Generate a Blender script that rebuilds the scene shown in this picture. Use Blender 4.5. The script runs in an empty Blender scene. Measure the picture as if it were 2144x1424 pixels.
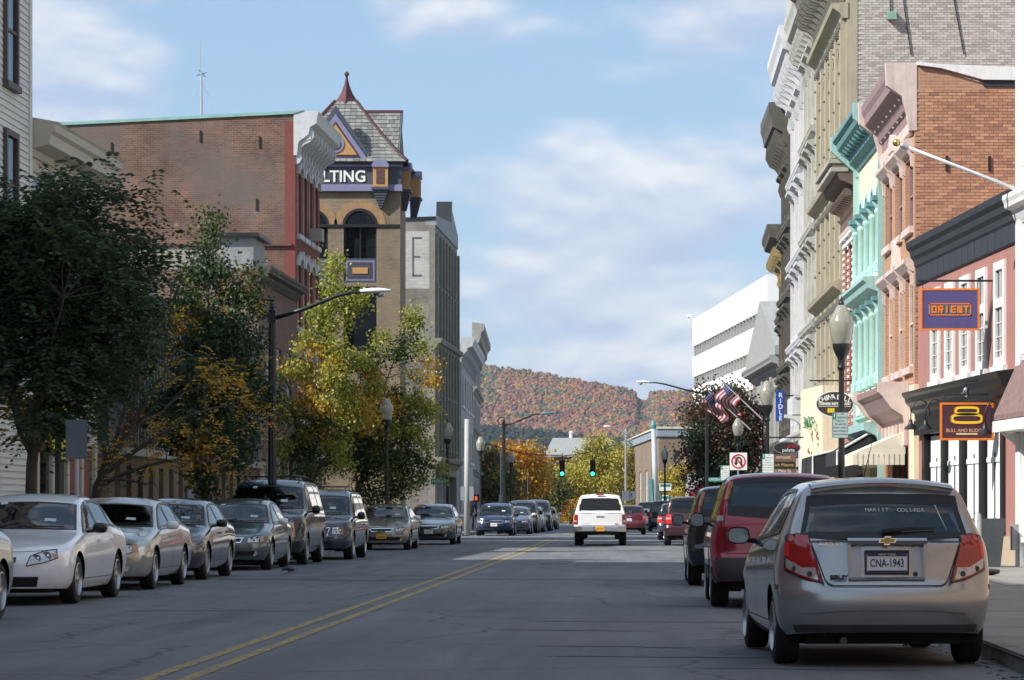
import bpy, bmesh, math, random
import numpy as np
from mathutils import Vector, Matrix, noise

R = math.radians
HAZE = 0.00006
SC = bpy.context.scene
COL = SC.collection
random.seed(7)
rng = np.random.default_rng(11)

# ------------------------------------------------------------------ camera, sky, sun, exposure
FPX, VX, VY, CH = 5800.0, 1335.0, 1067.0, 1.23      # focal length in photo pixels, vanishing point, eye height
cam_d = bpy.data.cameras.new('camera'); cam = bpy.data.objects.new('camera', cam_d); COL.objects.link(cam)
cam.location = (0, 0, CH); cam.rotation_euler = (R(90), 0, 0)
cam_d.sensor_width = 36; cam_d.lens = 36 * FPX / 2144
cam_d.shift_x = -(VX - 1072) / 2144; cam_d.shift_y = (VY - 712) / 2144
cam_d.clip_start = 0.5; cam_d.clip_end = 20000
SC.camera = cam
SC.view_settings.view_transform = 'Standard'; SC.view_settings.look = 'None'
SC.view_settings.exposure = 0.46; SC.view_settings.gamma = 1.0

SUN_A, SUN_E = 60.0, 38.0        # sun behind the camera, to the left
tosun = Vector((-math.cos(R(SUN_E)) * math.sin(R(SUN_A)), -math.cos(R(SUN_E)) * math.cos(R(SUN_A)), math.sin(R(SUN_E))))
sun_d = bpy.data.lights.new('sun', 'SUN'); sun = bpy.data.objects.new('sun', sun_d); COL.objects.link(sun)
sun_d.energy = 5.0; sun_d.angle = R(0.53); sun_d.color = (1.0, 0.955, 0.89)
sun.rotation_euler = (-tosun).to_track_quat('-Z', 'Y').to_euler()

W = bpy.data.worlds.new('World'); SC.world = W; W.use_nodes = True
nt = W.node_tree; nt.nodes.clear()
def N(t, **k):
    n = nt.nodes.new(t)
    for a, b in k.items(): setattr(n, a, b)
    return n
def Lk(a, b): nt.links.new(a, b)
out = N('ShaderNodeOutputWorld'); bg = N('ShaderNodeBackground'); bg.inputs['Strength'].default_value = 0.106
sky = N('ShaderNodeTexSky'); sky.sky_type = 'NISHITA'; sky.sun_disc = False
sky.sun_elevation = R(SUN_E); sky.sun_rotation = R(180 + SUN_A); sky.altitude = 50
sky.air_density = 1.0; sky.dust_density = 0.4; sky.ozone_density = 1.5
tc = N('ShaderNodeTexCoord')
def vmath(op, a, b=None, s=None):
    n = N('ShaderNodeVectorMath', operation=op); Lk(a, n.inputs[0])
    if b is not None:
        if isinstance(b, tuple): n.inputs[1].default_value = b
        else: Lk(b, n.inputs[1])
    return n.outputs[0]
def cloud_noise(off):
    v = vmath('ADD', tc.outputs['Generated'], (0, 0, off))
    v = vmath('MULTIPLY', v, (6.6, 6.6, 15.5))
    v = vmath('ADD', v, (1.6, 9.1, 6.38))
    n = N('ShaderNodeTexNoise'); n.inputs['Scale'].default_value = 1.0
    n.inputs['Detail'].default_value = 6; n.inputs['Roughness'].default_value = 0.47; n.inputs['Distortion'].default_value = 0.1
    Lk(v, n.inputs['Vector']); return n.outputs['Fac']
n0, n1 = cloud_noise(0.0), cloud_noise(0.006)
cov = N('ShaderNodeMapRange', interpolation_type='SMOOTHSTEP'); Lk(n0, cov.inputs['Value'])
cov.inputs['From Min'].default_value = 0.455; cov.inputs['From Max'].default_value = 0.57
lit = N('ShaderNodeMath', operation='SUBTRACT'); Lk(n0, lit.inputs[0]); Lk(n1, lit.inputs[1])
litr = N('ShaderNodeMapRange'); Lk(lit.outputs[0], litr.inputs['Value'])
litr.inputs['From Min'].default_value = -0.035; litr.inputs['From Max'].default_value = 0.06
ccol = N('ShaderNodeMix', data_type='RGBA'); Lk(litr.outputs[0], ccol.inputs['Factor'])
ccol.inputs[6].default_value = (3.7, 4.35, 5.7, 1); ccol.inputs[7].default_value = (6.7, 6.8, 6.9, 1)
tint = N('ShaderNodeMix', data_type='RGBA', blend_type='MULTIPLY'); tint.inputs['Factor'].default_value = 1.0
Lk(sky.outputs[0], tint.inputs[6]); tint.inputs[7].default_value = (1.0, 0.97, 0.93, 1)
haz = N('ShaderNodeMix', data_type='RGBA'); haz.inputs['Factor'].default_value = 0.62      # even veil of thin high haze
Lk(tint.outputs[2], haz.inputs[6]); haz.inputs[7].default_value = (2.75, 4.25, 6.2, 1)
covm = N('ShaderNodeMath', operation='MULTIPLY'); Lk(cov.outputs[0], covm.inputs[0]); covm.inputs[1].default_value = 0.86
mixc = N('ShaderNodeMix', data_type='RGBA'); Lk(covm.outputs[0], mixc.inputs['Factor'])
Lk(haz.outputs[2], mixc.inputs[6]); Lk(ccol.outputs[2], mixc.inputs[7])
Lk(mixc.outputs[2], bg.inputs['Color']); Lk(bg.outputs[0], out.inputs['Surface'])
W.cycles.sampling_method = 'AUTOMATIC'
SC.cycles.max_bounces = 6; SC.cycles.diffuse_bounces = 3; SC.cycles.glossy_bounces = 3
SC.cycles.transmission_bounces = 4; SC.cycles.transparent_max_bounces = 12
SC.cycles.use_adaptive_sampling = True; SC.cycles.adaptive_threshold = 0.02
SC.cycles.use_denoising = True

# ------------------------------------------------------------------ helpers
def wx(px, Y): return (px - VX) * Y / FPX            # lateral metres of something seen at photo column px, Y metres away
def wz(py, Y): return CH + (VY - py) * Y / FPX       # its height

def tag(o, label=None, cat=None, group=None, kind=None):
    if label: o['label'] = label
    if cat: o['category'] = cat
    if group: o['group'] = group
    if kind: o['kind'] = kind
    return o

def link(name, me, parent=None, loc=None, rot=None):
    o = bpy.data.objects.new(name, me); COL.objects.link(o)
    if parent is not None: o.parent = parent
    if loc is not None: o.location = loc
    if rot is not None: o.rotation_euler = rot
    return o

def empty(name, loc=(0, 0, 0), rz=0, parent=None):
    o = bpy.data.objects.new(name, None); COL.objects.link(o)
    o.location = loc; o.rotation_euler = (0, 0, rz); o.empty_display_size = 0.3
    if parent is not None: o.parent = parent
    return o

def copy_tree(o, parent=None):
    c = o.copy(); COL.objects.link(c); c.parent = parent
    for ch in list(o.children): copy_tree(ch, c)
    return c

class MB:
    """collects faces, then builds one mesh object"""
    def __init__(s): s.v = []; s.f = []; s.m = []; s.mi = 0; s.mats = []
    def mat(s, m):
        if m not in s.mats: s.mats.append(m)
        s.mi = s.mats.index(m); return s
    def add(s, vs, fs, M=None):
        b = len(s.v)
        s.v += [tuple(M @ Vector(v)) for v in vs] if M is not None else [tuple(v) for v in vs]
        for f in fs: s.f.append([b + i for i in f]); s.m.append(s.mi)
        return s
    def box(s, x0, x1, y0, y1, z0, z1, M=None):
        vs = [(x0, y0, z0), (x1, y0, z0), (x1, y1, z0), (x0, y1, z0), (x0, y0, z1), (x1, y0, z1), (x1, y1, z1), (x0, y1, z1)]
        return s.add(vs, [(3, 2, 1, 0), (4, 5, 6, 7), (0, 1, 5, 4), (1, 2, 6, 5), (2, 3, 7, 6), (3, 0, 4, 7)], M)
    def cbox(s, c, d, M=None):
        return s.box(c[0]-d[0]/2, c[0]+d[0]/2, c[1]-d[1]/2, c[1]+d[1]/2, c[2]-d[2]/2, c[2]+d[2]/2, M)
    def prism(s, poly, a0, a1, axis='x', M=None):
        """polygon extruded along an axis; poly is (y,z) for x, (x,z) for y, (x,y) for z"""
        n = len(poly)
        def P(p, a): return {'x': (a, p[0], p[1]), 'y': (p[0], a, p[1]), 'z': (p[0], p[1], a)}[axis]
        ar = sum(poly[i][0]*poly[(i+1) % n][1]-poly[(i+1) % n][0]*poly[i][1] for i in range(n))
        flip = (ar < 0) != (axis == 'y')
        vs = [P(p, a0) for p in poly] + [P(p, a1) for p in poly]
        fs = [list(range(n))[::-1], list(range(n, 2*n))] + [(i, (i+1) % n, n+(i+1) % n, n+i) for i in range(n)]
        if flip: fs = [list(f)[::-1] for f in fs]
        return s.add(vs, fs, M)
    def tube(s, pts, rads, n=8, cap=True, M=None):
        pts = [Vector(p) for p in pts]
        if not hasattr(rads, '__len__'): rads = [rads]*len(pts)
        vs, fs = [], []; up = None
        for i, p in enumerate(pts):
            d = (pts[min(i+1, len(pts)-1)] - pts[max(i-1, 0)])
            d = d.normalized() if d.length > 1e-9 else Vector((0, 0, 1))
            if up is None or abs(up.dot(d)) > .95: up = Vector((1, 0, 0)) if abs(d.x) < .7 else Vector((0, 1, 0))
            a = d.cross(up).normalized(); b = d.cross(a).normalized(); up = a.cross(d).normalized()
            for k in range(n):
                t = 2*math.pi*k/n; vs.append(p + (a*math.cos(t) + b*math.sin(t))*rads[i])
        for i in range(len(pts)-1):
            for k in range(n):
                fs.append((i*n+k, i*n+(k+1) % n, (i+1)*n+(k+1) % n, (i+1)*n+k))
        fs = [f[::-1] for f in fs]
        if cap: fs += [list(range(n)), [(len(pts)-1)*n+k for k in range(n)][::-1]]
        return s.add(vs, fs, M)
    def lathe(s, prof, n=16, M=None, c=(0, 0, 0)):
        """profile of (radius, z) turned about the z axis"""
        vs, fs = [], []
        for r, z in prof:
            for k in range(n):
                t = 2*math.pi*k/n; vs.append((c[0]+r*math.cos(t), c[1]+r*math.sin(t), c[2]+z))
        for i in range(len(prof)-1):
            for k in range(n): fs.append((i*n+k, i*n+(k+1) % n, (i+1)*n+(k+1) % n, (i+1)*n+k))
        if prof[0][0] > 1e-4: fs.append(list(range(n))[::-1])
        if prof[-1][0] > 1e-4: fs.append([(len(prof)-1)*n+k for k in range(n)])
        return s.add(vs, fs, M)
    def grid(s, P, M=None, flip=False):
        nu, nv = len(P), len(P[0])
        vs = [p for row in P for p in row]
        fs = [(i*nv+j, (i+1)*nv+j, (i+1)*nv+j+1, i*nv+j+1) for i in range(nu-1) for j in range(nv-1)]
        if flip: fs = [f[::-1] for f in fs]
        return s.add(vs, fs, M)
    def mesh(s, name, mat=None, smooth=False, angle=None):
        me = bpy.data.meshes.new(name); me.from_pydata(s.v, [], s.f)
        ms = s.mats if s.mats else [mat]
        for m in ms: me.materials.append(m)
        if s.mats: me.polygons.foreach_set('material_index', s.m)
        if smooth: me.polygons.foreach_set('use_smooth', [True]*len(me.polygons))
        me.update()
        if smooth and angle: me.set_sharp_from_angle(angle=R(angle))
        return me
    def build(s, name, mat=None, parent=None, smooth=False, angle=None, loc=None, rot=None):
        return link(name, s.mesh(name, mat, smooth, angle), parent, loc, rot)

def text(name, body, size, mat, parent=None, loc=(0, 0, 0), rot=(0, 0, 0), extrude=0.004, align='CENTER', sx=1.0, bold=0.0, space=1.0):
    cu = bpy.data.curves.new(name, 'FONT'); cu.body = body; cu.size = size; cu.extrude = extrude
    cu.align_x = align; cu.align_y = 'CENTER'; cu.offset = bold; cu.space_character = space; cu.resolution_u = 3
    t = bpy.data.objects.new(name, cu); COL.objects.link(t)
    me = bpy.data.meshes.new_from_object(t)
    bpy.data.objects.remove(t); bpy.data.curves.remove(cu)
    me.materials.clear(); me.materials.append(mat)
    o = link(name, me, parent, loc, rot); o.scale = (sx, 1, 1)
    return o

# ------------------------------------------------------------------ materials
MATS = {}
def mat(name, col, rough=0.7, metal=0.0, var=0.12, scale=3.0, coat=0.0, bump=0.0, bscale=40.0, spec=None, stretch=(1, 1, 1), streak=0.0):
    if name in MATS: return MATS[name]
    m = bpy.data.materials.new(name); m.use_nodes = True; t = m.node_tree; b = t.nodes['Principled BSDF']
    b.inputs['Roughness'].default_value = rough; b.inputs['Metallic'].default_value = metal
    if coat: b.inputs['Coat Weight'].default_value = coat; b.inputs['Coat Roughness'].default_value = 0.04
    if spec is not None: b.inputs['Specular IOR Level'].default_value = spec
    b.inputs['Base Color'].default_value = (*col, 1)
    if var or bump:
        tcn = t.nodes.new('ShaderNodeTexCoord'); mp = t.nodes.new('ShaderNodeMapping'); mp.inputs['Scale'].default_value = stretch
        t.links.new(tcn.outputs['Object'], mp.inputs['Vector'])
    if var:
        n = t.nodes.new('ShaderNodeTexNoise'); n.inputs['Scale'].default_value = scale; n.inputs['Detail'].default_value = 6
        n.inputs['Roughness'].default_value = 0.65; t.links.new(mp.outputs[0], n.inputs['Vector'])
        mr = t.nodes.new('ShaderNodeMapRange'); mr.inputs['From Min'].default_value = .3; mr.inputs['From Max'].default_value = .7
        mr.inputs['To Min'].default_value = 1-var; mr.inputs['To Max'].default_value = 1+var
        t.links.new(n.outputs['Fac'], mr.inputs['Value'])
        mx = t.nodes.new('ShaderNodeMix'); mx.data_type = 'RGBA'; mx.blend_type = 'MULTIPLY'; mx.inputs['Factor'].default_value = 1
        mx.inputs[6].default_value = (*col, 1); t.links.new(mr.outputs[0], mx.inputs[7]); t.links.new(mx.outputs[2], b.inputs['Base Color'])
    if var and streak:      # rain streaks and grime running down the paint
        ms = t.nodes.new('ShaderNodeMapping'); ms.inputs['Scale'].default_value = (4, 4, .35); t.links.new(tcn.outputs['Object'], ms.inputs['Vector'])
        n4 = t.nodes.new('ShaderNodeTexNoise'); n4.inputs['Scale'].default_value = 1.6; n4.inputs['Detail'].default_value = 8; n4.inputs['Roughness'].default_value = .75; t.links.new(ms.outputs[0], n4.inputs['Vector'])
        r4 = t.nodes.new('ShaderNodeMapRange'); r4.inputs['From Min'].default_value = .5; r4.inputs['From Max'].default_value = .72; r4.inputs['To Max'].default_value = streak; t.links.new(n4.outputs['Fac'], r4.inputs['Value'])
        m4 = t.nodes.new('ShaderNodeMix'); m4.data_type = 'RGBA'; t.links.new(r4.outputs[0], m4.inputs['Factor']); t.links.new(mx.outputs[2], m4.inputs[6]); m4.inputs[7].default_value = (col[0]*.35+.02, col[1]*.33+.02, col[2]*.30+.015, 1)
        t.links.new(m4.outputs[2], b.inputs['Base Color'])
    if bump:
        n2 = t.nodes.new('ShaderNodeTexNoise'); n2.inputs['Scale'].default_value = bscale; n2.inputs['Detail'].default_value = 4
        t.links.new(mp.outputs[0], n2.inputs['Vector'])
        bp = t.nodes.new('ShaderNodeBump'); bp.inputs['Strength'].default_value = bump; bp.inputs['Distance'].default_value = .01
        t.links.new(n2.outputs['Fac'], bp.inputs['Height']); t.links.new(bp.outputs[0], b.inputs['Normal'])
    MATS[name] = m; return m

def brick_mat(name, c1, c2, mortar, var=0.25, blotch=None, bw=.21, rh=.072):
    if name in MATS: return MATS[name]
    m = bpy.data.materials.new(name); m.use_nodes = True; t = m.node_tree; b = t.nodes['Principled BSDF']; b.inputs['Roughness'].default_value = .88
    tcn = t.nodes.new('ShaderNodeTexCoord'); sp = t.nodes.new('ShaderNodeSeparateXYZ'); t.links.new(tcn.outputs['Object'], sp.inputs[0])
    ad = t.nodes.new('ShaderNodeMath'); ad.operation = 'ADD'; t.links.new(sp.outputs[0], ad.inputs[0]); t.links.new(sp.outputs[1], ad.inputs[1])
    cb = t.nodes.new('ShaderNodeCombineXYZ'); t.links.new(ad.outputs[0], cb.inputs[0]); t.links.new(sp.outputs[2], cb.inputs[1])
    br = t.nodes.new('ShaderNodeTexBrick'); br.inputs['Scale'].default_value = 1; br.inputs['Brick Width'].default_value = bw; br.inputs['Row Height'].default_value = rh
    br.inputs['Mortar Size'].default_value = .008; br.inputs['Mortar Smooth'].default_value = .3; br.inputs['Bias'].default_value = -.1
    br.inputs['Color1'].default_value = (*c1, 1); br.inputs['Color2'].default_value = (*c2, 1); br.inputs['Mortar'].default_value = (*mortar, 1)
    t.links.new(cb.outputs[0], br.inputs['Vector'])
    n = t.nodes.new('ShaderNodeTexNoise'); n.inputs['Scale'].default_value = .6; n.inputs['Detail'].default_value = 8; n.inputs['Roughness'].default_value = .7
    t.links.new(tcn.outputs['Object'], n.inputs['Vector'])
    mr = t.nodes.new('ShaderNodeMapRange'); mr.inputs['From Min'].default_value = .3; mr.inputs['From Max'].default_value = .7
    mr.inputs['To Min'].default_value = 1-var; mr.inputs['To Max'].default_value = 1+var; t.links.new(n.outputs['Fac'], mr.inputs['Value'])
    mx = t.nodes.new('ShaderNodeMix'); mx.data_type = 'RGBA'; mx.blend_type = 'MULTIPLY'; mx.inputs['Factor'].default_value = 1
    t.links.new(br.outputs['Color'], mx.inputs[6]); t.links.new(mr.outputs[0], mx.inputs[7]); last = mx.outputs[2]
    if blotch:
        n3 = t.nodes.new('ShaderNodeTexNoise'); n3.inputs['Scale'].default_value = .35; n3.inputs['Detail'].default_value = 5; t.links.new(tcn.outputs['Object'], n3.inputs['Vector'])
        r3 = t.nodes.new('ShaderNodeMapRange'); r3.inputs['From Min'].default_value = .49; r3.inputs['From Max'].default_value = .62; r3.inputs['To Max'].default_value = .8
        t.links.new(n3.outputs['Fac'], r3.inputs['Value'])
        m3 = t.nodes.new('ShaderNodeMix'); m3.data_type = 'RGBA'; t.links.new(r3.outputs[0], m3.inputs['Factor']); t.links.new(last, m3.inputs[6]); m3.inputs[7].default_value = (*blotch, 1)
        last = m3.outputs[2]
    t.links.new(last, b.inputs['Base Color'])
    bp = t.nodes.new('ShaderNodeBump'); bp.inputs['Strength'].default_value = .5; bp.inputs['Distance'].default_value = .01; bp.invert = True
    t.links.new(br.outputs['Fac'], bp.inputs['Height']); t.links.new(bp.outputs[0], b.inputs['Normal'])
    MATS[name] = m; return m

def island_mat(name, cols, rough=.85, bump=.3, trans=0.0):
    """colour picked per piece from a ramp: works for single objects and for joined pieces"""
    if name in MATS: return MATS[name]
    m = bpy.data.materials.new(name); m.use_nodes = True; t = m.node_tree; b = t.nodes['Principled BSDF']; b.inputs['Roughness'].default_value = rough
    g = t.nodes.new('ShaderNodeNewGeometry'); oi = t.nodes.new('ShaderNodeObjectInfo')
    ad = t.nodes.new('ShaderNodeMath'); ad.operation = 'ADD'; t.links.new(g.outputs['Random Per Island'], ad.inputs[0]); t.links.new(oi.outputs['Random'], ad.inputs[1])
    fr = t.nodes.new('ShaderNodeMath'); fr.operation = 'FRACT'; t.links.new(ad.outputs[0], fr.inputs[0])
    rp = t.nodes.new('ShaderNodeValToRGB'); t.links.new(fr.outputs[0], rp.inputs[0])
    els = rp.color_ramp.elements
    while len(els) < len(cols): els.new(.5)
    for i, c in enumerate(cols): els[i].position = i/(max(1, len(cols)-1)); els[i].color = (*c, 1)
    t.links.new(rp.outputs[0], b.inputs['Base Color'])
    if trans:
        tb = t.nodes.new('ShaderNodeBsdfTranslucent'); t.links.new(rp.outputs[0], tb.inputs['Color'])
        ms = t.nodes.new('ShaderNodeMixShader'); ms.inputs[0].default_value = trans
        t.links.new(b.outputs[0], ms.inputs[1]); t.links.new(tb.outputs[0], ms.inputs[2])
        t.links.new(ms.outputs[0], t.nodes['Material Output'].inputs['Surface'])
    MATS[name] = m; return m

def glass_mat(name, tint_col, rough=.02):
    if name in MATS: return MATS[name]
    m = bpy.data.materials.new(name); m.use_nodes = True; t = m.node_tree; t.nodes.clear()
    o = t.nodes.new('ShaderNodeOutputMaterial'); tr = t.nodes.new('ShaderNodeBsdfTransparent'); gl = t.nodes.new('ShaderNodeBsdfGlossy')
    tr.inputs[0].default_value = (*tint_col, 1); gl.inputs['Roughness'].default_value = rough; gl.inputs[0].default_value = (1, 1, 1, 1)
    fr = t.nodes.new('ShaderNodeFresnel'); fr.inputs['IOR'].default_value = 1.5
    mr = t.nodes.new('ShaderNodeMapRange'); mr.inputs['To Min'].default_value = .03; mr.inputs['To Max'].default_value = 1.0; t.links.new(fr.outputs[0], mr.inputs['Value'])
    mx = t.nodes.new('ShaderNodeMixShader'); t.links.new(mr.outputs[0], mx.inputs[0]); t.links.new(tr.outputs[0], mx.inputs[1]); t.links.new(gl.outputs[0], mx.inputs[2])
    t.links.new(mx.outputs[0], o.inputs['Surface']); MATS[name] = m; return m

def emit_mat(name, col, strength):
    if name in MATS: return MATS[name]
    m = bpy.data.materials.new(name); m.use_nodes = True; b = m.node_tree.nodes['Principled BSDF']
    b.inputs['Base Color'].default_value = (*col, 1); b.inputs['Emission Color'].default_value = (*col, 1); b.inputs['Emission Strength'].default_value = strength
    MATS[name] = m; return m

m_dark = mat('dark_metal', (.012, .014, .016), .45, var=.2)
m_black = mat('black_plastic', (.012, .012, .013), .5, var=.1)
m_white = mat('white_paint', (.74, .74, .72), .55, var=.08, scale=2, streak=.35)
m_winglass = mat('window_glass', (.012, .016, .02), .06, var=.3, scale=1.2, spec=.6)
m_steel = mat('galvanised_steel', (.42, .44, .46), .45, .6, var=.1)
# ------------------------------------------------------------------ vehicles
def pchip(pts):
    xs = [p[0] for p in pts]; ys = [p[1] for p in pts]
    if xs[0] > xs[-1]: xs, ys = xs[::-1], ys[::-1]
    n = len(xs); d = [(ys[i+1]-ys[i])/(xs[i+1]-xs[i]) for i in range(n-1)]; m = [d[0]]
    for i in range(1, n-1): m.append(0 if d[i-1]*d[i] <= 0 else 2*d[i-1]*d[i]/(d[i-1]+d[i]))
    m.append(d[-1])
    def f(x):
        if x <= xs[0]: return ys[0]
        if x >= xs[-1]: return ys[-1]
        i = max(k for k in range(n-1) if xs[k] <= x); h = xs[i+1]-xs[i]; t = (x-xs[i])/h
        return (1+2*t)*(1-t)**2*ys[i]+t*(1-t)**2*h*m[i]+t*t*(3-2*t)*ys[i+1]+t*t*(t-1)*h*m[i+1]
    return f
def lin(pts):
    xs = [p[0] for p in pts]; ys = [p[1] for p in pts]
    return lambda x: itp(x, xs, ys)
import bisect
def itp(x, xs, ys):
    if x <= xs[0]: return ys[0]
    if x >= xs[-1]: return ys[-1]
    i = bisect.bisect_right(xs, x)-1; d = xs[i+1]-xs[i]
    return ys[i] if d <= 0 else ys[i]+(ys[i+1]-ys[i])*(x-xs[i])/d
def resample(pl, n):
    d = [0]
    for a, b in zip(pl, pl[1:]): d.append(d[-1]+math.hypot(b[0]-a[0], b[1]-a[1]))
    return [(float(np.interp(d[-1]*k/n, d, [p[0] for p in pl])), float(np.interp(d[-1]*k/n, d, [p[1] for p in pl]))) for k in range(n+1)]
def inpoly(p, poly):
    x, y = p; c = False; n = len(poly)
    for i in range(n):
        (x0, y0), (x1, y1) = poly[i], poly[i-1]
        if (y0 > y) != (y1 > y) and x < (x1-x0)*(y-y0)/(y1-y0)+x0: c = not c
    return c

def paint_mat(name, col, metal=.35, rough=.3):
    rough *= .72
    if name in MATS: return MATS[name]
    m = mat(name, col, rough, metal, var=.04, scale=1.5, coat=1.0); t = m.node_tree
    b = t.nodes['Principled BSDF']; g = t.nodes.new('ShaderNodeNewGeometry'); df = t.nodes.new('ShaderNodeBsdfDiffuse'); df.inputs[0].default_value = (.03, .03, .033, 1)
    mx = t.nodes.new('ShaderNodeMixShader'); t.links.new(g.outputs['Backfacing'], mx.inputs[0]); t.links.new(b.outputs[0], mx.inputs[1]); t.links.new(df.outputs[0], mx.inputs[2])
    t.links.new(mx.outputs[0], t.nodes['Material Output'].inputs['Surface'])
    # road dirt towards the sills: a film of dust with its own noise shape
    return m
m_tyre = mat('tyre_rubber', (.014, .014, .015), .8, var=.3, scale=9)
m_rim = mat('alloy_rim', (.45, .46, .47), .3, .85, var=.1)
m_hub = mat('steel_hubcap', (.36, .37, .38), .4, .5, var=.1)
m_carglass = glass_mat('car_glass', (.42, .47, .47))
m_tintglass = glass_mat('tinted_car_glass', (.09, .10, .11))
m_darkglass = mat('dark_car_glass', (.008, .010, .013), .03, var=.2, scale=2, spec=.8)
m_frit = mat('window_seal', (.010, .010, .011), .35, var=.1)
m_seat = mat('seat_fabric', (.06, .06, .065), .9, var=.2, scale=8)
m_chrome = mat('chrome', (.75, .76, .78), .08, 1.0, var=.03)
m_mirror = mat('mirror_glass', (.16, .17, .18), .12, 1.0, var=.1)
m_lamp = mat('headlamp_lens', (.56, .59, .62), .16, .30, var=.22, scale=14, coat=1)
m_amber = mat('amber_lens', (.50, .22, .08), .15, var=.1, coat=1)
m_red = mat('red_lens', (.36, .008, .010), .12, var=.25, scale=12, coat=1)
m_bright_red = mat('bright_red_lens', (.75, .03, .03), .12, var=.1, coat=1)
m_clear = mat('clear_lens', (.55, .5, .5), .12, .3, var=.3, scale=20, coat=1)
m_under = mat('underbody', (.010, .010, .010), .9, var=.3)
m_trim = mat('grey_bumper_plastic', (.045, .047, .05), .55, var=.1)
m_ny = mat('plate_white', (.72, .72, .74), .5, var=.04)
m_nyo = mat('plate_orange', (.75, .36, .03), .5, var=.06)
m_navy = mat('plate_navy', (.02, .03, .12), .5, var=.05)

def rim_mesh(r, spokes, m):
    b = MB(); w = .10
    b.lathe([(r*.86, -.02), (r*1.0, -.02), (r*1.0, .055), (r*.93, .06), (r*.88, .03), (r*.86, -.02)], 28)
    b.lathe([(0.001, .02), (r*.2, .02), (r*.22, .045), (r*.1, .055), (0.001, .056)], 14)
    for k in range(spokes):
        a = 2*math.pi*k/spokes; M = Matrix.Rotation(a, 4, 'Z')
        b.add([(r*.12, -r*.10, .045), (r*.92, -r*.15, .03), (r*.92, r*.15, .03), (r*.12, r*.10, .045),
               (r*.12, -r*.12, .0), (r*.92, -r*.17, -.01), (r*.92, r*.17, -.01), (r*.12, r*.12, .0)],
              [(0, 1, 2, 3), (7, 6, 5, 4), (0, 4, 5, 1), (1, 5, 6, 2), (2, 6, 7, 3), (3, 7, 4, 0)], M)
    b.lathe([(r*.86, -.06), (0.001, -.06)], 20)
    return b.mesh('rim', m, True, 35)
def tyre_mesh(r, wd, rr):
    h = wd/2
    p = [(rr, -h*.8), (rr+.02, -h*.95), (r*.9, -h), (r*.97, -h*.9), (r, -h*.7), (r, -h*.24), (r-.008, -h*.22), (r-.008, -h*.16), (r, -h*.14), (r, h*.14), (r-.008, h*.16), (r-.008, h*.22), (r, h*.24), (r, h*.7), (r*.97, h*.9), (r*.9, h), (rr+.02, h*.95), (rr, h*.8), (rr*.96, h*.3)]
    return MB().lathe(p, 36).mesh('tyre', m_tyre, True, 50)

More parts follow.
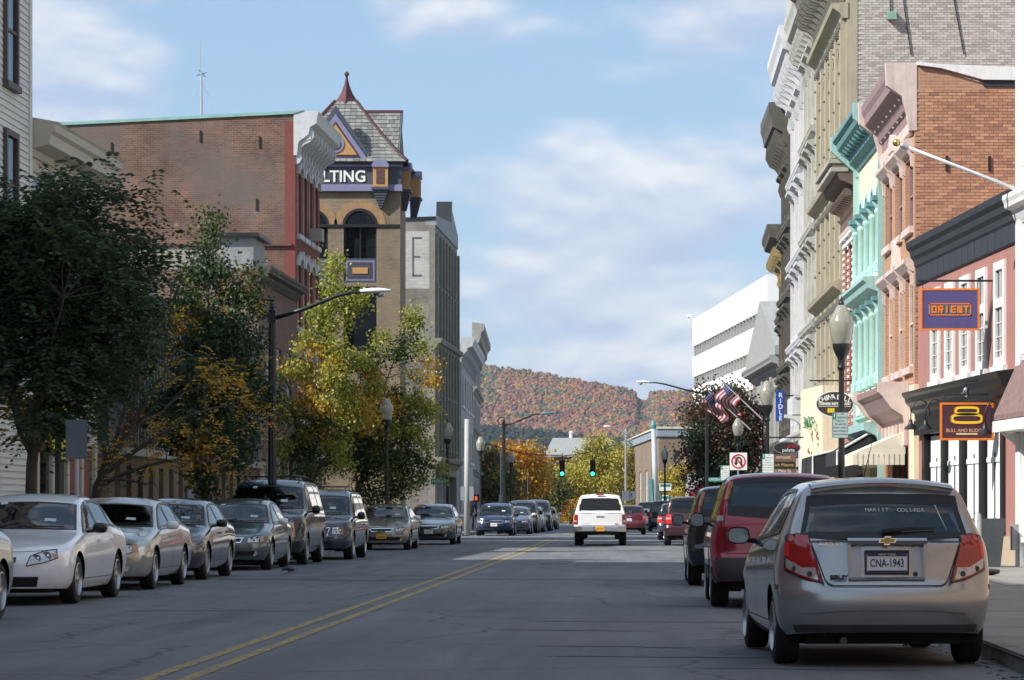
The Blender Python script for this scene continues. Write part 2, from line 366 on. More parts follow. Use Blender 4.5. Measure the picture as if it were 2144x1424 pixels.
class Car:
    def __init__(s, name, P):
        s.P = P; s.L = P['L']; s.hw = P['W']/2; s.top = pchip(P['top']); s.belt = lin(P['belt']) if P['belt'][0][0] < P['belt'][-1][0] else lin(P['belt'][::-1])
        s.tum = P.get('tumble', .42); s.crown = P.get('crown', .05); s.sw = P.get('sw', .95)
        s.fa, s.fn = P.get('front', (.75, 2.6)); s.ra, s.rn = P.get('rear', (.45, 3.2))
        s.pf = lin(P.get('pf', [(0, -.06), (.3, -.02), (.45, 0), (.7, -.05), (1, -.1)])); s.pr = lin(P.get('pr', [(0, -.06), (.3, -.02), (.45, 0), (.66, -.05), (1, -.1)]))
        s.clr = lin(P.get('clr', [(-9, .24), (9, .24)])); s.root = empty(name); s.rr = P.get('rr', .09); s.cache = {}; s.ecache = {}
        s.lowf = pchip([(b, a) for a, b in P.get('low', [(.90, 0), (.965, .14), (.995, .42), (1.0, .6), (.985, .86), (s.sw, 1.0)])]); s.lowv = [s.lowf(i/s.NL) for i in range(s.NL)]
    def w(s, y):
        for sg, a, n in ((1, s.fa, s.fn), (-1, s.ra, s.rn)):
            t = (sg*y-(s.L/2-a))/a
            if t > 0: return s.hw*max(1-min(t, 1)**n, 0)**(1/n)
        return s.hw
    def dy(s, y, z):
        for sg, a, pr in ((1, s.fa, s.pf), (-1, s.ra, s.pr)):
            t = (sg*y-(s.L/2-a-.1))/(a+.1)
            if t > 0: t = min(t, 1); return sg*pr(z)*t*t*(3-2*t)
        return 0
    NL, NA, NB, NT = 12, 8, 5, 8
    def section(s, y, exact=False):
        k = round(y*500)
        if k in s.cache: return s.cache[k]
        r = s.section_(k/500); s.cache[k] = r; return r
    def section_(s, y):
        w = max(s.w(y), .004); zb = s.belt(y); zc = s.top(y); z0 = s.clr(y); zb = min(zb, zc-.012); h = zc-zb
        k = zb-z0; pts = []
        for i in range(s.NL): pts.append((w*s.lowv[i], z0+k*i/s.NL))
        A = Vector((w*s.sw, zb)); dr = min(s.crown, .6*h); we = max(w*s.sw-s.tum*h-.01, .35*w); Bp = Vector((we, zc-dr))
        AB = Bp-A; r = min(s.rr, .45*AB.length, .3*we)
        P0 = Bp-AB.normalized()*r if AB.length > 1e-6 else Bp
        xq = we-r; Q = Vector((xq, zc-dr*(xq/we)**2))
        for i in range(s.NA): pts.append(tuple(A.lerp(P0, i/s.NA)))
        for i in range(s.NB): t = i/s.NB; pts.append(tuple(P0*(1-t)**2+Bp*2*t*(1-t)+Q*t*t))
        for i in range(s.NT+1): x = xq*(1-i/s.NT); pts.append((x, zc-dr*(x/we)**2))
        return pts
    def edge(s, y):
        w = s.w(y); zc = s.top(y); zb = min(s.belt(y), zc-.012); h = zc-zb
        return max(w*s.sw-s.tum*h-.01, .35*w), zc-min(s.crown, .6*h)
    def m_side(s, sg):
        def f(q):
            y, z = q; p = s.section(y)[:s.NL+s.NA+s.NB]; zs = [a[1] for a in p]; xs = [a[0] for a in p]
            return Vector((sg*itp(z, zs, xs), y+s.dy(y, z), z))
        f.ref = Vector((sg, 0, 0)); return f
    def m_top(s):
        def f(q):
            x, y = q; p = s.section(y)[s.NL:][::-1]; xs = [a[0] for a in p]; zs = [a[1] for a in p]
            z = itp(abs(x), xs, zs); return Vector((x, y+s.dy(y, z), z))
        f.ref = Vector((0, 0, 1)); return f
    def m_end(s, sg):
        a = s.fa if sg > 0 else s.ra
        def f(q):
            x, z = q; lo, hi = s.L/2-a-.3, s.L/2
            for _ in range(13):
                m = (lo+hi)/2; p = s.section(sg*m); zs = [b[1] for b in p]
                ok = z <= zs[-1] and itp(z, zs[:s.NL+s.NA+s.NB], [b[0] for b in p[:s.NL+s.NA+s.NB]]) >= abs(x)
                if ok: lo = m
                else: hi = m
            return Vector((x, sg*lo+s.dy(sg*lo, z), z))
        f.ref = Vector((0, sg, 0)); return f
    def patch(s, name, lower, upper, mapper, m, nu=10, nv=5, off=.004, parent=None, skirt=.012, label=None):
        lo, up = resample(lower, nu), resample(upper, nu)
        G = [[mapper((lo[i][0]+(up[i][0]-lo[i][0])*j/nv, lo[i][1]+(up[i][1]-lo[i][1])*j/nv)) for j in range(nv+1)] for i in range(nu+1)]
        O = [[None]*(nv+1) for _ in range(nu+1)]; sgn = 0; NN = [[None]*(nv+1) for _ in range(nu+1)]
        for i in range(nu+1):
            for j in range(nv+1):
                a = G[min(i+1, nu)][j]-G[max(i-1, 0)][j]; b = G[i][min(j+1, nv)]-G[i][max(j-1, 0)]
                n = a.cross(b); n = n.normalized() if n.length > 1e-9 else mapper.ref.copy()
                if n.dot(mapper.ref) < 0: n = -n; sgn -= 1
                else: sgn += 1
                NN[i][j] = n; O[i][j] = G[i][j]+n*off
        b = MB(); b.grid(O, flip=sgn < 0)
        if skirt:
            loop = [(i, 0) for i in range(nu+1)]+[(nu, j) for j in range(1, nv+1)]+[(i, nv) for i in range(nu-1, -1, -1)]+[(0, j) for j in range(nv-1, 0, -1)]
            vs = [O[i][j] for i, j in loop]+[O[i][j]-NN[i][j]*skirt for i, j in loop]; k = len(loop)
            fs = [(q, k+q, k+(q+1) % k, (q+1) % k) for q in range(k)]
            b.add(vs, fs if sgn > 0 else [f[::-1] for f in fs])
        o = b.build(name, m, parent or s.root, True, 50)
        if label: o['label'] = label
        return o
    def ring(s, name, lower, upper, mapper, m, wid=.045, off=.006, parent=None, n=14):
        lo, up = resample(lower, n), resample(upper, n)
        sd = max(3, n//3)
        loop = lo+resample([lo[-1], up[-1]], sd)[1:-1]+up[::-1]+resample([up[0], lo[0]], sd)[1:-1]
        area = sum(loop[i][0]*loop[(i+1) % len(loop)][1]-loop[(i+1) % len(loop)][0]*loop[i][1] for i in range(len(loop)))
        K = len(loop); inner = []
        for i in range(K):
            a, b, c = loop[i-1], loop[i], loop[(i+1) % K]; t = Vector((c[0]-a[0], c[1]-a[1])); t = t.normalized() if t.length > 1e-9 else Vector((1, 0))
            nrm = Vector((-t[1], t[0]))*(1 if area > 0 else -1); inner.append((b[0]+nrm[0]*wid, b[1]+nrm[1]*wid))
        A = [mapper(p) for p in loop]; B = [mapper(p) for p in inner]; vs = []; fs = []
        for i in range(K):
            t = A[(i+1) % K]-A[i-1]; q = B[i]-A[i]; nn = t.cross(q); nn = nn.normalized() if nn.length > 1e-9 else mapper.ref
            if nn.dot(mapper.ref) < 0: nn = -nn
            vs += [A[i]+nn*off, B[i]+nn*off]
        for i in range(K): fs.append((2*i, 2*((i+1) % K), 2*((i+1) % K)+1, 2*i+1))
        return MB().add(vs, fs).build(name, m, parent or s.root, False)
    def strip(s, name, pl, mapper, m, wid=.008, off=.002, n=24, parent=None):
        pts = resample(pl, n); b = MB(); vs = []
        for i, p in enumerate(pts):
            a, c = pts[max(i-1, 0)], pts[min(i+1, n)]; t = Vector((c[0]-a[0], c[1]-a[1])).normalized(); q = Vector((-t[1], t[0]))*wid/2
            u, v = mapper((p[0]+q[0], p[1]+q[1])), mapper((p[0]-q[0], p[1]-q[1])); mid = mapper.ref*off
            vs += [u+mid, v+mid]
        b.add(vs, [(2*i, 2*i+1, 2*i+3, 2*i+2) for i in range(n)]); return b.build(name, m, parent or s.root)
    def build(s, paint, near=True, ds=.05, gmat=None):
        P = s.P; L = s.L; ys = list(np.arange(-L/2+s.ra, L/2-s.fa, ds))
        for sg, a, n in ((1, s.fa, s.fn), (-1, s.ra, s.rn)):
            for f in (1, .985, .96, .92, .86, .78, .68, .56, .44, .32, .2, .1, .03, 0.0): ys.append(sg*((L/2-a)+a*(1-f**n)**(1/n)))
            ys += [sg*y for y in np.arange(L/2-a, L/2-.03, ds)]
        ys += [p[0] for p in P['top'][1:-1]]; ys = sorted(ys); ysu = [ys[0]]
        for y in ys[1:]:
            if y-ysu[-1] > .006: ysu.append(y)
        secs = [s.section_(y) for y in ysu]; n = len(secs[0]); nn = 2*n-1
        V0 = []
        for y, sc in zip(ysu, secs):
            V0 += [(-x, y, z) for x, z in sc[:-1]]+[(0, y, sc[-1][1])]+[(x, y, z) for x, z in sc[:-1][::-1]]
        V0 = [(0.0, y, z) if (y == ysu[0] or y == ysu[-1]) else (x, y, z) for x, y, z in V0]; V = [[x, y+s.dy(y, z), z] for x, y, z in V0]
        polys = []; side_hi = s.NL+s.NA+3; top_lo = s.NL+s.NA-1
        s.side_polys = []
        for (r_, f_) in P.get('side', []):
            lo = [(r_[0]+(f_[0]-r_[0])*k/16, 0) for k in range(17)]; lo = [(y, s.belt(y)+P.get('wlo', .035)) for y, _ in lo]
            up = []
            for k in range(17):
                y = r_[1]+(f_[1]-r_[1])*k/16; up.append((y, max(s.edge(y)[1]-P.get('whi', .04), s.belt(y)+.05)))
            s.side_polys.append((lo, up))
        def toppoly(g):
            yb, yt, bow, ins = g; lo, up = [], []
            for k in range(17):
                t = -1+k/8; y = yb+bow*(1-t*t); lo.append((t*(s.edge(y)[0]-ins), y)); y2 = yt+bow*.35*(1-t*t)
                up.append((t*(s.edge(yt)[0]-ins), y2))
            return lo, up
        s.top_polys = [toppoly(g) for g in (P.get('gf'), P.get('gr')) if g]
        wheels = [(P['yf'], P['rw']), (P['yr'], P['rw'])]; RA = P['rw']+P.get('arch', .055)
        dele = set(); faces = []; keep = []
        full_s = [lo+up[::-1] for lo, up in s.side_polys]; full_t = [lo+up[::-1] for lo, up in s.top_polys]
        for i in range(len(ysu)-1):
            for j in range(nn-1):
                q = [i*nn+j, i*nn+j+1, (i+1)*nn+j+1, (i+1)*nn+j]; jj = min(j, nn-2-j)
                pts = [V0[k] for k in q]; c = [sum(p[a] for p in pts)/4 for a in range(3)]
                kill = False
                if jj < s.NL:
                    for yw, rw in wheels:
                        if (c[1]-yw)**2+(c[2]-rw)**2 < RA*RA and abs(c[0]) > s.hw*.6: kill = True
                if near and not kill:
                    if jj <= side_hi and c[2] > s.belt(c[1]):
                        for pl in full_s:
                            if all(inpoly((p[1], p[2]), pl) for p in pts): kill = True; break
                    if not kill and jj >= top_lo:
                        for pl in full_t:
                            if all(inpoly((p[0], p[1]), pl) for p in pts): kill = True; break
                if not kill: faces.append(q)
        used = {}
        for q in faces:
            for a, b in zip(q, q[1:]+q[:1]): used.setdefault((min(a, b), max(a, b)), 0); used[(min(a, b), max(a, b))] += 1
        bd = {v for e, k in used.items() if k == 1 for v in e}
        for v in bd:                                   # snap the cut edge onto the wheel-arch circle
            x, y, z = V0[v]
            for yw, rw in wheels:
                d = math.hypot(y-yw, z-rw)
                if abs(d-RA) < ds*1.1 and abs(x) > s.hw*.6 and z < rw+RA+.05 and z > s.clr(y)+.001:
                    V[v][1] += (y-yw)*(RA/d-1); V[v][2] += (z-rw)*(RA/d-1)
        me = bpy.data.meshes.new('body'); me.from_pydata(V, [], [q[::-1] for q in faces]); bm = bmesh.new(); bm.from_mesh(me)
        bmesh.ops.remove_doubles(bm, verts=bm.verts, dist=.0008)
        loose = [v for v in bm.verts if not v.link_faces]; bmesh.ops.delete(bm, geom=loose, context='VERTS')
        bmesh.ops.recalc_face_normals(bm, faces=bm.faces)
        if sum(f.normal.z*f.calc_area() for f in bm.faces) < 0: bmesh.ops.reverse_faces(bm, faces=bm.faces)
        bm.to_mesh(me); bm.free(); me.materials.append(paint)
        me.polygons.foreach_set('use_smooth', [True]*len(me.polygons)); me.update(); me.set_sharp_from_angle(angle=R(48))
        s.body = link('body', me, s.root); s.paint = paint
        # glass
        g = gmat or (m_carglass if near else m_darkglass); fr = P.get('frit', .035)
        for sg in (-1, 1):
            for k, (lo, up) in enumerate(s.side_polys):
                o = s.patch('side_window', lo, up, s.m_side(sg), P.get('sideglass', g) if near else g, 14, 4, .003, skirt=0 if near else .01)
                s.ring('window_seal', lo, up, s.m_side(sg), m_frit, fr, .006, o)
        for k, (lo, up) in enumerate(s.top_polys):
            nm = 'windscreen' if (P.get('gf') and k == 0) else 'rear_window'
            gm = g if nm == 'windscreen' else P.get('rearglass', g)
            o = s.patch(nm, lo, up, s.m_top(), gm if near else g, 16, 8, .003, skirt=0 if near else .01)
            if near: s.ring('window_seal', lo, up, s.m_top(), m_frit, fr*1.1, .006, o)
        # underside and wheel wells
        u = MB(); u.box(-s.hw*.72, s.hw*.72, -L/2+.28, L/2-.3, s.clr(0)-.03, .5); u.box(-s.hw*.5, s.hw*.5, -L/2+.12, L/2-.15, s.clr(0)+.05, .42)
        for yw, rw in wheels:
            for sg in (-1, 1):
                arc = [(yw+(RA+.004)*math.cos(t), rw+(RA+.004)*math.sin(t)) for t in np.linspace(-.35, math.pi+.35, 15)]
                G = [[(sg*s.hw*.55, a, b) for a, b in arc], [(sg*(s.hw-.045), a, b) for a, b in arc]]; u.grid(G)
        u.build('underbody', m_under, s.root)
        tw = P.get('tw', .205); tm = tyre_mesh(P['rw'], tw, P['rw']*.68); rm = rim_mesh(P['rw']*.70, P.get('spokes', 5), P.get('rimmat', m_rim))
        for yw, rw in wheels:
            for sg in (-1, 1):
                wh = link('wheel', tm, s.root, (sg*(s.hw-tw/2-.025), yw, rw), (0, sg*math.pi/2, 0))
                link('rim', rm, wh, (0, 0, tw/2-.05))
        # mirrors
        if P.get('mirror', True):
            ym = P.get('ym', 0.62); zm = s.belt(ym)+P.get('zm', .06); mw, mh = P.get('msz', (.20, .14))
            for sg in (-1, 1):
                x0 = s.m_side(sg)((ym, s.belt(ym)-.01)).x; b = MB(); c = Vector((x0+sg*(mw/2+P.get('mgap', .05)), ym, zm+.02)); n1, n2 = 10, 7; G = []
                for i in range(n2+1):
                    t = i/n2; sc_ = math.sqrt(max(1-t**2.4, 0)); row = []
                    for k in range(n1):
                        a = 2*math.pi*k/n1; ca, sa = math.cos(a), math.sin(a)
                        row.append(c+Vector((mw/2*math.copysign(abs(ca)**.7, ca)*sc_, .11*t-.03, mh/2*math.copysign(abs(sa)**.7, sa)*sc_)))
                    G.append(row+[row[0]])
                b.grid(G); b.tube([(x0-sg*.03, ym+.02, zm-.03), (c.x, ym, zm-.01)], .022, 6)
                mo = b.build('side_mirror', P.get('mirmat', paint), s.root, True, 60)
                gl = [(c.x+mw/2*.88*math.copysign(abs(math.cos(a))**.7, math.cos(a)), c.y-.032, c.z+mh/2*.85*math.copysign(abs(math.sin(a))**.7, math.sin(a))) for a in np.linspace(0, 2*math.pi, 16, False)]
                MB().add(gl, [list(range(16))]).build('mirror_glass', m_mirror if near else m_darkglass, mo)
        if near: s.interior()
        return s
    def interior(s):
        P = s.P; fy = P.get('seat_y', .1)
        def seat(x, y, wd, hh):
            b = MB(); n = 6
            prof = [(y+.28, .42), (y+.26, .50), (y-.18, .46), (y-.30, .46+hh), (y-.36, .46+hh), (y-.34, .40)]
            b.prism(prof, x-wd/2, x+wd/2); o = b.build('seat', m_seat, s.root)
            for hx in ([x] if wd < .8 else [x-.38, x+.38]):
                bb = MB(); bb.lathe([(.02, -.08), (.10, -.075), (.135, 0), (.11, .07), (.03, .085)], 12, Matrix.Translation((hx, y-.34, .46+hh+.11)) @ Matrix.Scale(.45, 4, (0, 1, 0)))
                bb.build('headrest', m_seat, o, True)
        roof = max(p[1] for p in P['top']); hh = min(.56, roof-.46-.38)
        for x in (-.37, .37): seat(x, fy, .5, hh)
        seat(0, fy-.95, 1.25, hh*.9)
        yb = P['gf'][0] if P.get('gf') else .9
        MB().prism([(yb-.05, .5), (yb-.05, s.belt(yb)-.02), (yb-.35, s.belt(yb)-.0), (yb-.48, s.belt(yb)-.12), (yb-.45, .5)], -s.hw*.85, s.hw*.85).build('dashboard', m_black, s.root)
        b = MB(); M = Matrix.Translation((-.37, yb-.55, s.belt(yb)-.08)) @ Matrix.Rotation(R(65), 4, 'X')
        ring = [(.18*math.cos(t), .18*math.sin(t), 0) for t in np.linspace(0, 2*math.pi, 21)]; b.tube(ring, .015, 6, M=M); b.box(-.17, .17, -.02, .02, -.01, .01, M)
        b.build('steering_wheel', m_black, s.root)
        # rear view mirror
        yt = P['gf'][1]; MB().box(-.11, .11, yt-.02, yt+.01, s.top(yt)-.17, s.top(yt)-.11).build('interior_mirror', m_black, s.root)
    def seams(s, ycuts, zlo=None, wid=.009):
        for sg in (-1, 1):
            mp = s.m_side(sg)
            for y in ycuts: s.strip('door_seam', [(y, (zlo or s.clr(y)+.10)), (y, s.belt(y)+.02)], mp, m_frit, wid)
            zs = zlo or s.clr(0)+.10
            if len(ycuts) > 1: s.strip('door_seam', [(ycuts[0], zs), (ycuts[-1], zs)], mp, m_frit, wid)
    def handles(s, pts, m=None):
        for sg in (-1, 1):
            for y, z in pts:
                p = s.m_side(sg)((y, z)); MB().cbox((p.x+sg*.018, p.y, p.z), (.03, .17, .035)).build('door_handle', m or s.paint, s.root)
    def plate(s, sg, x, z, body, m=None, tm=None, size=.05, wd=.31, ht=.155, header=None):
        q = s.m_end(sg)((x, z)); m = m or m_ny; tm = tm or m_navy
        o = MB().cbox((0, 0, 0), (wd, .012, ht)).build('licence_plate', m, s.root, loc=(x, q.y+sg*.012, z), rot=(0, 0, 0 if sg < 0 else math.pi))
        if body: text('plate_number', body, size, tm, o, (0, -.0075, -.012), (R(90), 0, 0), .001, sx=.82, bold=.001)
        if header:
            MB().cbox((0, -.0075, ht/2-.016), (wd*.97, .002, .028)).build('plate_band', m_navy, o)
            text('plate_header', header, .024, m_ny, o, (0, -.0095, ht/2-.018), (R(90), 0, 0), .001)
        return o
    def place(s, X, Y, face_away=True, yaw=0):
        s.root.location = (X, Y, .004); s.root.rotation_euler = (0, 0, (0 if face_away else math.pi)+R(yaw)); return s

def mirror_pl(pl): return [(-x, z) for x, z in pl]
def both(car, name, lower, upper, sg, m, parent=None, **k):
    os = []
    for sx in (1, -1):
        lo, up = ([(sx*x, z) for x, z in lower], [(sx*x, z) for x, z in upper])
        os.append(car.patch(name, lo, up, car.m_end(sg), m, parent=parent, **k))
    return os
# ------------------------------------------------------------------ each vehicle
def hatchback():
    P = dict(L=3.90, W=1.70, top=[(1.95, .60), (1.88, .70), (1.55, .82), (1.0, .965), (.95, .985), (.30, 1.36), (-.05, 1.455), (-.7, 1.49), (-1.40, 1.475), (-1.53, 1.45), (-1.565, 1.40), (-1.60, 1.31), (-1.80, 1.035), (-1.825, .99), (-1.95, .975)],
             belt=[(-1.95, .95), (-1.5, 1.0), (.9, .90), (1.95, .62)], tumble=.40, crown=.055, front=(.75, 2.5), rear=(.42, 3.4),
             pf=[(0, -.08), (.3, -.02), (.5, 0), (.75, -.06)], pr=[(0, -.10), (.24, -.07), (.36, -.015), (.44, .01), (.58, .012), (.645, -.005), (.665, -.045), (.8, -.055), (1.0, -.085), (1.5, -.085)],
             clr=[(-1.95, .27), (-1.3, .2), (1.3, .2), (1.95, .26)], gf=(.93, .34, .08, .035), gr=(-1.795, -1.572, -.035, .05),
             side=[((-1.42, -1.18), (-.98, -.98)), ((-.93, -.93), (-.08, -.08)), ((-.02, -.02), (.84, .30))],
             yf=1.24, yr=-1.24, rw=.29, seat_y=.1, ym=.60, rearglass=glass_mat('rear_glass', (.46, .50, .50)), msz=(.20, .15), zm=.07, mgap=.035, tw=.19, wlo=.04)
    c = Car('hatchback_car', P).build(paint_mat('silver_paint', (.37, .38, .385), .6, .28), ds=.04)
    c.seams([-1.0, -.05, .95], .33); c.handles([(-.80, .82), (.16, .80)])
    E = c.m_end(-1)
    # tail lamps
    for sx, lab in ((1, None), (-1, None)):
        f = lambda pl: [(sx*x, z) for x, z in pl]
        t = c.patch('tail_lamp', f([(.50, .655), (.66, .70), (.775, .76)]), f([(.605, 1.015), (.68, 1.03), (.755, 1.01)]), E, m_red, 12, 10, .012)
        c.patch('reverse_lamp', f([(.53, .675), (.66, .715), (.765, .77)]), f([(.555, .775), (.65, .775), (.772, .845)]), E, m_clear, 10, 4, .015, t)
        c.patch('brake_lamp', f([(.745, .855), (.776, .862)]), f([(.742, .965), (.770, .965)]), E, m_bright_red, 4, 4, .016, t)  # sun glint on the outer lens, painted as a brighter red stripe
        for x, z in ((.60, .725), (.715, .765)):
            q = E((sx*x, z)); MB().lathe([(.022, -.004), (.022, .004), (.001, .005)], 12, Matrix.Translation((q.x, q.y-.017, q.z)) @ Matrix.Rotation(R(90), 4, 'X')).build('bulb_socket', m_trim, t)
        c.ring('lamp_gasket', f([(.49, .645), (.66, .69), (.785, .75)]), f([(.595, 1.022), (.68, 1.04), (.765, 1.018)]), E, m_frit, .012, .010, t)
        # side marker
        c.patch('side_marker', [(-1.72, .60), (-1.62, .60)], [(-1.72, .64), (-1.62, .64)], c.m_side(sx), mat('dull_red_lens', (.10, .02, .02), .2, var=.1), 4, 2, .006)
    # tailgate seam
    c.strip('tailgate_seam', [(-.595, 1.0), (-.475, .66), (-.42, .635), (.42, .635), (.475, .66), (.595, 1.0)], E, m_frit, .010, .003, 40)
    # number plate recess
    rc = c.patch('plate_recess', [(-.285, .70), (.285, .70)], [(-.285, .965), (.285, .965)], E, mat('recess_silver', (.42, .43, .45), .35, .4, var=.04), 12, 6, -.003, skirt=0)
    fr = MB(); q = E((0, .84)).y
    fr.prism([(q-.035, .955), (q-.05, .985), (q-.02, 1.005), (q+.03, 1.0), (q+.03, .955)], -.31, .31)
    fr.build('tailgate_grip', c.paint, c.root)
    for sx in (-1, 1): MB().prism([(sx*.285, .69), (sx*.30, .69), (sx*.312, .96), (sx*.285, .96)], q-.032, q+.02, 'y').build('recess_edge', c.paint, c.root)
    MB().prism([(q-.03, .682), (q+.02, .682), (q+.02, .70), (q-.012, .70)], -.30, .30).build('recess_edge', c.paint, c.root)
    pf = MB().cbox((0, 0, 0), (.345, .014, .19)).build('plate_frame', m_frit, c.root, loc=(.0, q-.018, .815))
    pl = MB().cbox((0, -.009, -.004), (.315, .006, .15)).build('licence_plate', m_ny, pf)
    MB().cbox((0, -.0135, .062), (.31, .003, .026)).build('plate_band', m_navy, pl); MB().cbox((0, -.0135, -.070), (.31, .003, .016)).build('plate_band', m_navy, pl)
    text('plate_header', 'NEW YORK', .026, m_ny, pl, (0, -.016, .061), (R(90), 0, 0), .001)
    text('plate_number', 'CNA-1943', .088, m_navy, pl, (0, -.0135, -.008), (R(90), 0, 0), .001, sx=.68, bold=.0012)
    # bow-tie badge
    bw, bh, o_ = .075, .017, .012
    poly = [(-bw, -bh), (-bw+o_, bh), (-.027, bh), (-.022, bh*2.1), (.028, bh*2.1), (.026, bh), (bw, bh), (bw-o_, -bh), (.022, -bh), (.018, -bh*2.1), (-.032, -bh*2.1), (-.027, -bh)]
    poly = [(x*.95, z*.95) for x, z in poly]
    bd = MB().prism(poly, -.006, .004, 'y').build('badge', m_chrome, c.root, loc=(0, q-.058, .985)); 
    MB().prism([(x*.84, z*.72) for x, z in poly], -.009, -.005, 'y').build('badge_gold', mat('badge_gold', (.42, .29, .09), .3, .6, var=.05), bd)
    def endtext(nm, body, size, x, z, m, **k):
        p = E((x, z)); text(nm, body, size, m, c.root, (x, p.y-.008, z), (R(90), 0, 0), .002, **k)
    endtext('badge_lettering', 'AVEO', .04, -.47, .955, m_chrome, sx=1.1); endtext('badge_lettering', 'LS', .04, -.37, .955, m_chrome, sx=1.1)
    endtext('dealer_lettering', 'BERLEY', .042, -.375, .70, m_frit, bold=.002)
    endtext('dealer_lettering', 'CHEVROLET', .018, -.365, .674, m_frit)
    T = c.m_top(); yq = -1.69; pt = T((0.0, yq)); zt = 1.175
    # window lettering lies on the glass
    for i, (ch) in enumerate('MARIST  COLLEGE'):
        x = -.12+i*.0315; lo, hi = -1.8, -1.6
        yy = min(np.arange(-1.80, -1.60, .004), key=lambda y: abs(T((x, y)).z-1.215)); p = T((x, yy)); p2 = T((x, yy-.02)); sl = math.atan2(p2.z-p.z, p2.y-p.y)
        if ch != ' ': text('window_lettering', ch, .046, m_white, c.root, (x, p.y-.010, p.z+.006), (R(58), 0, 0), .0005)
    # keyhole, wiper, spoiler, brake light, exhaust
    p = E((.33, .74)); MB().lathe([(.018, 0), (.018, .006), (.012, .008), (.011, .003), (.001, .003)], 14, Matrix.Translation((.225, q-.012, .725)) @ Matrix.Rotation(R(90), 4, 'X')).build('tailgate_lock', m_trim, c.root)
    a, b_ = T((-.02, -1.80)), T((.40, -1.775)); MB().tube([a+Vector((0, -.03, .02)), (a+b_)/2+Vector((0, -.03, .03)), b_+Vector((0, -.02, .025))], [.018, .012, .007], 6).build('rear_wiper', m_black, c.root)
    sp = MB(); G = []
    for i in range(25):
        x = -.56+1.12*i/24; k = 1-(x/.60)**4; zt = c.top(-1.42)-.055*(x/.6)**2
        G.append([(x, -1.38, zt-.004), (x, -1.50, zt+.004), (x, -1.60-.03*k, zt-.018), (x, -1.615-.03*k, zt-.036), (x, -1.59-.02*k, zt-.05), (x, -1.52, zt-.075)])
    sp.grid(G, flip=True).build('spoiler', c.paint, c.root, True, 50)
    MB().cbox((0, -1.632, c.top(-1.42)-.040), (.26, .012, .014)).build('high_brake_lamp', m_red, c.root)
    MB().tube([(-.33, -1.55, .20), (-.33, -1.86, .205)], .028, 10).build('exhaust_pipe', m_trim, c.root)
    # crease and black lower lip of the bumper
    c.patch('bumper_lip', [(-.70, .272), (.70, .272)], [(-.72, .33), (.72, .33)], E, m_trim, 20, 3, .006)
    c.strip('bumper_crease', [(-.62, .415), (-.3, .44), (.3, .44), (.62, .415)], E, mat('crease_silver', (.22, .23, .25), .3, .5, var=.05), .012, .003, 30)
    MB().tube([(.03, -.3, 1.50), (.05, -.72, 1.80)], [.005, .002], 5).build('roof_aerial', m_black, c.root)
    tag(c.root, 'silver five-door hatchback parked at the right kerb, plate CNA-1943, nearest car', 'car')
    c.place(1.845, 22.2+1.24, yaw=2.8)
    return c

def front_face(c, grille, lamps, lampm=None, low=None, lowm=None, fog=None, plate=None, turn=None, gm=None, emblem=True, gchrome=False):
    F = c.m_end(1)
    if grille:
        o = c.patch('grille', grille[0], grille[1], F, gm or m_black, 12, 4, .004)
        if gchrome: c.ring('grille_surround', grille[0], grille[1], F, m_chrome, .022, .012, o)
    for l in both(c, 'headlamp', lamps[0], lamps[1], 1, lampm or m_lamp, nu=10, nv=5, off=.008): pass
    for sx in (1, -1):
        f = lambda pl: [(sx*x, z) for x, z in pl]
        hl = [o for o in c.root.children if o.name.startswith('headlamp')][-2 if sx > 0 else -1]
        c.ring('lamp_gasket', f(lamps[0]), f(lamps[1]), F, m_frit, .012, .011, hl)
        lo, up = resample(f(lamps[0]), 6), resample(f(lamps[1]), 6)
        for k, r in ((2, .055), (4, .062)):
            x, z = (lo[k][0]+up[k][0])/2, (lo[k][1]+up[k][1])/2; r = min(r, abs(up[k][1]-lo[k][1])*.42); q = F((x, z))
            MB().lathe([(r, -.004), (r, .004), (r*.7, .002), (r*.35, .008), (.001, .010)], 14, Matrix.Translation((q.x, q.y+.006, q.z)) @ Matrix.Rotation(R(-90), 4, 'X')).build('headlamp_bulb', m_chrome, hl, True, 40)
        if turn: c.patch('indicator_lens', f(turn[0]), f(turn[1]), F, m_amber, 5, 4, .013, hl)
    if low: c.patch('lower_grille', low[0], low[1], F, lowm or m_black, 14, 4, .004)
    if fog:
        for sx in (1, -1):
            q = F((sx*fog[0], fog[1])); MB().lathe([(fog[2]*1.3, -.01), (fog[2]*1.25, .006), (fog[2], .002), (.001, .008)], 14, Matrix.Translation(q) @ Matrix.Rotation(R(-90), 4, 'X')).build('fog_lamp', m_lamp, c.root, True, 40)
    if plate: c.plate(1, 0, plate[0], plate[1], m=plate[2] if len(plate) > 2 else None, tm=None)
    # inspection stickers low on the windscreen, wipers
    if c.P.get('gf'):
        T = c.m_top(); yb = c.P['gf'][0]
        for x0, y0, wd in ((-.45, yb-.16, .15), (.28, c.P['gf'][1]+.10, .09)):
            c.patch('windscreen_sticker', [(x0, y0), (x0+wd, y0)], [(x0, y0-.07), (x0+wd, y0-.07)], T, mat('sticker', (.55, .62, .68), .5, var=.3, scale=40), 3, 2, .007, skirt=0)
        for x0 in (-.1, .45):
            a, b = T((x0, yb+.04)), T((x0-.5, yb-.02)); MB().tube([a+Vector((0, .02, .02)), b+Vector((0, .02, .025))], .009, 5).build('wiper', m_black, c.root)
    c.strip('bonnet_seam', [(-c.hw*.78, c.top(c.L/2-.25)-.05), (-c.hw*.4, c.top(c.L/2-.1)-.02), (c.hw*.4, c.top(c.L/2-.1)-.02), (c.hw*.78, c.top(c.L/2-.25)-.05)], F, m_frit, .008, .003, 24)

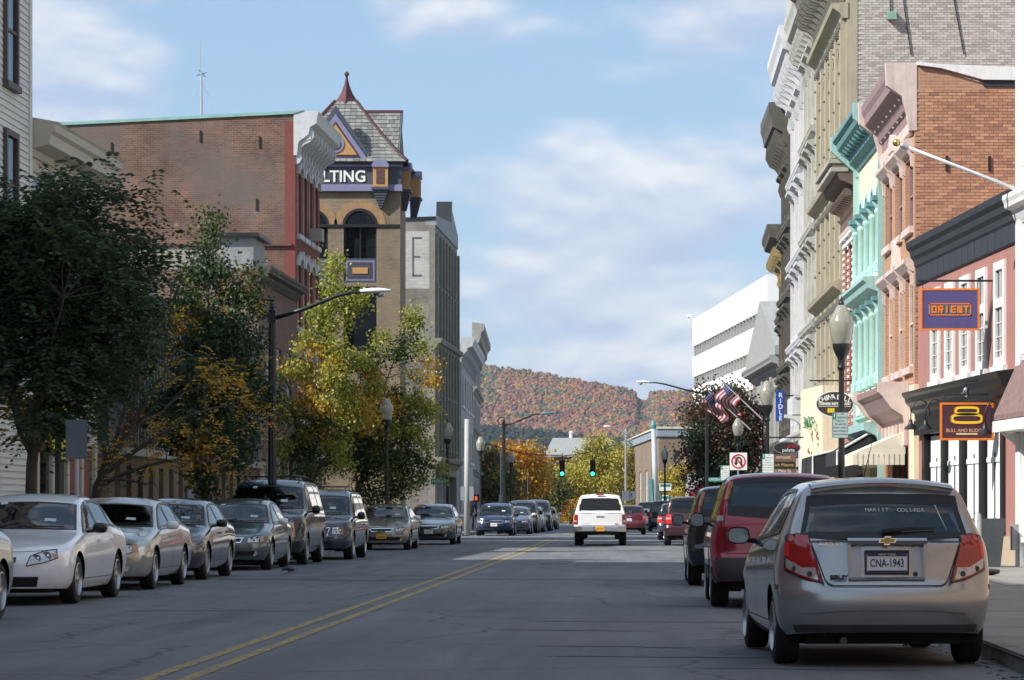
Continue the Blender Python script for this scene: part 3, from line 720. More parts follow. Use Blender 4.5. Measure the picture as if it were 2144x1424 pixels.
def sedan(name, col, label, X, Y, near=True, L=4.7, Wd=1.79, H=1.45, metal=.4, hood=(.72, .98), mir=None, spokes=5, rim=None, yaw=0, ds=.05, style='a', plate=None, rw=.315, glass=None):
    nose, cowl = hood; h = L/2
    P = dict(L=L, W=Wd, top=[(h, nose-.12), (h-.06, nose-.03), (h-.35, nose+.06), (1.05, cowl-.015), (.98, cowl+.005), (.22, H-.09), (-.2, H-.005), (-.55, H), (-.95, H-.05), (-1.62, cowl+.09), (-1.72, cowl+.075), (-h+.12, cowl+.04), (-h, cowl-.02)],
             belt=[(-h, cowl-.10), (-1.0, cowl-.02), (.95, cowl-.09), (h-.3, nose-.04), (h, nose-.14)], tumble=.42, crown=.05, front=(.8, 2.5), rear=(.6, 2.8),
             pf=[(0, -.10), (.22, -.05), (.38, 0), (.55, 0), (.68, -.05), (.8, -.12)], clr=[(-h, .25), (-1.2, .19), (1.2, .19), (h, .22)],
             gf=(.94, .27, .10, .035), gr=(-1.58, -.98, -.05, .04), side=[((-1.38, -1.08), (-1.05, -.96)), ((-1.0, -.92), (-.16, -.16)), ((-.10, -.10), (.88, .24))],
             yf=1.38, yr=-1.32, rw=rw, seat_y=.0, ym=.62, mirmat=mir, spokes=spokes, rimmat=rim or m_rim)
    c = Car(name, P); pm = paint_mat(name+'_paint_%.2f_%.2f_%.2f' % col, col, metal, .28); c.build(pm, near, ds, glass)
    if near: c.seams([-1.05, -.13, 1.0], .32); c.handles([(-.88, cowl-.16), (.06, cowl-.17)])
    z = nose
    if style == 'a':      # swept lamps, split grille
        front_face(c, ([(-.28, .56), (-.16, .46), (.16, .46), (.28, .56)], [(-.28, .62), (.28, .62)]), ([(.40, .50), (.62, .545), (.76, .60)], [(.44, .63), (.60, .70), (.73, .715)]),
                   low=([(-.52, .24), (.52, .24)], [(-.55, .37), (.55, .37)]), turn=([(.715, .60), (.755, .607)], [(.69, .66), (.745, .665)]), plate=plate)
        MB().prism([(-.045, 0), (0, -.07), (.045, 0), (0, .03)], -.01, .012, 'y').build('bonnet_emblem', mat('red_emblem', (.45, .02, .02), .3, var=.05), c.root, loc=(0, c.m_end(1)((0, .545)).y+.006, .55))
        MB().cbox((0, c.m_end(1)((0, .54)).y, .54), (.05, .02, .16)).build('grille_divider', pm, c.root)
    elif style == 'b':    # rounded lamps, chrome grille
        front_face(c, ([(-.30, .55), (.30, .55)], [(-.36, .66), (.36, .66)]), ([(.42, .545), (.6, .555), (.73, .59)], [(.43, .655), (.58, .69), (.71, .69)]),
                   low=([(-.60, .30), (.60, .30)], [(-.62, .39), (.62, .39)]), turn=([(.655, .57), (.725, .59)], [(.64, .68), (.71, .685)]), plate=plate, gchrome=True, fog=(.57, .345, .045))
    elif style == 'c':    # square lamps
        front_face(c, ([(-.40, .58), (.40, .58)], [(-.40, .66), (.40, .66)]), ([(.44, .575), (.72, .585)], [(.44, .665), (.70, .67)]),
                   low=([(-.55, .30), (.55, .30)], [(-.55, .37), (.55, .37)]), turn=([(.62, .58), (.725, .59)], [(.60, .665), (.70, .67)]), plate=plate)
        c.strip('bumper_seam', [(-.85, .53), (.85, .53)], c.m_end(1), m_frit, .012, .004)
    tag(c.root, label, 'car', 'cars parked along the left kerb' if X < -3 else None)
    c.place(X, Y, False, yaw); return c

def boxy(name, col, label, X, Y, kind='van', near=True, away=False, metal=.4, L=4.8, Wd=1.85, H=1.75, rw=.34, yaw=0, cat='car', group=None, ds=.055, rim=None, sideglass=None, spokes=5, rear_style=None, cladding=None, mir=None, glass=None, nose=.92):
    h = L/2; tint = sideglass or m_tintglass
    if kind == 'van':
        top = [(h, nose-.14), (h-.05, nose-.04), (h-.35, nose+.05), (1.25, nose+.16), (1.18, nose+.18), (.45, H-.13), (.0, H-.01), (-.6, H), (-h+.40, H-.02), (-h+.18, H-.08), (-h+.06, nose+.25), (-h, nose+.15)]
        gf = (1.12, .50, .12, .04); bl = nose+.08; side = [((-h+.42, -h+.46), (-1.15, -1.15)), ((-1.08, -1.08), (.05, .05)), ((.12, .12), (1.08, .46))]
    else:                  # sport utility
        top = [(h, nose-.10), (h-.04, nose-.02), (h-.3, nose+.08), (1.0, nose+.14), (.94, nose+.16), (.34, H-.12), (-.05, H-.01), (-.6, H), (-h+.50, H-.01), (-h+.28, H-.05), (-h+.10, nose+.22), (-h+.07, nose+.10), (-h, nose+.08)]
        gf = (.90, .38, .09, .04); bl = nose+.06; side = [((-h+.48, -h+.52), (-1.2, -1.2)), ((-1.12, -1.12), (-.20, -.20)), ((-.13, -.13), (.86, .35))]
    P = dict(L=L, W=Wd, top=top, belt=[(-h, bl), (0, bl), (.95, bl-.02), (h-.3, nose-.02), (h, nose-.12)], tumble=.24, crown=.05, rr=.12, front=(.7, 2.9), rear=(.34, 4.0),
             pf=[(0, -.1), (.3, -.03), (.42, .02), (.60, .02), (.64, -.03), (.9, -.07)], pr=[(0, -.1), (.33, -.02), (.42, .03), (.62, .03), (.66, -.04), (1.0, -.05), (1.8, -.05)],
             clr=[(-h, .34), (-1.2, .26), (1.2, .26), (h, .28)], gf=gf, gr=(-h+.105, -h+.265, -.02, .06), side=side, yf=h-.95, yr=-h+.95, rw=rw, seat_y=.15, ym=gf[0]-.3,
             mirmat=mir or m_black, msz=(.19, .20), sideglass=tint, rearglass=tint, spokes=spokes, rimmat=rim or m_rim, tw=.225, arch=.065)
    c = Car(name, P); pm = paint_mat(name+'_paint_%.2f_%.2f_%.2f' % col, col, metal, .3); c.build(pm, near, ds, glass)
    if near: c.seams([-1.12, .02, gf[0]+.02], .40); c.handles([(-.95, bl-.16), (.14, bl-.16)])
    if away:
        E = c.m_end(-1)
        if rear_style == 'tall':      # tall lamps climbing the rear pillars
            for sx in (1, -1):
                f = lambda pl: [(sx*x, z) for x, z in pl]
                t = c.patch('tail_lamp', f([(.73, nose+.20), (.80, nose+.20)]), f([(.655, H-.36), (.715, H-.36)]), E, m_red, 4, 10, .012)
                c.patch('indicator_lens', f([(.66, H-.35), (.715, H-.35)]), f([(.60, H-.13), (.65, H-.13)]), E, m_amber, 4, 6, .012, t)
                c.patch('reverse_lamp', f([(.72, nose+.12), (.80, nose+.12)]), f([(.73, nose+.19), (.80, nose+.19)]), E, m_clear, 4, 3, .012, t)
        elif rear_style == 'low':
            for sx in (1, -1):
                f = lambda pl: [(sx*x, z) for x, z in pl]
                t = c.patch('tail_lamp', f([(.67, nose-.20), (.87, nose-.20)]), f([(.69, nose+.10), (.85, nose+.10)]), E, m_bright_red, 5, 8, .012)
                c.patch('reverse_lamp', f([(.68, nose-.06), (.87, nose-.06)]), f([(.68, nose+.0), (.86, nose+.0)]), E, m_clear, 5, 3, .016, t)
        c.plate(-1, 0 if rear_style != 'tall' else -.1, nose-.16, 'DKW 4081')
        if cladding:
            c.patch('bumper', [(-Wd/2+.10, .36), (Wd/2-.10, .36)], [(-Wd/2+.07, .63), (Wd/2-.07, .63)], E, m_trim, 26, 4, .02)
            for sx in (1, -1):
                for (y0, y1) in ((-h+.2, P['yr']-rw-.08), (P['yr']+rw+.08, P['yf']-rw-.08)):
                    c.patch('side_cladding', [(y0, .32), (y1, .32)], [(y0, .52), (y1, .52)], c.m_side(sx), m_trim, 10, 3, .012)
        if cladding: c.strip('tailgate_seam', [(-.66, H-.2), (-.72, nose+.1), (-.70, .68), (.70, .68), (.72, nose+.1), (.66, H-.2)], E, m_frit, .010, .003, 40)
        MB().tube([(.0, -h-.02, nose+.02), (.12, -h-.02, nose+.02)], .016, 6).build('tailgate_handle', m_chrome, c.root)
    else:
        front_face(c, ([(-.40, .58), (.40, .58)], [(-.46, nose-.14), (.46, nose-.14)]), ([(.50, .60), (.78, .63)], [(.50, nose-.13), (.76, nose-.12)]), low=([(-.5, .36), (.5, .36)], [(-.5, .47), (.5, .47)]),
                   turn=([(.69, .61), (.775, .63)], [(.68, nose-.14), (.75, nose-.13)]), plate=(.52, 'EHC 5530'), gchrome=True)
    tag(c.root, label, cat, group); c.place(X, Y, away, yaw); return c

def roof_rack(c, H):
    for sx in (-1, 1): MB().tube([(sx*.6, -1.6, H-.02), (sx*.6, -1.5, H+.05), (sx*.6, .0, H+.06), (sx*.6, .15, H)], .016, 6).build('roof_rail', m_black, c.root)
    for y in (-1.2, -.3): MB().tube([(-.6, y, H+.055), (.6, y, H+.055)], .014, 6).build('roof_bar', m_black, c.root)

def pickup():
    H, L, h = 1.78, 5.2, 2.6; nose = .98
    P = dict(L=L, W=1.80, top=[(h, nose-.10), (h-.05, nose), (h-.4, nose+.08), (1.25, 1.13), (1.2, 1.15), (.62, H-.12), (.3, H-.01), (0, H), (-.3, H), (-h+.50, H-.02), (-h+.22, H-.05), (-h+.16, H-.12), (-h+.07, 1.17), (-h+.05, 1.12), (-h, 1.10)],
             belt=[(-h, 1.09), (.9, 1.07), (h-.3, nose-.02), (h, nose-.1)], tumble=.26, crown=.05, rr=.10, front=(.6, 3.2), rear=(.20, 5.0),
             pf=[(0, -.05), (.4, .02), (.6, 0), (.9, -.04)], pr=[(0, -.12), (.40, -.12), (.60, -.10), (.64, 0), (1.1, 0), (1.2, -.02), (1.8, -.02)], clr=[(-h, .52), (-1.6, .42), (1.2, .36), (h, .40)],
             gf=(1.15, .66, .08, .04), gr=(-h+.085, -h+.15, -.01, .09), side=[((-h+.5, -h+.55), (-.75, -.75)), ((-.62, -.62), (.12, .12)), ((.2, .2), (1.1, .64))],
             yf=h-.9, yr=-h+1.15, rw=.37, ym=.85, mirmat=m_steel, msz=(.2, .17), tw=.245, arch=.07, rearglass=m_darkglass, sideglass=m_tintglass, frit=.03)
    c = Car('pickup_truck', P).build(paint_mat('truck_white', (.80, .80, .79), .0, .35), True, .055)
    c.seams([-.68, .18, 1.2], .5); c.handles([(-.5, .95), (.34, .95)]); E = c.m_end(-1)
    for sx in (1, -1):
        f = lambda pl: [(sx*x, z) for x, z in pl]
        t = c.patch('tail_lamp', f([(.775, .72), (.885, .72)]), f([(.765, 1.06), (.86, 1.06)]), E, m_red, 4, 8, .012)
        c.patch('reverse_lamp', f([(.785, .80), (.88, .80)]), f([(.785, .86), (.88, .86)]), E, m_clear, 4, 3, .016, t)
    q = E((0, .8)).y
    c.strip('tailgate_seam', [(-.755, 1.10), (-.755, .68), (.755, .68), (.755, 1.10), (-.755, 1.10)], E, m_frit, .012, .004, 60)
    MB().prism([(-.14, -.02), (.14, -.02), (.11, .025), (-.11, .025)], -.012, .012, 'y').build('tailgate_handle', m_chrome, c.root, loc=(0, q-.012, 1.0))
    b = MB(); b.prism([(q-.10, .47), (q-.13, .50), (q-.13, .62), (q-.10, .66), (q+.04, .66), (q+.04, .47)], -.62, -.22); b.prism([(q-.10, .47), (q-.13, .50), (q-.13, .62), (q-.10, .66), (q+.04, .66), (q+.04, .47)], .22, .62)
    b.prism([(q-.06, .50), (q-.06, .655), (q+.04, .66), (q+.04, .50)], -.22, .22)
    for sx in (-1, 1): b.prism([(sx*.62, q-.13), (sx*.88, q-.04), (sx*.90, q+.20), (sx*.62, q+.2)], .48, .655, 'z')
    b.build('bumper', mat('brushed_chrome', (.50, .51, .53), .22, .9, var=.05), c.root)
    MB().box(-.62, .62, q-.02, q+.3, .36, .47).build('hitch_beam', m_under, c.root)
    for sx in (-1, 1):
        MB().box(sx*.72-.10, sx*.72+.10, -1.75, -1.70, .22, .55).build('mud_flap', m_under, c.root)
    pl = MB().cbox((0, 0, 0), (.31, .012, .16)).build('licence_plate', m_nyo, c.root, loc=(0, q-.07, .575))
    text('plate_number', 'EBY-4172', .075, m_navy, pl, (0, -.0075, -.01), (R(90), 0, 0), .001, sx=.8)
    MB().cbox((0, 0, 0), (.26, .03, .05)).build('high_brake_lamp', m_red, c.root, loc=(0, -h+.14, H-.045))
    text('tailgate_lettering', 'GMC', .06, mat('red_emblem', (.45, .02, .02), .3, var=.05), c.root, (.56, q-.012, .74), (R(90), 0, 0), .002, bold=.002)
    text('tailgate_lettering', 'C A N Y O N', .05, m_steel, c.root, (-.48, q-.012, .74), (R(90), 0, 0), .002)
    for sx in (-1, 1): MB().tube([(sx*.42, -h+.20, H-.02), (sx*.42, -h+.19, H+.02)], .006, 5).build('cap_hinge', m_black, c.root)
    MB().tube([(.62, 1.2, 1.1), (.66, 1.1, 1.95)], [.006, .003], 5).build('aerial', m_black, c.root)
    tag(c.root, 'white pickup truck with a cap over its bed driving away mid street', 'pickup truck')
    c.place(wx(1257, 95), 95+1.45); return c

hatchback()
LG = 'cars parked along the left kerb'; RG = 'cars parked along the right kerb'
sedan('sedan_car', (.87, .88, .90), 'white sedan with black door mirrors parked on the left, largest there', wx(168, 36.2)-.90, 36.2+1.38, L=4.8, Wd=1.80, H=1.45, metal=.0, mir=m_black, style='a', ds=.045, plate=None)
sedan('sedan_car', (.42, .41, .36), 'pale champagne sedan parked behind the white sedan', wx(330, 42.7)-.90, 42.7+1.38, L=4.85, Wd=1.78, H=1.43, metal=.45, style='b', spokes=6, plate=None)
def wagon_car():
    c = sedan('sedan_car', (.070, .070, .084), 'dark purplish-grey sedan between the champagne and grey-green sedans', wx(438, 48.6)-.89, 48.6+1.38, L=4.75, Wd=1.77, H=1.44, metal=.5, style='c', spokes=7, rim=m_hub, mir=m_black, plate=None)
wagon_car()
sedan('sedan_car', (.105, .13, .14), 'grey-green compact sedan parked in front of the tall dark van', wx(574, 56.6)-.86, 56.6+1.30, L=4.5, Wd=1.70, H=1.47, metal=.45, style='b', spokes=7, rim=m_hub, plate=None)
v = boxy('van_car', (.030, .042, .052), 'tall dark passenger van with tinted side windows parked on the left', wx(645, 61.8)-.98, 61.8+1.5, kind='van', L=4.8, Wd=1.96, H=1.93, nose=1.08, cat='van', group=LG, rim=m_hub, sideglass=m_darkglass, mir=m_black)
v.root.name = 'passenger_van'; roof_rack(v, 1.93)
v = boxy('minivan_car', (.055, .070, .095), 'dark blue-grey minivan with roof rails parked behind the tall van', wx(742, 68.3)-.96, 68.3+1.45, kind='van', L=4.9, Wd=1.93, H=1.75, nose=.93, cat='minivan', group=LG)
v.root.name = 'minivan'; roof_rack(v, 1.75)
sedan('sedan_car', (.27, .28, .265), 'silver-grey sedan with an orange front plate parked on the left', wx(863, 84.5)-.86, 84.5+1.3, L=4.4, Wd=1.70, H=1.42, metal=.5, style='b', spokes=7, rim=m_hub, plate=(.42, 'CXR-2086', m_nyo))
sedan('sedan_car', (.10, .115, .125), 'grey sedan last before the side street on the left', wx(957, 97.5)-.92, 97.5+1.3, L=4.8, Wd=1.82, H=1.45, metal=.5, style='b', plate=(.46, 'AKV-9314'), ds=.06)
sedan('sedan_car', (.36, .37, .38), 'silver car cut off by the left edge of the photo', wx(8, 31.0)-.87, 31.0-1.42, L=4.6, Wd=1.78, H=1.43, metal=.5, style='c', plate=None)
FG = 'cars parked beyond the side street on the left'
v = boxy('suv_car', (.030, .050, .115), 'dark blue estate car with roof rails, first beyond the left side street', wx(1076, 130)-.90, 131.5, kind='suv', near=True, L=4.6, Wd=1.78, H=1.55, nose=.86, rw=.32, group=FG, ds=.09, cat='car'); v.root.name = 'estate_car'; roof_rack(v, 1.55)
sedan('sedan_car', (.040, .050, .085), 'dark blue sedan second beyond the left side street', wx(1112, 138)-.86, 139.3, near=True, L=4.5, Wd=1.72, H=1.40, style='c', ds=.09)
v = boxy('suv_car', (.020, .022, .028), 'black sport utility vehicle third beyond the left side street', wx(1127, 144.5)-.9, 146, kind='suv', near=False, L=4.6, Wd=1.8, H=1.72, nose=.95, group=FG, ds=.09); v.root.name = 'sport_utility_vehicle'
sedan('sedan_car', (.30, .31, .33), 'pale grey sedan fourth beyond the left side street', wx(1140, 151)-.86, 152.5, near=False, L=4.5, Wd=1.72, H=1.42, style='c', ds=.09)
v = boxy('suv_car', (.020, .035, .040), 'dark teal van fifth beyond the left side street', wx(1155, 158)-.95, 159.5, kind='van', near=False, L=4.7, Wd=1.9, H=1.8, nose=.95, group=FG, ds=.09, cat='van'); v.root.name = 'parked_van'
sedan('sedan_car', (.022, .022, .026), 'black sedan furthest along the left kerb', wx(1168, 172)-.86, 173, near=False, L=4.5, Wd=1.75, H=1.43, style='c', ds=.09)
pickup()
v = boxy('suv_car', (.30, .016, .032), 'red sport utility vehicle with tall tail lamps parked ahead of the silver hatchback', .90+.89, 35.1+1.32, kind='suv', away=True, L=4.45, Wd=1.78, H=1.70, nose=.96, rear_style='tall', cladding=True, group=RG, ds=.045, metal=.3); v.root.name = 'sport_utility_vehicle'
v = boxy('suv_car', (.022, .022, .026), 'black estate vehicle with tall red tail lamps parked ahead of the red one', .80+.88, 45+1.35, kind='suv', away=True, L=4.6, Wd=1.78, H=1.63, nose=.92, rear_style='tall', group=RG, ds=.06, metal=.3); v.root.name = 'sport_utility_vehicle'
v = boxy('suv_car', (.060, .022, .026), 'dark maroon sport utility vehicle right of the white pickup', .9+.93, 95+1.4, kind='suv', away=True, L=4.7, Wd=1.86, H=1.68, nose=.95, rear_style='low', group=RG, ds=.06, metal=.3); v.root.name = 'sport_utility_vehicle'
v = boxy('suv_car', (.14, .022, .030), 'dull red hatchback half hidden ahead of the white pickup', .42-.86, 135+1.3, kind='suv', away=True, L=4.3, Wd=1.72, H=1.44, nose=.88, rear_style='low', rw=.31, ds=.08, near=False); v.root.name = 'hatchback_car'
v = boxy('suv_car', (.70, .71, .71), 'white van far ahead between the red hatchback and black off-roader', wx(1360, 169), 169.5, kind='van', away=True, L=4.8, Wd=1.85, H=1.72, nose=.95, rear_style='low', ds=.1, near=False, cat='van'); v.root.name = 'parked_van'
v = boxy('suv_car', (.018, .019, .02), 'black boxy off-roader far ahead beside the maroon one', wx(1389, 157), 158, kind='suv', away=True, L=4.2, Wd=1.75, H=1.75, nose=.98, rear_style='low', ds=.1, near=False); v.root.name = 'sport_utility_vehicle'
v = boxy('suv_car', (.06, .07, .10), 'dark blue car just beyond the maroon sport utility vehicle', wx(1406, 112)+.3, 113, kind='suv', away=True, L=4.4, Wd=1.75, H=1.50, nose=.9, rear_style='low', ds=.1, near=False, group=RG); v.root.name = 'estate_car'
# ------------------------------------------------------------------ ground
def asphalt():
    m = bpy.data.materials.new('asphalt'); m.use_nodes = True; t = m.node_tree; b = t.nodes['Principled BSDF']; b.inputs['Roughness'].default_value = .82
    tcn = t.nodes.new('ShaderNodeTexCoord')
    def noi(sc, stretch, det=5):
        mp = t.nodes.new('ShaderNodeMapping'); mp.inputs['Scale'].default_value = stretch; t.links.new(tcn.outputs['Object'], mp.inputs[0])
        n = t.nodes.new('ShaderNodeTexNoise'); n.inputs['Scale'].default_value = sc; n.inputs['Detail'].default_value = det; n.inputs['Roughness'].default_value = .65
        t.links.new(mp.outputs[0], n.inputs['Vector']); return n.outputs['Fac']
    big, lane, fine = noi(.25, (1, .35, 1)), noi(1.4, (1, .05, 1), 3), noi(40, (1, 1, 1), 3)
    def mrange(v, a, b_, c, d):
        r = t.nodes.new('ShaderNodeMapRange'); t.links.new(v, r.inputs[0])
        for k, x in zip(('From Min', 'From Max', 'To Min', 'To Max'), (a, b_, c, d)): r.inputs[k].default_value = x
        return r.outputs[0]
    def mul(a, b_):
        n = t.nodes.new('ShaderNodeMath'); n.operation = 'MULTIPLY'; t.links.new(a, n.inputs[0]); t.links.new(b_, n.inputs[1]); return n.outputs[0]
    vo = t.nodes.new('ShaderNodeTexVoronoi'); vo.feature = 'DISTANCE_TO_EDGE'; vo.inputs['Scale'].default_value = .42
    wv = t.nodes.new('ShaderNodeMix'); wv.data_type = 'VECTOR'; wv.inputs['Factor'].default_value = .35; nn = t.nodes.new('ShaderNodeTexNoise'); nn.inputs['Scale'].default_value = 1.5; nn.inputs['Detail'].default_value = 4; t.links.new(tcn.outputs['Object'], nn.inputs['Vector'])
    t.links.new(tcn.outputs['Object'], wv.inputs[4]); t.links.new(nn.outputs['Color'], wv.inputs[5]); t.links.new(wv.outputs[1], vo.inputs['Vector'])
    crack = mrange(vo.outputs['Distance'], .004, .012, .55, 1.0); oil = mrange(noi(.9, (1, .12, 1), 4), .56, .72, 1.0, .62)
    k = mul(mul(crack, oil), mul(mrange(big, .3, .7, .80, 1.2), mul(mrange(lane, .3, .7, .80, 1.2), mrange(fine, .3, .7, .72, 1.28)))) if True else mul(mul(mrange(big, .3, .7, .82, 1.18), mrange(lane, .3, .7, .86, 1.14)), mrange(fine, .3, .7, .75, 1.25))
    mx = t.nodes.new('ShaderNodeMix'); mx.data_type = 'RGBA'; mx.blend_type = 'MULTIPLY'; mx.inputs['Factor'].default_value = 1
    mx.inputs[6].default_value = (.130, .136, .147, 1); t.links.new(k, mx.inputs[7]); t.links.new(mx.outputs[2], b.inputs['Base Color'])
    bp = t.nodes.new('ShaderNodeBump'); bp.inputs['Strength'].default_value = .35; bp.inputs['Distance'].default_value = .01; t.links.new(noi(60, (1, 1, 1), 2), bp.inputs['Height']); t.links.new(bp.outputs[0], b.inputs['Normal'])
    return m
def worn_paint(name, col, keep):
    m = mat(name, col, .8, var=.25, scale=7); t = m.node_tree; b = t.nodes['Principled BSDF']; src = b.inputs['Base Color'].links[0].from_socket; tcn = t.nodes.new('ShaderNodeTexCoord'); mp = t.nodes.new('ShaderNodeMapping'); mp.inputs['Scale'].default_value = (1, .35, 1); t.links.new(tcn.outputs['Object'], mp.inputs[0])
    n = t.nodes.new('ShaderNodeTexNoise'); n.inputs['Scale'].default_value = 9; n.inputs['Detail'].default_value = 8; n.inputs['Roughness'].default_value = .8; t.links.new(mp.outputs[0], n.inputs['Vector'])
    r = t.nodes.new('ShaderNodeMapRange'); r.inputs['From Min'].default_value = keep-.03; r.inputs['From Max'].default_value = keep+.09; t.links.new(n.outputs['Fac'], r.inputs[0])
    mx = t.nodes.new('ShaderNodeMix'); mx.data_type = 'RGBA'; t.links.new(r.outputs[0], mx.inputs['Factor']); t.links.new(src, mx.inputs[6]); mx.inputs[7].default_value = (.115, .115, .115, 1); t.links.new(mx.outputs[2], b.inputs['Base Color']); return m
def sheet(name, poly, z, m, kind='structure', parent=None):
    b = MB(); b.add([(x, y, z) for x, y in poly], [list(range(len(poly)))]); o = b.build(name, m, parent)
    if parent is None: tag(o, kind=kind)
    return o
m_ground = mat('bare_ground', (.10, .095, .075), .95, var=.3, scale=.3)
m_conc = mat('sidewalk_concrete', (.22, .21, .195), .9, var=.22, scale=1.2, bump=.2)
m_kerb = mat('kerb_stone', (.19, .19, .185), .9, var=.35, scale=4, bump=.3)
m_yel = worn_paint('road_yellow', (.36, .27, .085), .50)
m_wl = worn_paint('road_white', (.42, .42, .40), .46)
m_tar = mat('tar_seam', (.022, .022, .023), .6, var=.2)
def kerbL(Y): return -9.55+max(0, Y-40)*.0165
def kerbR(Y): return 2.88+max(0, Y-60)*.004
b = MB(); b.add([(-9000, -300, -.02), (9000, -300, -.02), (9000, 9000, -.02), (-9000, 9000, -.02)], [(0, 1, 2, 3)]); tag(b.build('ground', m_ground), kind='structure')
YS = [-40, 0, 20, 40, 60, 80, 100, 118]
road = sheet('road', [(kerbL(-40)-.1, -40), (kerbR(0)+.1, -40)]+[(kerbR(Y)+.1, Y) for Y in (60, 150, 240)]+[(60, 243), (60, 252), (-60, 252), (-60, 243)]+[(kerbL(Y)-.1, Y) for Y in (240, 130)]+[(-60, 128), (-60, 118)]+[(kerbL(118)-.1, 118), (kerbL(60)-.1, 60), (kerbL(40)-.1, 40)], 0, asphalt())
def walk(name, inner, outer, Y0, Y1, sgn, step):
    """sidewalk slabs as separate pieces behind a kerb of stones"""
    base = MB(); n = int((Y1-Y0)/10)+1; ys = np.linspace(Y0, Y1, n+1)
    for a, c in zip(ys, ys[1:]): base.add([(inner(a), a, .118), (outer(a), a, .118), (outer(c), c, .118), (inner(c), c, .118)], [(0, 1, 2, 3) if sgn > 0 else (3, 2, 1, 0)])
    o = tag(base.build(name, mat('joint_concrete', (.07, .068, .06), .95, var=.2)), kind='structure')
    y = Y0
    while y < Y1:
        y2 = min(y+step, Y1); W_ = abs(outer(y)-inner(y)); k = 2
        for i in range(k):
            x0 = inner(y)+sgn*(.17+(W_-.2)*i/k+.006); x1 = inner(y)+sgn*(.17+(W_-.2)*(i+1)/k-.006)
            j = random.uniform(-.003, .003); MB().box(min(x0, x1), max(x0, x1), y+.006, y2-.006, .05, .13+j).build('paving_slab', m_conc, o)
        y = y2
    y = Y0
    while y < Y1:
        y2 = min(y+2.4, Y1); M = MB(); a, c = inner(y), inner(y2); s_ = sgn
        vs = [(a, y+.008, -.02), (a+s_*.16, y+.008, -.02), (c+s_*.16, y2-.008, -.02), (c, y2-.008, -.02)]
        vs += [(a+s_*.02, y+.008, .136), (a+s_*.16, y+.008, .138), (c+s_*.16, y2-.008, .138), (c+s_*.02, y2-.008, .136)]
        M.add(vs, [(0, 1, 5, 4), (1, 2, 6, 5), (2, 3, 7, 6), (3, 0, 4, 7), (4, 5, 6, 7)] if s_ > 0 else [(4, 5, 1, 0), (5, 6, 2, 1), (6, 7, 3, 2), (7, 4, 0, 3), (7, 6, 5, 4)]); M.build('kerb_stone', m_kerb, o); y = y2
    return o
walk('sidewalk_right', kerbR, lambda Y: 7.7 if Y < 60 else 7.3, 14, 150, 1, 2.0)
walk('sidewalk_left', kerbL, lambda Y: kerbL(Y)-3.4, 24, 118, -1, 3.0)
walk('sidewalk_left', kerbL, lambda Y: kerbL(Y)-4.2, 128, 210, -1, 4.0)
tag(MB().prism([(.55, 174), (8, 168), (9, 240), (.55, 240)], -.02, .13, 'z').build('sidewalk_corner', m_conc), kind='structure')
def stripe(name, pts, wd, z, m):
    b = MB(); n = len(pts)
    for (x, y), (x2, y2) in zip(pts, pts[1:]): b.add([(x-wd/2, y, z), (x+wd/2, y, z), (x2+wd/2, y2, z), (x2-wd/2, y2, z)], [(0, 1, 2, 3)])
    return b.build(name, m, road)
for dx in (-.16, .13): stripe('yellow_line', [(-3.40+dx, Y) for Y in np.linspace(8, 113, 22)], .115, .004, m_yel); stripe('yellow_line', [(-3.40+dx, Y) for Y in np.linspace(133, 238, 22)], .115, .004, m_yel)
for Y in (26.3, 32.9, 40.0, 52, 58, 64, 70.5): MB().add([(.55, Y, .004), (kerbR(Y)-.1, Y, .004), (kerbR(Y)-.1, Y+.10, .004), (.55, Y+.10, .004)], [(0, 1, 2, 3)]).build('parking_line', m_wl, road)
for Y in (39.0, 45.2, 51.6, 59.2): MB().add([(kerbL(Y)+.1, Y, .004), (-6.9, Y, .004), (-6.9, Y+.10, .004), (kerbL(Y)+.1, Y+.10, .004)], [(0, 1, 2, 3)]).build('parking_line', m_wl, road)
def seam(pts, wd):
    b = MB(); vs = []
    for x, y in pts: vs += [(x, y-wd/2, .0045), (x, y+wd/2, .0045)]
    b.add(vs, [(2*i, 2*i+2, 2*i+3, 2*i+1) for i in range(len(pts)-1)]); b.build('tar_seam', m_tar, road)
random.seed(3)
def wig(x0, x1, Y, amp, slope=0): return [(x, Y+slope*(x-x0)+amp*math.sin(x*1.3+Y)+random.uniform(-.05, .05)) for x in np.linspace(x0, x1, 40)]
seam(wig(-7.4, 2.6, 48.5, .35, .02), .34); seam(wig(-6.2, -4.0, 33.5, .15), .10); seam(wig(-5.8, -3.5, 51.5, .1), .12); seam(wig(.2, 2.6, 38.5, .12), .12)
# flat grey strips across the near road, tapered at both ends
m_strip = mat('strip_grey', (.125, .125, .125), .85, var=.3, scale=6, stretch=(1, .3, 1))
for x0, x1, Y, w in ((-1.2, 1.6, 30.5, .16), (-.9, .5, 25.0, .10), (-.8, 2.2, 23.2, .12), (.0, 1.6, 35.4, .14), (.4, 2.2, 21.5, .12), (-1.5, .2, 28.3, .1)):
    b = MB(); vs = []; n = 24
    for k in range(n+1):
        t = k/n; x = x0+(x1-x0)*t; e = w*math.sin(math.pi*t)**.5*(1+.3*math.sin(9*t+Y)); yy = Y-.25*t+.06*math.sin(5*t); vs += [(x, yy-e, .0042), (x, yy+e, .0042)]
    b.add(vs, [(2*i, 2*i+2, 2*i+3, 2*i+1) for i in range(n)]); b.build('asphalt_patch', m_strip, road)  # flat grey strip laid on the road
# manhole and leaf litter
mh = MB().lathe([(.36, .0), (.36, .006), (.34, .006), (.33, .004), (.001, .004)], 24).build('manhole_cover', mat('cast_iron', (.03, .03, .032), .5, .6, var=.2), road, loc=(-1.9, 63, .002))
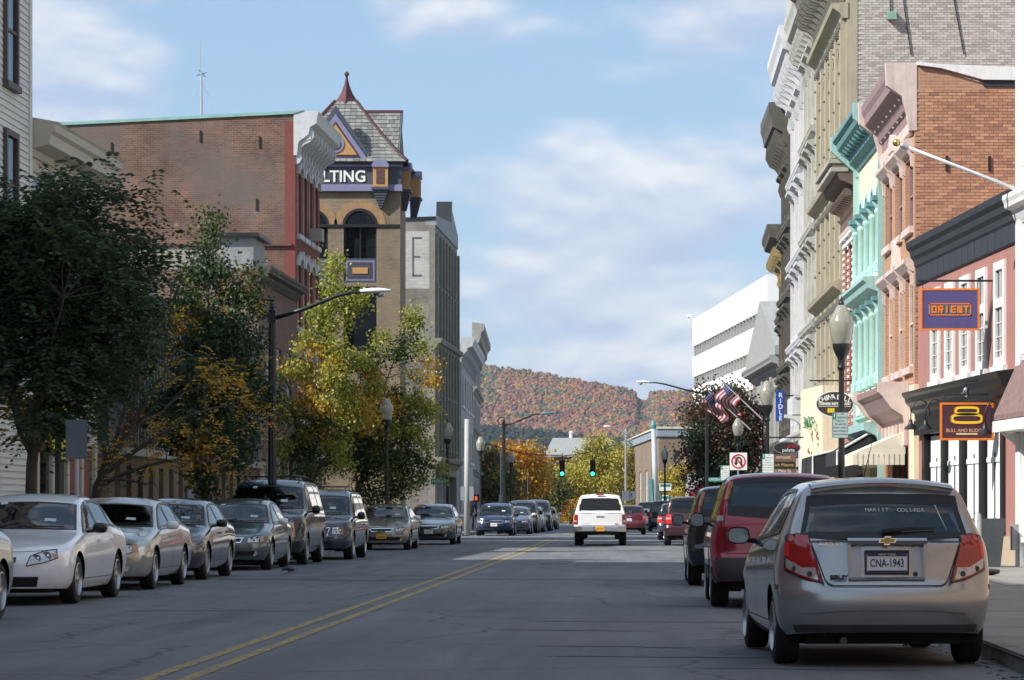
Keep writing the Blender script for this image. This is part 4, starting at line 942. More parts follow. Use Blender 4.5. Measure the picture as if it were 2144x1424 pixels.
# ------------------------------------------------------------------ building kit: local x runs along the front, +y out to the street
def bld(name, pa, pb, label, cat='building'):
    """pa, pb: (photo column, distance) of the two ends of the front; the street lies to the left of pa->pb"""
    (p0, Y0), (p1, Y1) = pa, pb; A = Vector((wx(p0, Y0), Y0, 0)); B = Vector((wx(p1, Y1), Y1, 0)); d = B-A
    o = empty(name, A, math.atan2(d.y, d.x)); tag(o, label, cat); o['front'] = d.length
    def u(px):
        k = (px-VX)/FPX; t = (k*A.y-A.x)/(d.x-k*d.y); return t*d.length
    def z(px, py): return wz(py, A.y+d.y*(u(px)/d.length))
    return o, d.length, u, z
def wall(root, W_, H, holes, m, th=.35, D=9, z0=0, name='wall', back=None, body=True):
    us = sorted({0, W_, *[h[0] for h in holes], *[h[1] for h in holes]}); zs = sorted({z0, H, *[h[2] for h in holes], *[h[3] for h in holes]})
    us = [u for u in us if 0 <= u <= W_]; zs = [z for z in zs if z0 <= z <= H]; b = MB()
    def solid(i, j):
        if i < 0 or j < 0 or i >= len(us)-1 or j >= len(zs)-1: return False
        c = ((us[i]+us[i+1])/2, (zs[j]+zs[j+1])/2); return not any(h[0] < c[0] < h[1] and h[2] < c[1] < h[3] for h in holes)
    for i in range(len(us)-1):
        for j in range(len(zs)-1):
            if not solid(i, j): continue
            x0, x1, a, c = us[i], us[i+1], zs[j], zs[j+1]
            b.add([(x0, 0, a), (x1, 0, a), (x1, 0, c), (x0, 0, c)], [(3, 2, 1, 0)])
            if not solid(i-1, j): b.add([(x0, 0, a), (x0, 0, c), (x0, -th, c), (x0, -th, a)], [(0, 1, 2, 3)])
            if not solid(i+1, j): b.add([(x1, 0, a), (x1, 0, c), (x1, -th, c), (x1, -th, a)], [(3, 2, 1, 0)])
            if not solid(i, j-1): b.add([(x0, 0, a), (x1, 0, a), (x1, -th, a), (x0, -th, a)], [(0, 1, 2, 3)])
            if not solid(i, j+1): b.add([(x0, 0, c), (x1, 0, c), (x1, -th, c), (x0, -th, c)], [(3, 2, 1, 0)])
    o = b.build(name, m, root)
    if body: MB().box(0, W_, -D, -th, z0, H-.002).build('side_wall', back or m, root)
    return o
def win(root, u0, u1, z0, z1, fm=None, gm=None, fw=.07, y=-.12, sash=1, mull=0, sill=None, hood=None, hm=None, d=.10):
    fm = fm or m_white; gm = gm or m_winglass; b = MB()
    b.box(u0, u0+fw, y-.05, y+.03, z0, z1); b.box(u1-fw, u1, y-.05, y+.03, z0, z1); b.box(u0+fw, u1-fw, y-.05, y+.03, z0, z0+fw); b.box(u0+fw, u1-fw, y-.05, y+.03, z1-fw, z1)
    for k in range(sash): zz = z0+(z1-z0)*(k+1)/(sash+1); b.box(u0+fw, u1-fw, y-.04, y+.02, zz-.025, zz+.025)
    for k in range(mull): uu = u0+(u1-u0)*(k+1)/(mull+1); b.box(uu-.02, uu+.02, y-.038, y+.018, z0+fw, z1-fw)
    w = b.build('window', fm, root); MB().box(u0+fw*.5, u1-fw*.5, y-.045, y-.028, z0+fw*.5, z1-fw*.5).build('pane', gm, w)
    if sill: MB().box(u0-.10, u1+.10, -.03, d, z0-sill, z0).build('sill', hm or fm, w)
    if hood == 'flat':
        h = MB(); h.box(u0-.12, u1+.12, -.03, d, z1, z1+.18); h.box(u0-.17, u1+.17, -.03, d+.08, z1+.18, z1+.26); h.build('lintel', hm or fm, w)
    if hood == 'bracket':
        h = MB(); h.prism([(-.03, z1+.05), (d*1.0, z1+.1), (d*2.4, z1+.26), (d*2.4, z1+.36), (-.03, z1+.42)], u0-.20, u1+.20)
        for e in (u0-.16, u1+.02): h.prism([(0, z1-.3), (d*.6, z1-.25), (d*.8, z1-.02), (d*1.6, z1+.1), (0, z1+.1)], e, e+.14)
        h.build('window_hood', hm or fm, w)
    if hood == 'arch':
        r = (u1-u0)/2; cu = (u0+u1)/2; n = 12; h = MB(); vs = []; rise = r*.55
        for k in range(n+1):
            t = math.pi*k/n; c, s_ = math.cos(t), math.sin(t)
            vs += [(cu-c*(r+.02), -.02, z1-.12+s_*rise), (cu-c*(r+.20), -.02, z1-.12+s_*(rise+.2)), (cu-c*(r+.20), d, z1-.12+s_*(rise+.2)), (cu-c*(r+.02), d, z1-.12+s_*rise)]
        fs = []
        for k in range(n):
            a, c = 4*k, 4*k+4; fs += [(a+1, c+1, c+2, a+2), (a+2, c+2, c+3, a+3), (a+3, c+3, c, a)]
        fs += [(0, 1, 2, 3), (4*n+3, 4*n+2, 4*n+1, 4*n)]
        h.add(vs, [f[::-1] for f in fs]); h.box(cu-.09, cu+.09, -.02, d+.05, z1-.12+rise-.02, z1+.14+rise); h.build('window_hood', hm or fm, w)
    return w
def cprof(d, h, z): return [(-.05, z), (.05, z), (.09, z+.12*h), (.40*d, z+.30*h), (.46*d, z+.46*h), (.86*d, z+.56*h), (.90*d, z+.70*h), (d, z+.84*h), (d, z+h), (-.05, z+h)]
def cornice(root, u0, u1, prof, m, name='cornice'): return MB().prism(prof, u0, u1).build(name, m, root)
def bracket_mesh(d, h, w, m):
    p = [(0, 0), (.22*d, .04*h), (.34*d, .16*h), (.26*d, .30*h), (.30*d, .44*h), (.50*d, .54*h), (.80*d, .60*h), (1.0*d, .74*h), (.98*d, .90*h), (.86*d, h), (0, h)]
    b = MB(); b.prism(p, -w/2, w/2); b.prism([(.42*d, .62*h), (.85*d, .68*h), (.9*d, .88*h), (.45*d, .9*h)], -w/2-.02, w/2+.02); return b.mesh('bracket', m)
def brackets(root, us, z, d, h, w, m, y=0, name='bracket', parent=None):
    me = bracket_mesh(d, h, w, m)
    for u in us: link(name, me, parent or root, (u, y, z))
def dentils(root, u0, u1, n, z, m, s=.12, d=.12, y=0.05):
    me = MB().box(-s/2, s/2, 0, d, 0, s*1.1).mesh('dentil', m)
    for k in range(n): link('dentil', me, root, (u0+(u1-u0)*(k+.5)/n, y, z))
def brick_field(root, z0, z1, y0, y1, m, n_single=300, bw=.205, bh=.062, j=.011, skip=None):
    """bricks standing a little proud on the end wall (local x = 0, facing the camera)"""
    w = root; rows = int((z1-z0)/(bh+j)); cols = int((y1-y0)/(bw+j)); me = MB().box(-.012, .01, -bw/2, bw/2, -bh/2, bh/2).mesh('brick', m); rest = MB(); n = 0
    for r in range(rows-1, -1, -1):
        for c in range(cols+1):
            y = y1-(c+.5*(r % 2))*(bw+j)-bw/2; z = z0+(r+.5)*(bh+j)
            if y-bw/2 < y0 or (skip and skip(y, z)): continue
            x = random.uniform(-.003, .003)
            if n < n_single: link('brick', me, w, (x, y, z)); n += 1
            else: rest.box(-.012+x, .01, y-bw/2, y+bw/2, z-bh/2, z+bh/2)
    if rest.v: tag(rest.build('brickwork', m, w), kind='stuff')

random.seed(21)
# ------------------------------------------------------------------ right side of the street, near to far
m_maroon = mat('maroon_stucco', (.35, .165, .14), .9, var=.08, scale=1.5, bump=.1, streak=.5)
m_slateblue = mat('dark_cornice_paint', (.028, .033, .042), .55, var=.15)
m_shopblack = mat('shopfront_black', (.014, .015, .017), .4, var=.1)
m_cream = mat('cream_paint', (.72, .65, .46), .7, var=.08, scale=2, streak=.5)
m_granite = mat('tan_granite', (.42, .33, .24), .7, var=.5, scale=60)
# white house at the right edge
R0, W0, u0, z0_ = bld('corner_house', (2420, 44.0), (2136, 53.6), 'white building cut off by the right edge, with a gabled canopy')
wall(R0, W0, 13, [(W0-1.75, W0-.55, 4.3, 6.3), (W0-3.6, W0-2.4, 4.3, 6.3), (W0-1.75, W0-.55, 7.9, 9.9), (W0-1.75, W0-.55, .7, 2.5)], mat('white_siding', (.80, .80, .77), .7, var=.05), D=6)
for a in ((W0-1.75, W0-.55, 4.3, 6.3), (W0-3.6, W0-2.4, 4.3, 6.3), (W0-1.75, W0-.55, 7.9, 9.9), (W0-1.75, W0-.55, .7, 2.5)): win(R0, *a, mull=1, sill=.1)
MB().box(W0-.36, W0+.03, .0, .09, .0, 13).build('corner_board', m_white, R0)
MB().prism(cprof(.34, .55, 6.75), W0-6, W0+.06).build('cornice', m_white, R0)
cn = MB().prism([(.0, 4.05), (.05, 4.10), (.52, 3.05), (.52, 2.95), (.46, 2.95), (.0, 3.95)], W0-3.2, W0-.02).build('canopy_roof', mat('canopy_shingle', (.20, .13, .12), .85, var=.3, scale=8), R0)
MB().prism([(.0, 3.93), (.43, 3.0), (.0, 3.0)], W0-3.15, W0-.06).build('canopy_gable', m_cream, R0)
MB().prism([(.02, 2.72), (.54, 2.72), (.54, 2.93), (.02, 2.93)], W0-3.25, W0+.02).build('canopy_fascia', m_white, R0)
for s_, e_ in ((.72, 3.0), (.04, 4.0)): pass
MB().prism([(.46, 2.95), (.54, 2.95), (.06, 4.12), (.0, 4.05)], W0-3.28, W0-3.20).build('canopy_bargeboard', m_white, R0)
MB().prism([(.10, 3.15), (.24, 3.15), (.24, 3.35), (.17, 3.46), (.10, 3.35)], W0-3.20, W0-3.14).build('canopy_emblem', mat('emblem_red', (.35, .03, .03), .5), R0)
MB().prism([(.0, 2.2), (.08, 2.2), (.12, 2.45), (.42, 2.7), (0, 2.7)], W0-.3, W0-.18).build('canopy_bracket', m_white, R0)
MB().box(W0-.3, W0-.12, .02, .22, .45, .95).build('utility_box', mat('utility_grey', (.30, .31, .33), .6), R0)
# maroon restaurant building
R1, W1, u1, z1_ = bld('restaurant_building', (2134, 54.0), (1922, 64.6), 'maroon two-storey building with dark cornice and tall white windows on the right')
ho = []; ww = []
for a, c in ((1952, 1969), (1981, 2000), (2012, 2033), (2047, 2067), (2084, 2107)):
    uc = (u1(a)+u1(c))/2; ho.append((uc-.50, uc+.50, 4.12, 6.22))
shop = (1.35, W1-1.1, .75, 2.95); wall(R1, W1, 7.0, ho+[shop], m_maroon, D=9)
for h in ho:
    w = win(R1, *h, fw=.17, y=.02, sash=0, sill=.30, mull=0); zc = h[2]+(h[3]-h[2])*.60
    MB().box(h[0]+.17, h[1]-.17, -.04, .06, zc-.09, zc+.09).build('transom_bar', m_white, w)
    for q in range(3): MB().box(h[0]+.17, h[1]-.17, -.02, .02, h[2]+.3+q*.28, h[2]+.315+q*.28).build('glazing_bar', m_white, w)
    MB().box(h[0]+.49, h[1]-.49, -.02, .022, h[2]+.17, h[3]-.17).build('glazing_bar', m_white, w)
cornice(R1, -.05, W1+.05, [(-.05, 6.45), (.04, 6.45), (.04, 6.85), (.08, 6.90), (.10, 7.02), (.17, 7.10), (.19, 7.22), (.27, 7.30), (.29, 7.44), (-.05, 7.50)], m_slateblue)
for q in range(16): MB().box(q*W1/16+.012, (q+1)*W1/16-.012, .035, .055, 6.47, 6.84).build('frieze_board', m_slateblue, R1)
cornice(R1, .3, W1+.02, [(-.05, 3.28), (.08, 3.28), (.10, 3.45), (.18, 3.52), (.20, 3.62), (.29, 3.70), (.32, 3.82), (.38, 3.88), (.38, 3.95), (-.05, 4.0)], m_shopblack, 'shop_cornice')
MB().box(1.2, W1-.2, .0, .14, 2.95, 3.28).build('shop_fascia', m_shopblack, R1)
m_curtain = mat('white_shopfront_panel', (.78, .80, .77), .5, var=.08, scale=5, stretch=(1, 1, .1))
npan = 4; pw = (shop[1]-shop[0])/npan
MB().box(shop[0], shop[1], -.30, -.26, shop[2], shop[3]).build('shop_glass', m_winglass, R1)
for q in range(npan):
    a = shop[0]+q*pw; MB().box(a+.28, a+pw-.28, -.10, -.04, shop[2], shop[3]-.05).build('shop_panel', m_curtain, R1)
    MB().box(a+pw/2-.02, a+pw/2+.02, -.045, -.02, shop[2]+.15, shop[3]-.55).build('panel_slot', m_shopblack, R1)
    MB().box(a+.28, a+pw-.28, -.045, -.015, shop[3]-.75, shop[3]-.65).build('panel_rail', m_curtain, R1)
    MB().box(a-.14, a+.14, -.15, .06, shop[2]-.02, shop[3]).build('shop_post', m_shopblack, R1)
MB().box(shop[1]-.02, shop[1]+.22, -.15, .08, .72, 3.28).build('shop_post', m_shopblack, R1)
MB().box(.1, W1-.4, .002, .05, .0, .70).build('granite_base', m_granite, R1)
# orange brick building
m_obrick = brick_mat('orange_brick', (.44, .225, .13), (.37, .175, .10), (.40, .31, .22), .14)
m_obr_i = island_mat('orange_brick_piece', [(.36, .175, .105), (.45, .24, .14), (.52, .29, .18), (.41, .205, .12), (.28, .14, .10), (.47, .25, .145)])
m_pink = mat('pale_pink_paint', (.60, .49, .44), .7, var=.12, scale=3, streak=.6)
m_mauve = mat('mauve_paint', (.28, .19, .19), .7, var=.12, scale=3)
R2, W2, u2, z2_ = bld('brick_building', (1915, 64.8), (1851, 71.5), 'orange brick three-storey building with pink cornice, brick end wall towards the camera')
h2 = [(k*W2/3+.35, k*W2/3+W2/3-.35, a, b_) for k in range(3) for a, b_ in ((4.6, 6.75), (7.9, 9.55))]
wall(R2, W2, 11.25, h2+[(.55, W2-.3, .5, 2.75)], m_obrick, D=10, back=m_obrick)
for k, h in enumerate(h2): win(R2, *h, fm=m_mauve if k % 2 else m_pink, sill=.16, hood='bracket', hm=m_pink, fw=.10)
uc = W2/2; MB().prism([(uc-.55, 7.2), (uc+.55, 7.2), (uc+.4, 7.5), (uc+.22, 7.75), (uc, 7.83), (uc-.22, 7.75), (uc-.4, 7.5)], -.02, .14, 'y').build('arched_pediment', m_pink, R2)
MB().prism([(uc-.5, 10.0), (uc+.5, 10.0), (uc+.4, 10.25), (uc, 10.45), (uc-.4, 10.25)], -.02, .22, 'y').build('arched_pediment', m_pink, R2)
pr = [(-.05, 10.32), (.06, 10.32), (.08, 10.62), (.16, 10.66), (.20, 10.80), (.30, 10.95), (.42, 11.05), (.52, 11.10), (.54, 11.28), (.60, 11.42), (.62, 11.58), (-.05, 11.62)]
cornice(R2, .12, W2-.12, pr, m_mauve)
endp = [(-.05, 10.18), (.10, 10.18), (.12, 10.45), (.16, 10.75), (.34, 11.0), (.60, 11.08), (.66, 11.45), (.66, 11.66), (-.05, 11.66)]
for e in (-.02, W2-.20): MB().prism([(-.05, 10.1), (.12, 10.1), (.20, 10.6), (.30, 10.90), (.66, 11.15), (.68, 11.68), (-.05, 11.68)], e, e+.22).build('cornice_end', m_pink, R2)
for q in range(7):
    for yy, zz in ((.30, 10.93), (.14, 10.66)): MB().lathe([(.05, 0), (.045, .05), (.001, .06)], 8, Matrix.Translation((.6+q*(W2-1.2)/6, yy, zz)) @ Matrix.Rotation(R(140), 4, 'X')).build('cornice_boss', m_pink, R2)
MB().prism([(.02, 10.05), (.13, 10.05), (.13, 10.30), (.02, 10.30)], .2, W2-.2).build('frieze', m_pink, R2)
# coping over the end wall
MB().prism([(-.6, 11.55), (-.05, 11.62), (-.05, 11.70), (-.6, 11.64), (-10, 11.30), (-10, 11.20), (-1.6, 11.28)], -.10, .25).build('coping', m_white, R2)
MB().prism([(-1.5, 11.24), (-.04, 11.24), (-.04, 11.58), (-.6, 11.52)], -.003, .22).build('gable_infill', m_obrick, R2)
MB().prism([(-1.6, 11.14), (-1.6, 11.25), (-10, 11.17), (-10, 11.06)], -.04, -.016).build('flashing', m_slateblue, R2)
brick_field(R2, 5.0, 11.10, -2.75, -.02, m_obr_i)
for yy in (-.75, -1.75): MB().box(-.05, -.013, yy-.03, yy+.03, 9.15, 9.5).build('wall_anchor', m_dark, R2)
# shop front: cream pilaster, pink bracketed cornice
MB().box(-.06, .40, .0, .09, .0, 4.15).build('pilaster', m_cream, R2); MB().box(-.30, -.06, -.4, .05, .0, 4.15).build('pilaster', m_cream, R2)
MB().box(.38, .47, .0, .10, .0, 4.2).build('pilaster_edge', mat('rose_paint', (.45, .16, .16), .7), R2)
cornice(R2, .55, W2-.05, [(-.05, 3.30), (.06, 3.30), (.12, 3.42), (.40, 3.62), (.62, 3.95), (.72, 4.02), (.74, 4.16), (-.05, 4.22)], m_mauve, 'shop_cornice')
for e in (.40, W2-.25): MB().prism([(-.02, 3.2), (.16, 3.2), (.24, 3.45), (.50, 3.62), (.70, 3.9), (.82, 4.0), (.82, 4.24), (-.02, 4.24)], e, e+.18).build('shop_cornice_end', m_pink, R2)
for q in range(7): a = .6+q*(W2-.9)/7; MB().box(a, a+(W2-.9)/7-.28, .0, .05, 2.78, 3.28).build('shop_sign_panel', mat('rose_panel', (.42, .17, .17), .7), R2); MB().box(a+(W2-.9)/7-.26, a+(W2-.9)/7-.02, .0, .11, 2.76, 3.30).build('shop_pilaster', m_pink, R2)
MB().box(.55, W2-.3, -.30, -.27, .5, 2.75).build('shop_glass', m_winglass, R2)
for q in range(6): MB().box(.55+q*(W2-.9)/5-.03, .55+q*(W2-.9)/5+.03, -.26, -.05, .5, 2.74).build('shop_mullion', mat('brown_wood', (.12, .06, .035), .6), R2)
# teal building
m_teal = mat('teal_paint', (.33, .53, .50), .6, var=.08, scale=3, streak=.55); m_tealdk = mat('deep_teal_paint', (.12, .27, .28), .6, var=.1, streak=.5); m_lemon = mat('pale_yellow_paint', (.78, .72, .50), .7, var=.06, streak=.45)
R3, W3, u3, z3_ = bld('teal_building', (1851, 71.7), (1798, 78.4), 'pale yellow and teal three-storey building with a teal cornice')
bays = 4; bwid = (W3-.5)/bays
h3 = [(.25+k*bwid+.32, .25+(k+1)*bwid-.32, a, b_) for k in range(bays) for a, b_ in ((4.7, 6.6), (7.6, 9.2))]
wall(R3, W3, 10.9, h3+[(.5, W3-.5, .5, 2.4)], m_lemon, D=10, back=m_obrick)
for h in h3: win(R3, *h, fm=m_teal, sill=.1, fw=.08, gm=mat('pale_blind', (.70, .66, .50), .5, var=.1) if h[2] < 6 else None)
for k in range(bays):
    h = h3[2*k+1]; r = (h[1]-h[0])/2; c = (h[0]+h[1])/2; arc = [(c+r*math.cos(t), 9.2+r*1.25*math.sin(t)) for t in np.linspace(0, math.pi, 13)]
    MB().prism(arc, .0, .03, 'y').build('arch_panel', mat('blue_panel', (.10, .35, .50), .5), R3)
    vs = [(c+(r+q)*math.cos(t), y, 9.2+(r+q)*1.25*math.sin(t)) for t in np.linspace(0, math.pi, 13) for q, y in ((0, .06), (.09, .06), (.09, .0), (0, 0))]
    MB().add(vs, [(4*i+a, 4*i+4+a, 4*i+4+(a+1) % 4, 4*i+(a+1) % 4) for i in range(12) for a in range(4)]).build('arch_moulding', m_teal, R3)
for k in range(bays+1):
    for zz0, zz1 in ((4.5, 6.65), (7.4, 9.25)):
        cc = MB(); x = .25+k*bwid; cc.lathe([(.16, zz0), (.16, zz0+.25), (.11, zz0+.30), (.10, zz1-.35), (.13, zz1-.30), (.13, zz1-.24), (.10, zz1-.2), (.19, zz1-.02), (.19, zz1)], 10, c=(x, .10, 0)); cc.build('column', m_teal, R3, True, 40)
        MB().box(x-.24, x+.24, .0, .30, zz1, zz1+.12).build('capital', m_tealdk, R3)
for zz in (3.75, 6.98): MB().box(.05, W3-.05, .0, .10, zz, zz+.62).build('spandrel', m_teal, R3)
for k in range(bays):
    for zz in (3.85, 7.08): MB().box(.25+k*bwid+.4, .25+(k+1)*bwid-.4, .0, .13, zz, zz+.42).build('spandrel_panel', m_lemon, R3)
cornice(R3, 0.02, W3-.02, [(-.05, 6.78), (.10, 6.78), (.16, 6.88), (.42, 6.98), (.46, 7.10), (.55, 7.18), (.55, 7.26), (-.05, 7.30)], m_teal, 'middle_cornice')
cornice(R3, .02, W3-.02, [(-.05, 10.78), (.06, 10.78), (.10, 10.9), (.26, 11.0), (.30, 11.2), (.62, 11.36), (.66, 11.5), (.76, 11.58), (.76, 11.70), (-.05, 11.72)], m_tealdk)
for e in (.0, W3-.12): MB().prism([(-.05, 10.62), (.12, 10.62), (.16, 10.78), (.74, 11.30), (.80, 11.36), (.80, 11.76), (-.05, 11.76)], e-.03, e+.14).build('cornice_end', m_teal, R3)
brackets(R3, [.35+k*(W3-.7)/9 for k in range(10)], 10.9, .55, .42, .10, m_tealdk)
MB().box(.0, .12, .0, .16, .0, 10.8).build('corner_strip', m_teal, R3); MB().box(W3-.12, W3, .0, .16, .0, 10.8).build('corner_strip', m_teal, R3)
cornice(R3, .1, W3-.1, [(-.05, 3.0), (.12, 3.0), (.2, 3.15), (.5, 3.3), (.52, 3.5), (-.05, 3.55)], m_teal, 'shop_cornice')
for k in range(3): a = .4+k*(W3-.8)/3; MB().box(a+.08, a+(W3-.8)/3-.08, .0, .08, 2.45, 2.95).build('shop_sign_panel', m_lemon, R3)
MB().box(.5, W3-.5, -.3, -.26, .5, 2.4).build('shop_glass', m_winglass, R3)
# red brick building with white stone stripes
m_rbrick = brick_mat('red_brick_bright', (.36, .09, .06), (.30, .075, .05), (.45, .36, .30), .12)
R4, W4, u4, z4_ = bld('striped_building', (1798, 78.6), (1766, 83.6), 'narrow red brick building striped with white stone, left of the teal one')
h4 = [(.5+k*(W4-1)/3+.25, .5+(k+1)*(W4-1)/3-.25, a, b_) for k in range(3) for a, b_ in ((4.6, 6.5), (7.2, 9.0))]
wall(R4, W4, 10.2, h4, m_rbrick, D=10, back=m_rbrick)
for h in h4: win(R4, *h, fm=m_dark, sill=.14, hood='flat', hm=m_white)
for k in range(4):
    x = .25+k*(W4-.5)/3
    for q in range(34): MB().box(x-.17, x+.17, .0, .035, 3.4+q*.19, 3.4+q*.19+.085).build('stone_stripe', m_white, R4)
m_brown = mat('brown_cornice_wood', (.13, .095, .075), .7, var=.25, scale=4); m_greytrim = mat('grey_trim', (.34, .33, .29), .7, var=.1)
cornice(R4, -.05, W4+.05, [(-.05, 10.2), (.08, 10.2), (.14, 10.42), (.55, 10.6), (.62, 10.85), (.75, 10.95), (.78, 11.2), (-.05, 11.25)], m_brown)
for zz, d_ in ((10.82, .80), (11.05, .86)): MB().box(-.08, W4+.02, .3, d_, zz, zz+.12).build('cornice_moulding', m_greytrim, R4)
brackets(R4, [.2+k*(W4-.4)/9 for k in range(10)], 9.75, .45, .62, .14, m_brown); MB().box(.0, W4, .0, .10, 9.25, 9.75).build('corbel_band', m_brown, R4)
dentils(R4, .1, W4-.1, 18, 9.3, m_pink, .13, .08, .09)
# tall olive-beige building with iron front; its grey brick end wall faces the camera
m_beige = mat('olive_beige_paint', (.36, .325, .235), .75, var=.12, scale=1.0, streak=.55); m_beigedk = mat('weathered_grey_paint', (.16, .155, .135), .8, var=.3, scale=3)
m_gbrick = brick_mat('grey_brick', (.44, .41, .37), (.36, .335, .30), (.25, .23, .21), .18, blotch=(.30, .28, .25))
m_gbr_i = island_mat('grey_brick_piece', [(.36, .335, .30), (.46, .43, .39), (.52, .49, .45), (.42, .39, .35), (.33, .29, .25)])
R5, W5, u5, z5_ = bld('iron_front_building', (1772, 83.8), (1716, 94.5), 'tall olive-beige iron-front building with grey brick end wall')
h5 = []
for k in range(5):
    a, c = .5+k*(W5-1)/5+.55, .5+(k+1)*(W5-1)/5-.55
    for p, q in ((13.2, 15.3), (8.6, 10.6), (4.6, 7.4)): h5.append((a, c, p, q))
wall(R5, W5, 17.6, h5, m_beige, D=12, back=m_gbrick)
for h in h5: win(R5, *h, fm=m_beige, gm=m_winglass, hood='arch' if h[2] > 12 else None, hm=m_beige, y=-.2)
for k in range(6):
    x = .5+k*(W5-1)/5; MB().box(x-.28, x+.28, .0, .16, 4.0, 16.2).build('iron_pilaster', m_beige, R5)
for k in range(6):
    x = .5+k*(W5-1)/5
    for q in range(13): MB().lathe([(.05, 0), (.05, .06), (.02, .09)], 6, Matrix.Translation((x, .15, 4.6+q*.9)) @ Matrix.Rotation(R(-90), 4, 'X')).build('iron_boss', m_beigedk, R5)
for zz in (7.7, 11.0, 16.1):
    cornice(R5, -.05, W5+.02, [(-.05, zz), (.12, zz), (.20, zz+.15), (.42, zz+.30), (.46, zz+.44), (-.05, zz+.48)], m_beige, 'string_course'); dentils(R5, .1, W5-.1, 24, zz-.28, m_beigedk, .16, .16, .06)
for zz in (16.7, 17.0, 17.3): MB().box(0, W5, .0, .05, zz, zz+.05).build('panel_line', m_beigedk, R5)
cornice(R5, -.08, W5+.05, [(-.05, 17.4), (.10, 17.4), (.2, 17.7), (.75, 18.2), (.85, 18.5), (1.0, 18.6), (1.0, 18.9), (-.05, 19.0)], m_beigedk)
brackets(R5, [.2+k*(W5-.4)/10 for k in range(11)], 16.75, .85, 1.35, .22, m_beigedk)
brick_field(R5, 12.3, 18.6, -5.4, -.36, m_gbr_i, bw=.205, bh=.064)
MB().box(-.02, .3, -.34, -.02, .2, 17.4).build('corner_strip', m_beige, R5)
MB().prism([(-3.0, 18.9), (-3.0, 19.1), (-12, 18.7), (-12, 18.5)], -.1, .3).build('coping', m_steel, R5)
for yy, za in ((-1.30, 16.2), (-1.75, 19), (-2.75, 15.6)): pass
for (ya, za, yb, zb) in ((-1.28, 18.6, -1.33, 16.3), (-1.45, 18.6, -1.95, 15.0), (-2.9, 18.6, -3.55, 15.0), (-2.63, 18.6, -2.62, 17.0), (-5.0, 18.6, -5.4, 17.6)):
    MB().tube([(-.05, ya, za), (-.05, yb, zb)], .018, 5).build('wall_cable', m_dark, R5)
fx = MB(); fx.prism([(-.02, 16.05), (-.02, 16.3), (-.22, 16.22), (-.26, 16.02)], -1.50, -1.22, 'y'); fx.build('wall_floodlight', mat('verdigris_box', (.16, .28, .22), .6), R5)
# three ornate fronts further on
def ornate(name, pa, pb, H, wm, tm, label, floors, bays_, cd=.9, ch=1.5, back=None, quoin=None, hood='bracket', bm=None, extra=None):
    o, w_, u_, zz_ = bld(name, pa, pb, label); holes = []; fh = (H-4.2)/floors; bw_ = (w_-.4)/bays_
    for f in range(floors):
        for k in range(bays_): holes.append((.2+k*bw_+bw_*.27, .2+(k+1)*bw_-bw_*.27, 4.2+f*fh+.5, 4.2+(f+1)*fh-.65))
    wall(o, w_, H, holes+[(.5, w_-.5, .4, 2.9)], wm, D=11, back=back or wm)
    for h in holes: win(o, *h, fm=tm, sill=.22, hood=hood, hm=tm, d=.16)
    cornice(o, -.1, w_+.1, cprof(cd, ch, H-.1), tm); brackets(o, [.15+k*(w_-.3)/(2*bays_) for k in range(2*bays_+1)], H-1.1, cd*.8, ch*1.05, .2, bm or tm)
    dentils(o, 0, w_, 4*bays_+4, H-.35, tm, .15, .2, .05)
    for f in range(1, floors): cornice(o, -.05, w_+.05, cprof(.35, .45, 4.2+f*fh-.3), tm, 'string_course')
    cornice(o, -.05, w_+.05, cprof(.6, .7, 3.3), tm, 'shop_cornice'); MB().box(.5, w_-.5, -.3, -.26, .4, 2.9).build('shop_glass', m_winglass, o)
    for k in range(bays_+1): MB().box(.2+k*bw_-.14, .2+k*bw_+.14, .0, .14, 4.0, H-1.0).build('pilaster', tm, o)
    return o, w_
m_gw = mat('grey_white_paint', (.42, .42, .38), .75, var=.14, scale=2, streak=.5); m_ltan = mat('light_olive_siding', (.39, .365, .29), .8, var=.08, streak=.5)
m_redpaint = mat('maroon_brick_paint', (.20, .07, .065), .8, var=.15); m_gtrim = mat('dark_bronze_trim', (.085, .08, .065), .7, var=.3, scale=3); m_brightw = mat('bright_white_trim', (.56, .57, .59), .6, var=.08, streak=.4)
m_ochre = mat('ochre_ornament', (.30, .22, .10), .7, var=.3, scale=6)
R6, W6 = ornate('victorian_building', (1716, 94.8), (1690, 101.5), 17.6, m_ltan, m_gw, 'light olive ornate building with tall pediment, left of the iron-front one', 4, 3, .85, 1.6)
MB().prism([(W6-3.2, 19.0), (W6+.1, 19.0), (W6+.1, 20.6), (W6-.9, 20.9), (W6-1.6, 21.3), (W6-2.3, 20.9), (W6-3.2, 20.6)], .3, .75, 'y').build('pediment', m_gw, R6)
R7, W7 = ornate('victorian_building', (1690, 101.7), (1662, 110.5), 17.2, m_ltan, m_brightw, 'white-trimmed ornate building with big white cornice, second beyond the iron-front one', 4, 3, 1.05, 1.9)
R8, W8 = ornate('victorian_building', (1662, 110.7), (1642, 117.0), 15.4, m_redpaint, m_gtrim, 'maroon building with dark bronze cornice, third beyond the iron-front one', 4, 3, 1.0, 2.2)
R9, W9 = ornate('victorian_building', (1650, 117.2), (1637, 124.0), 12.2, m_brightw, m_gtrim, 'white narrow building with ochre ornaments beyond the maroon one', 3, 2, .9, 1.2, bm=m_ochre)
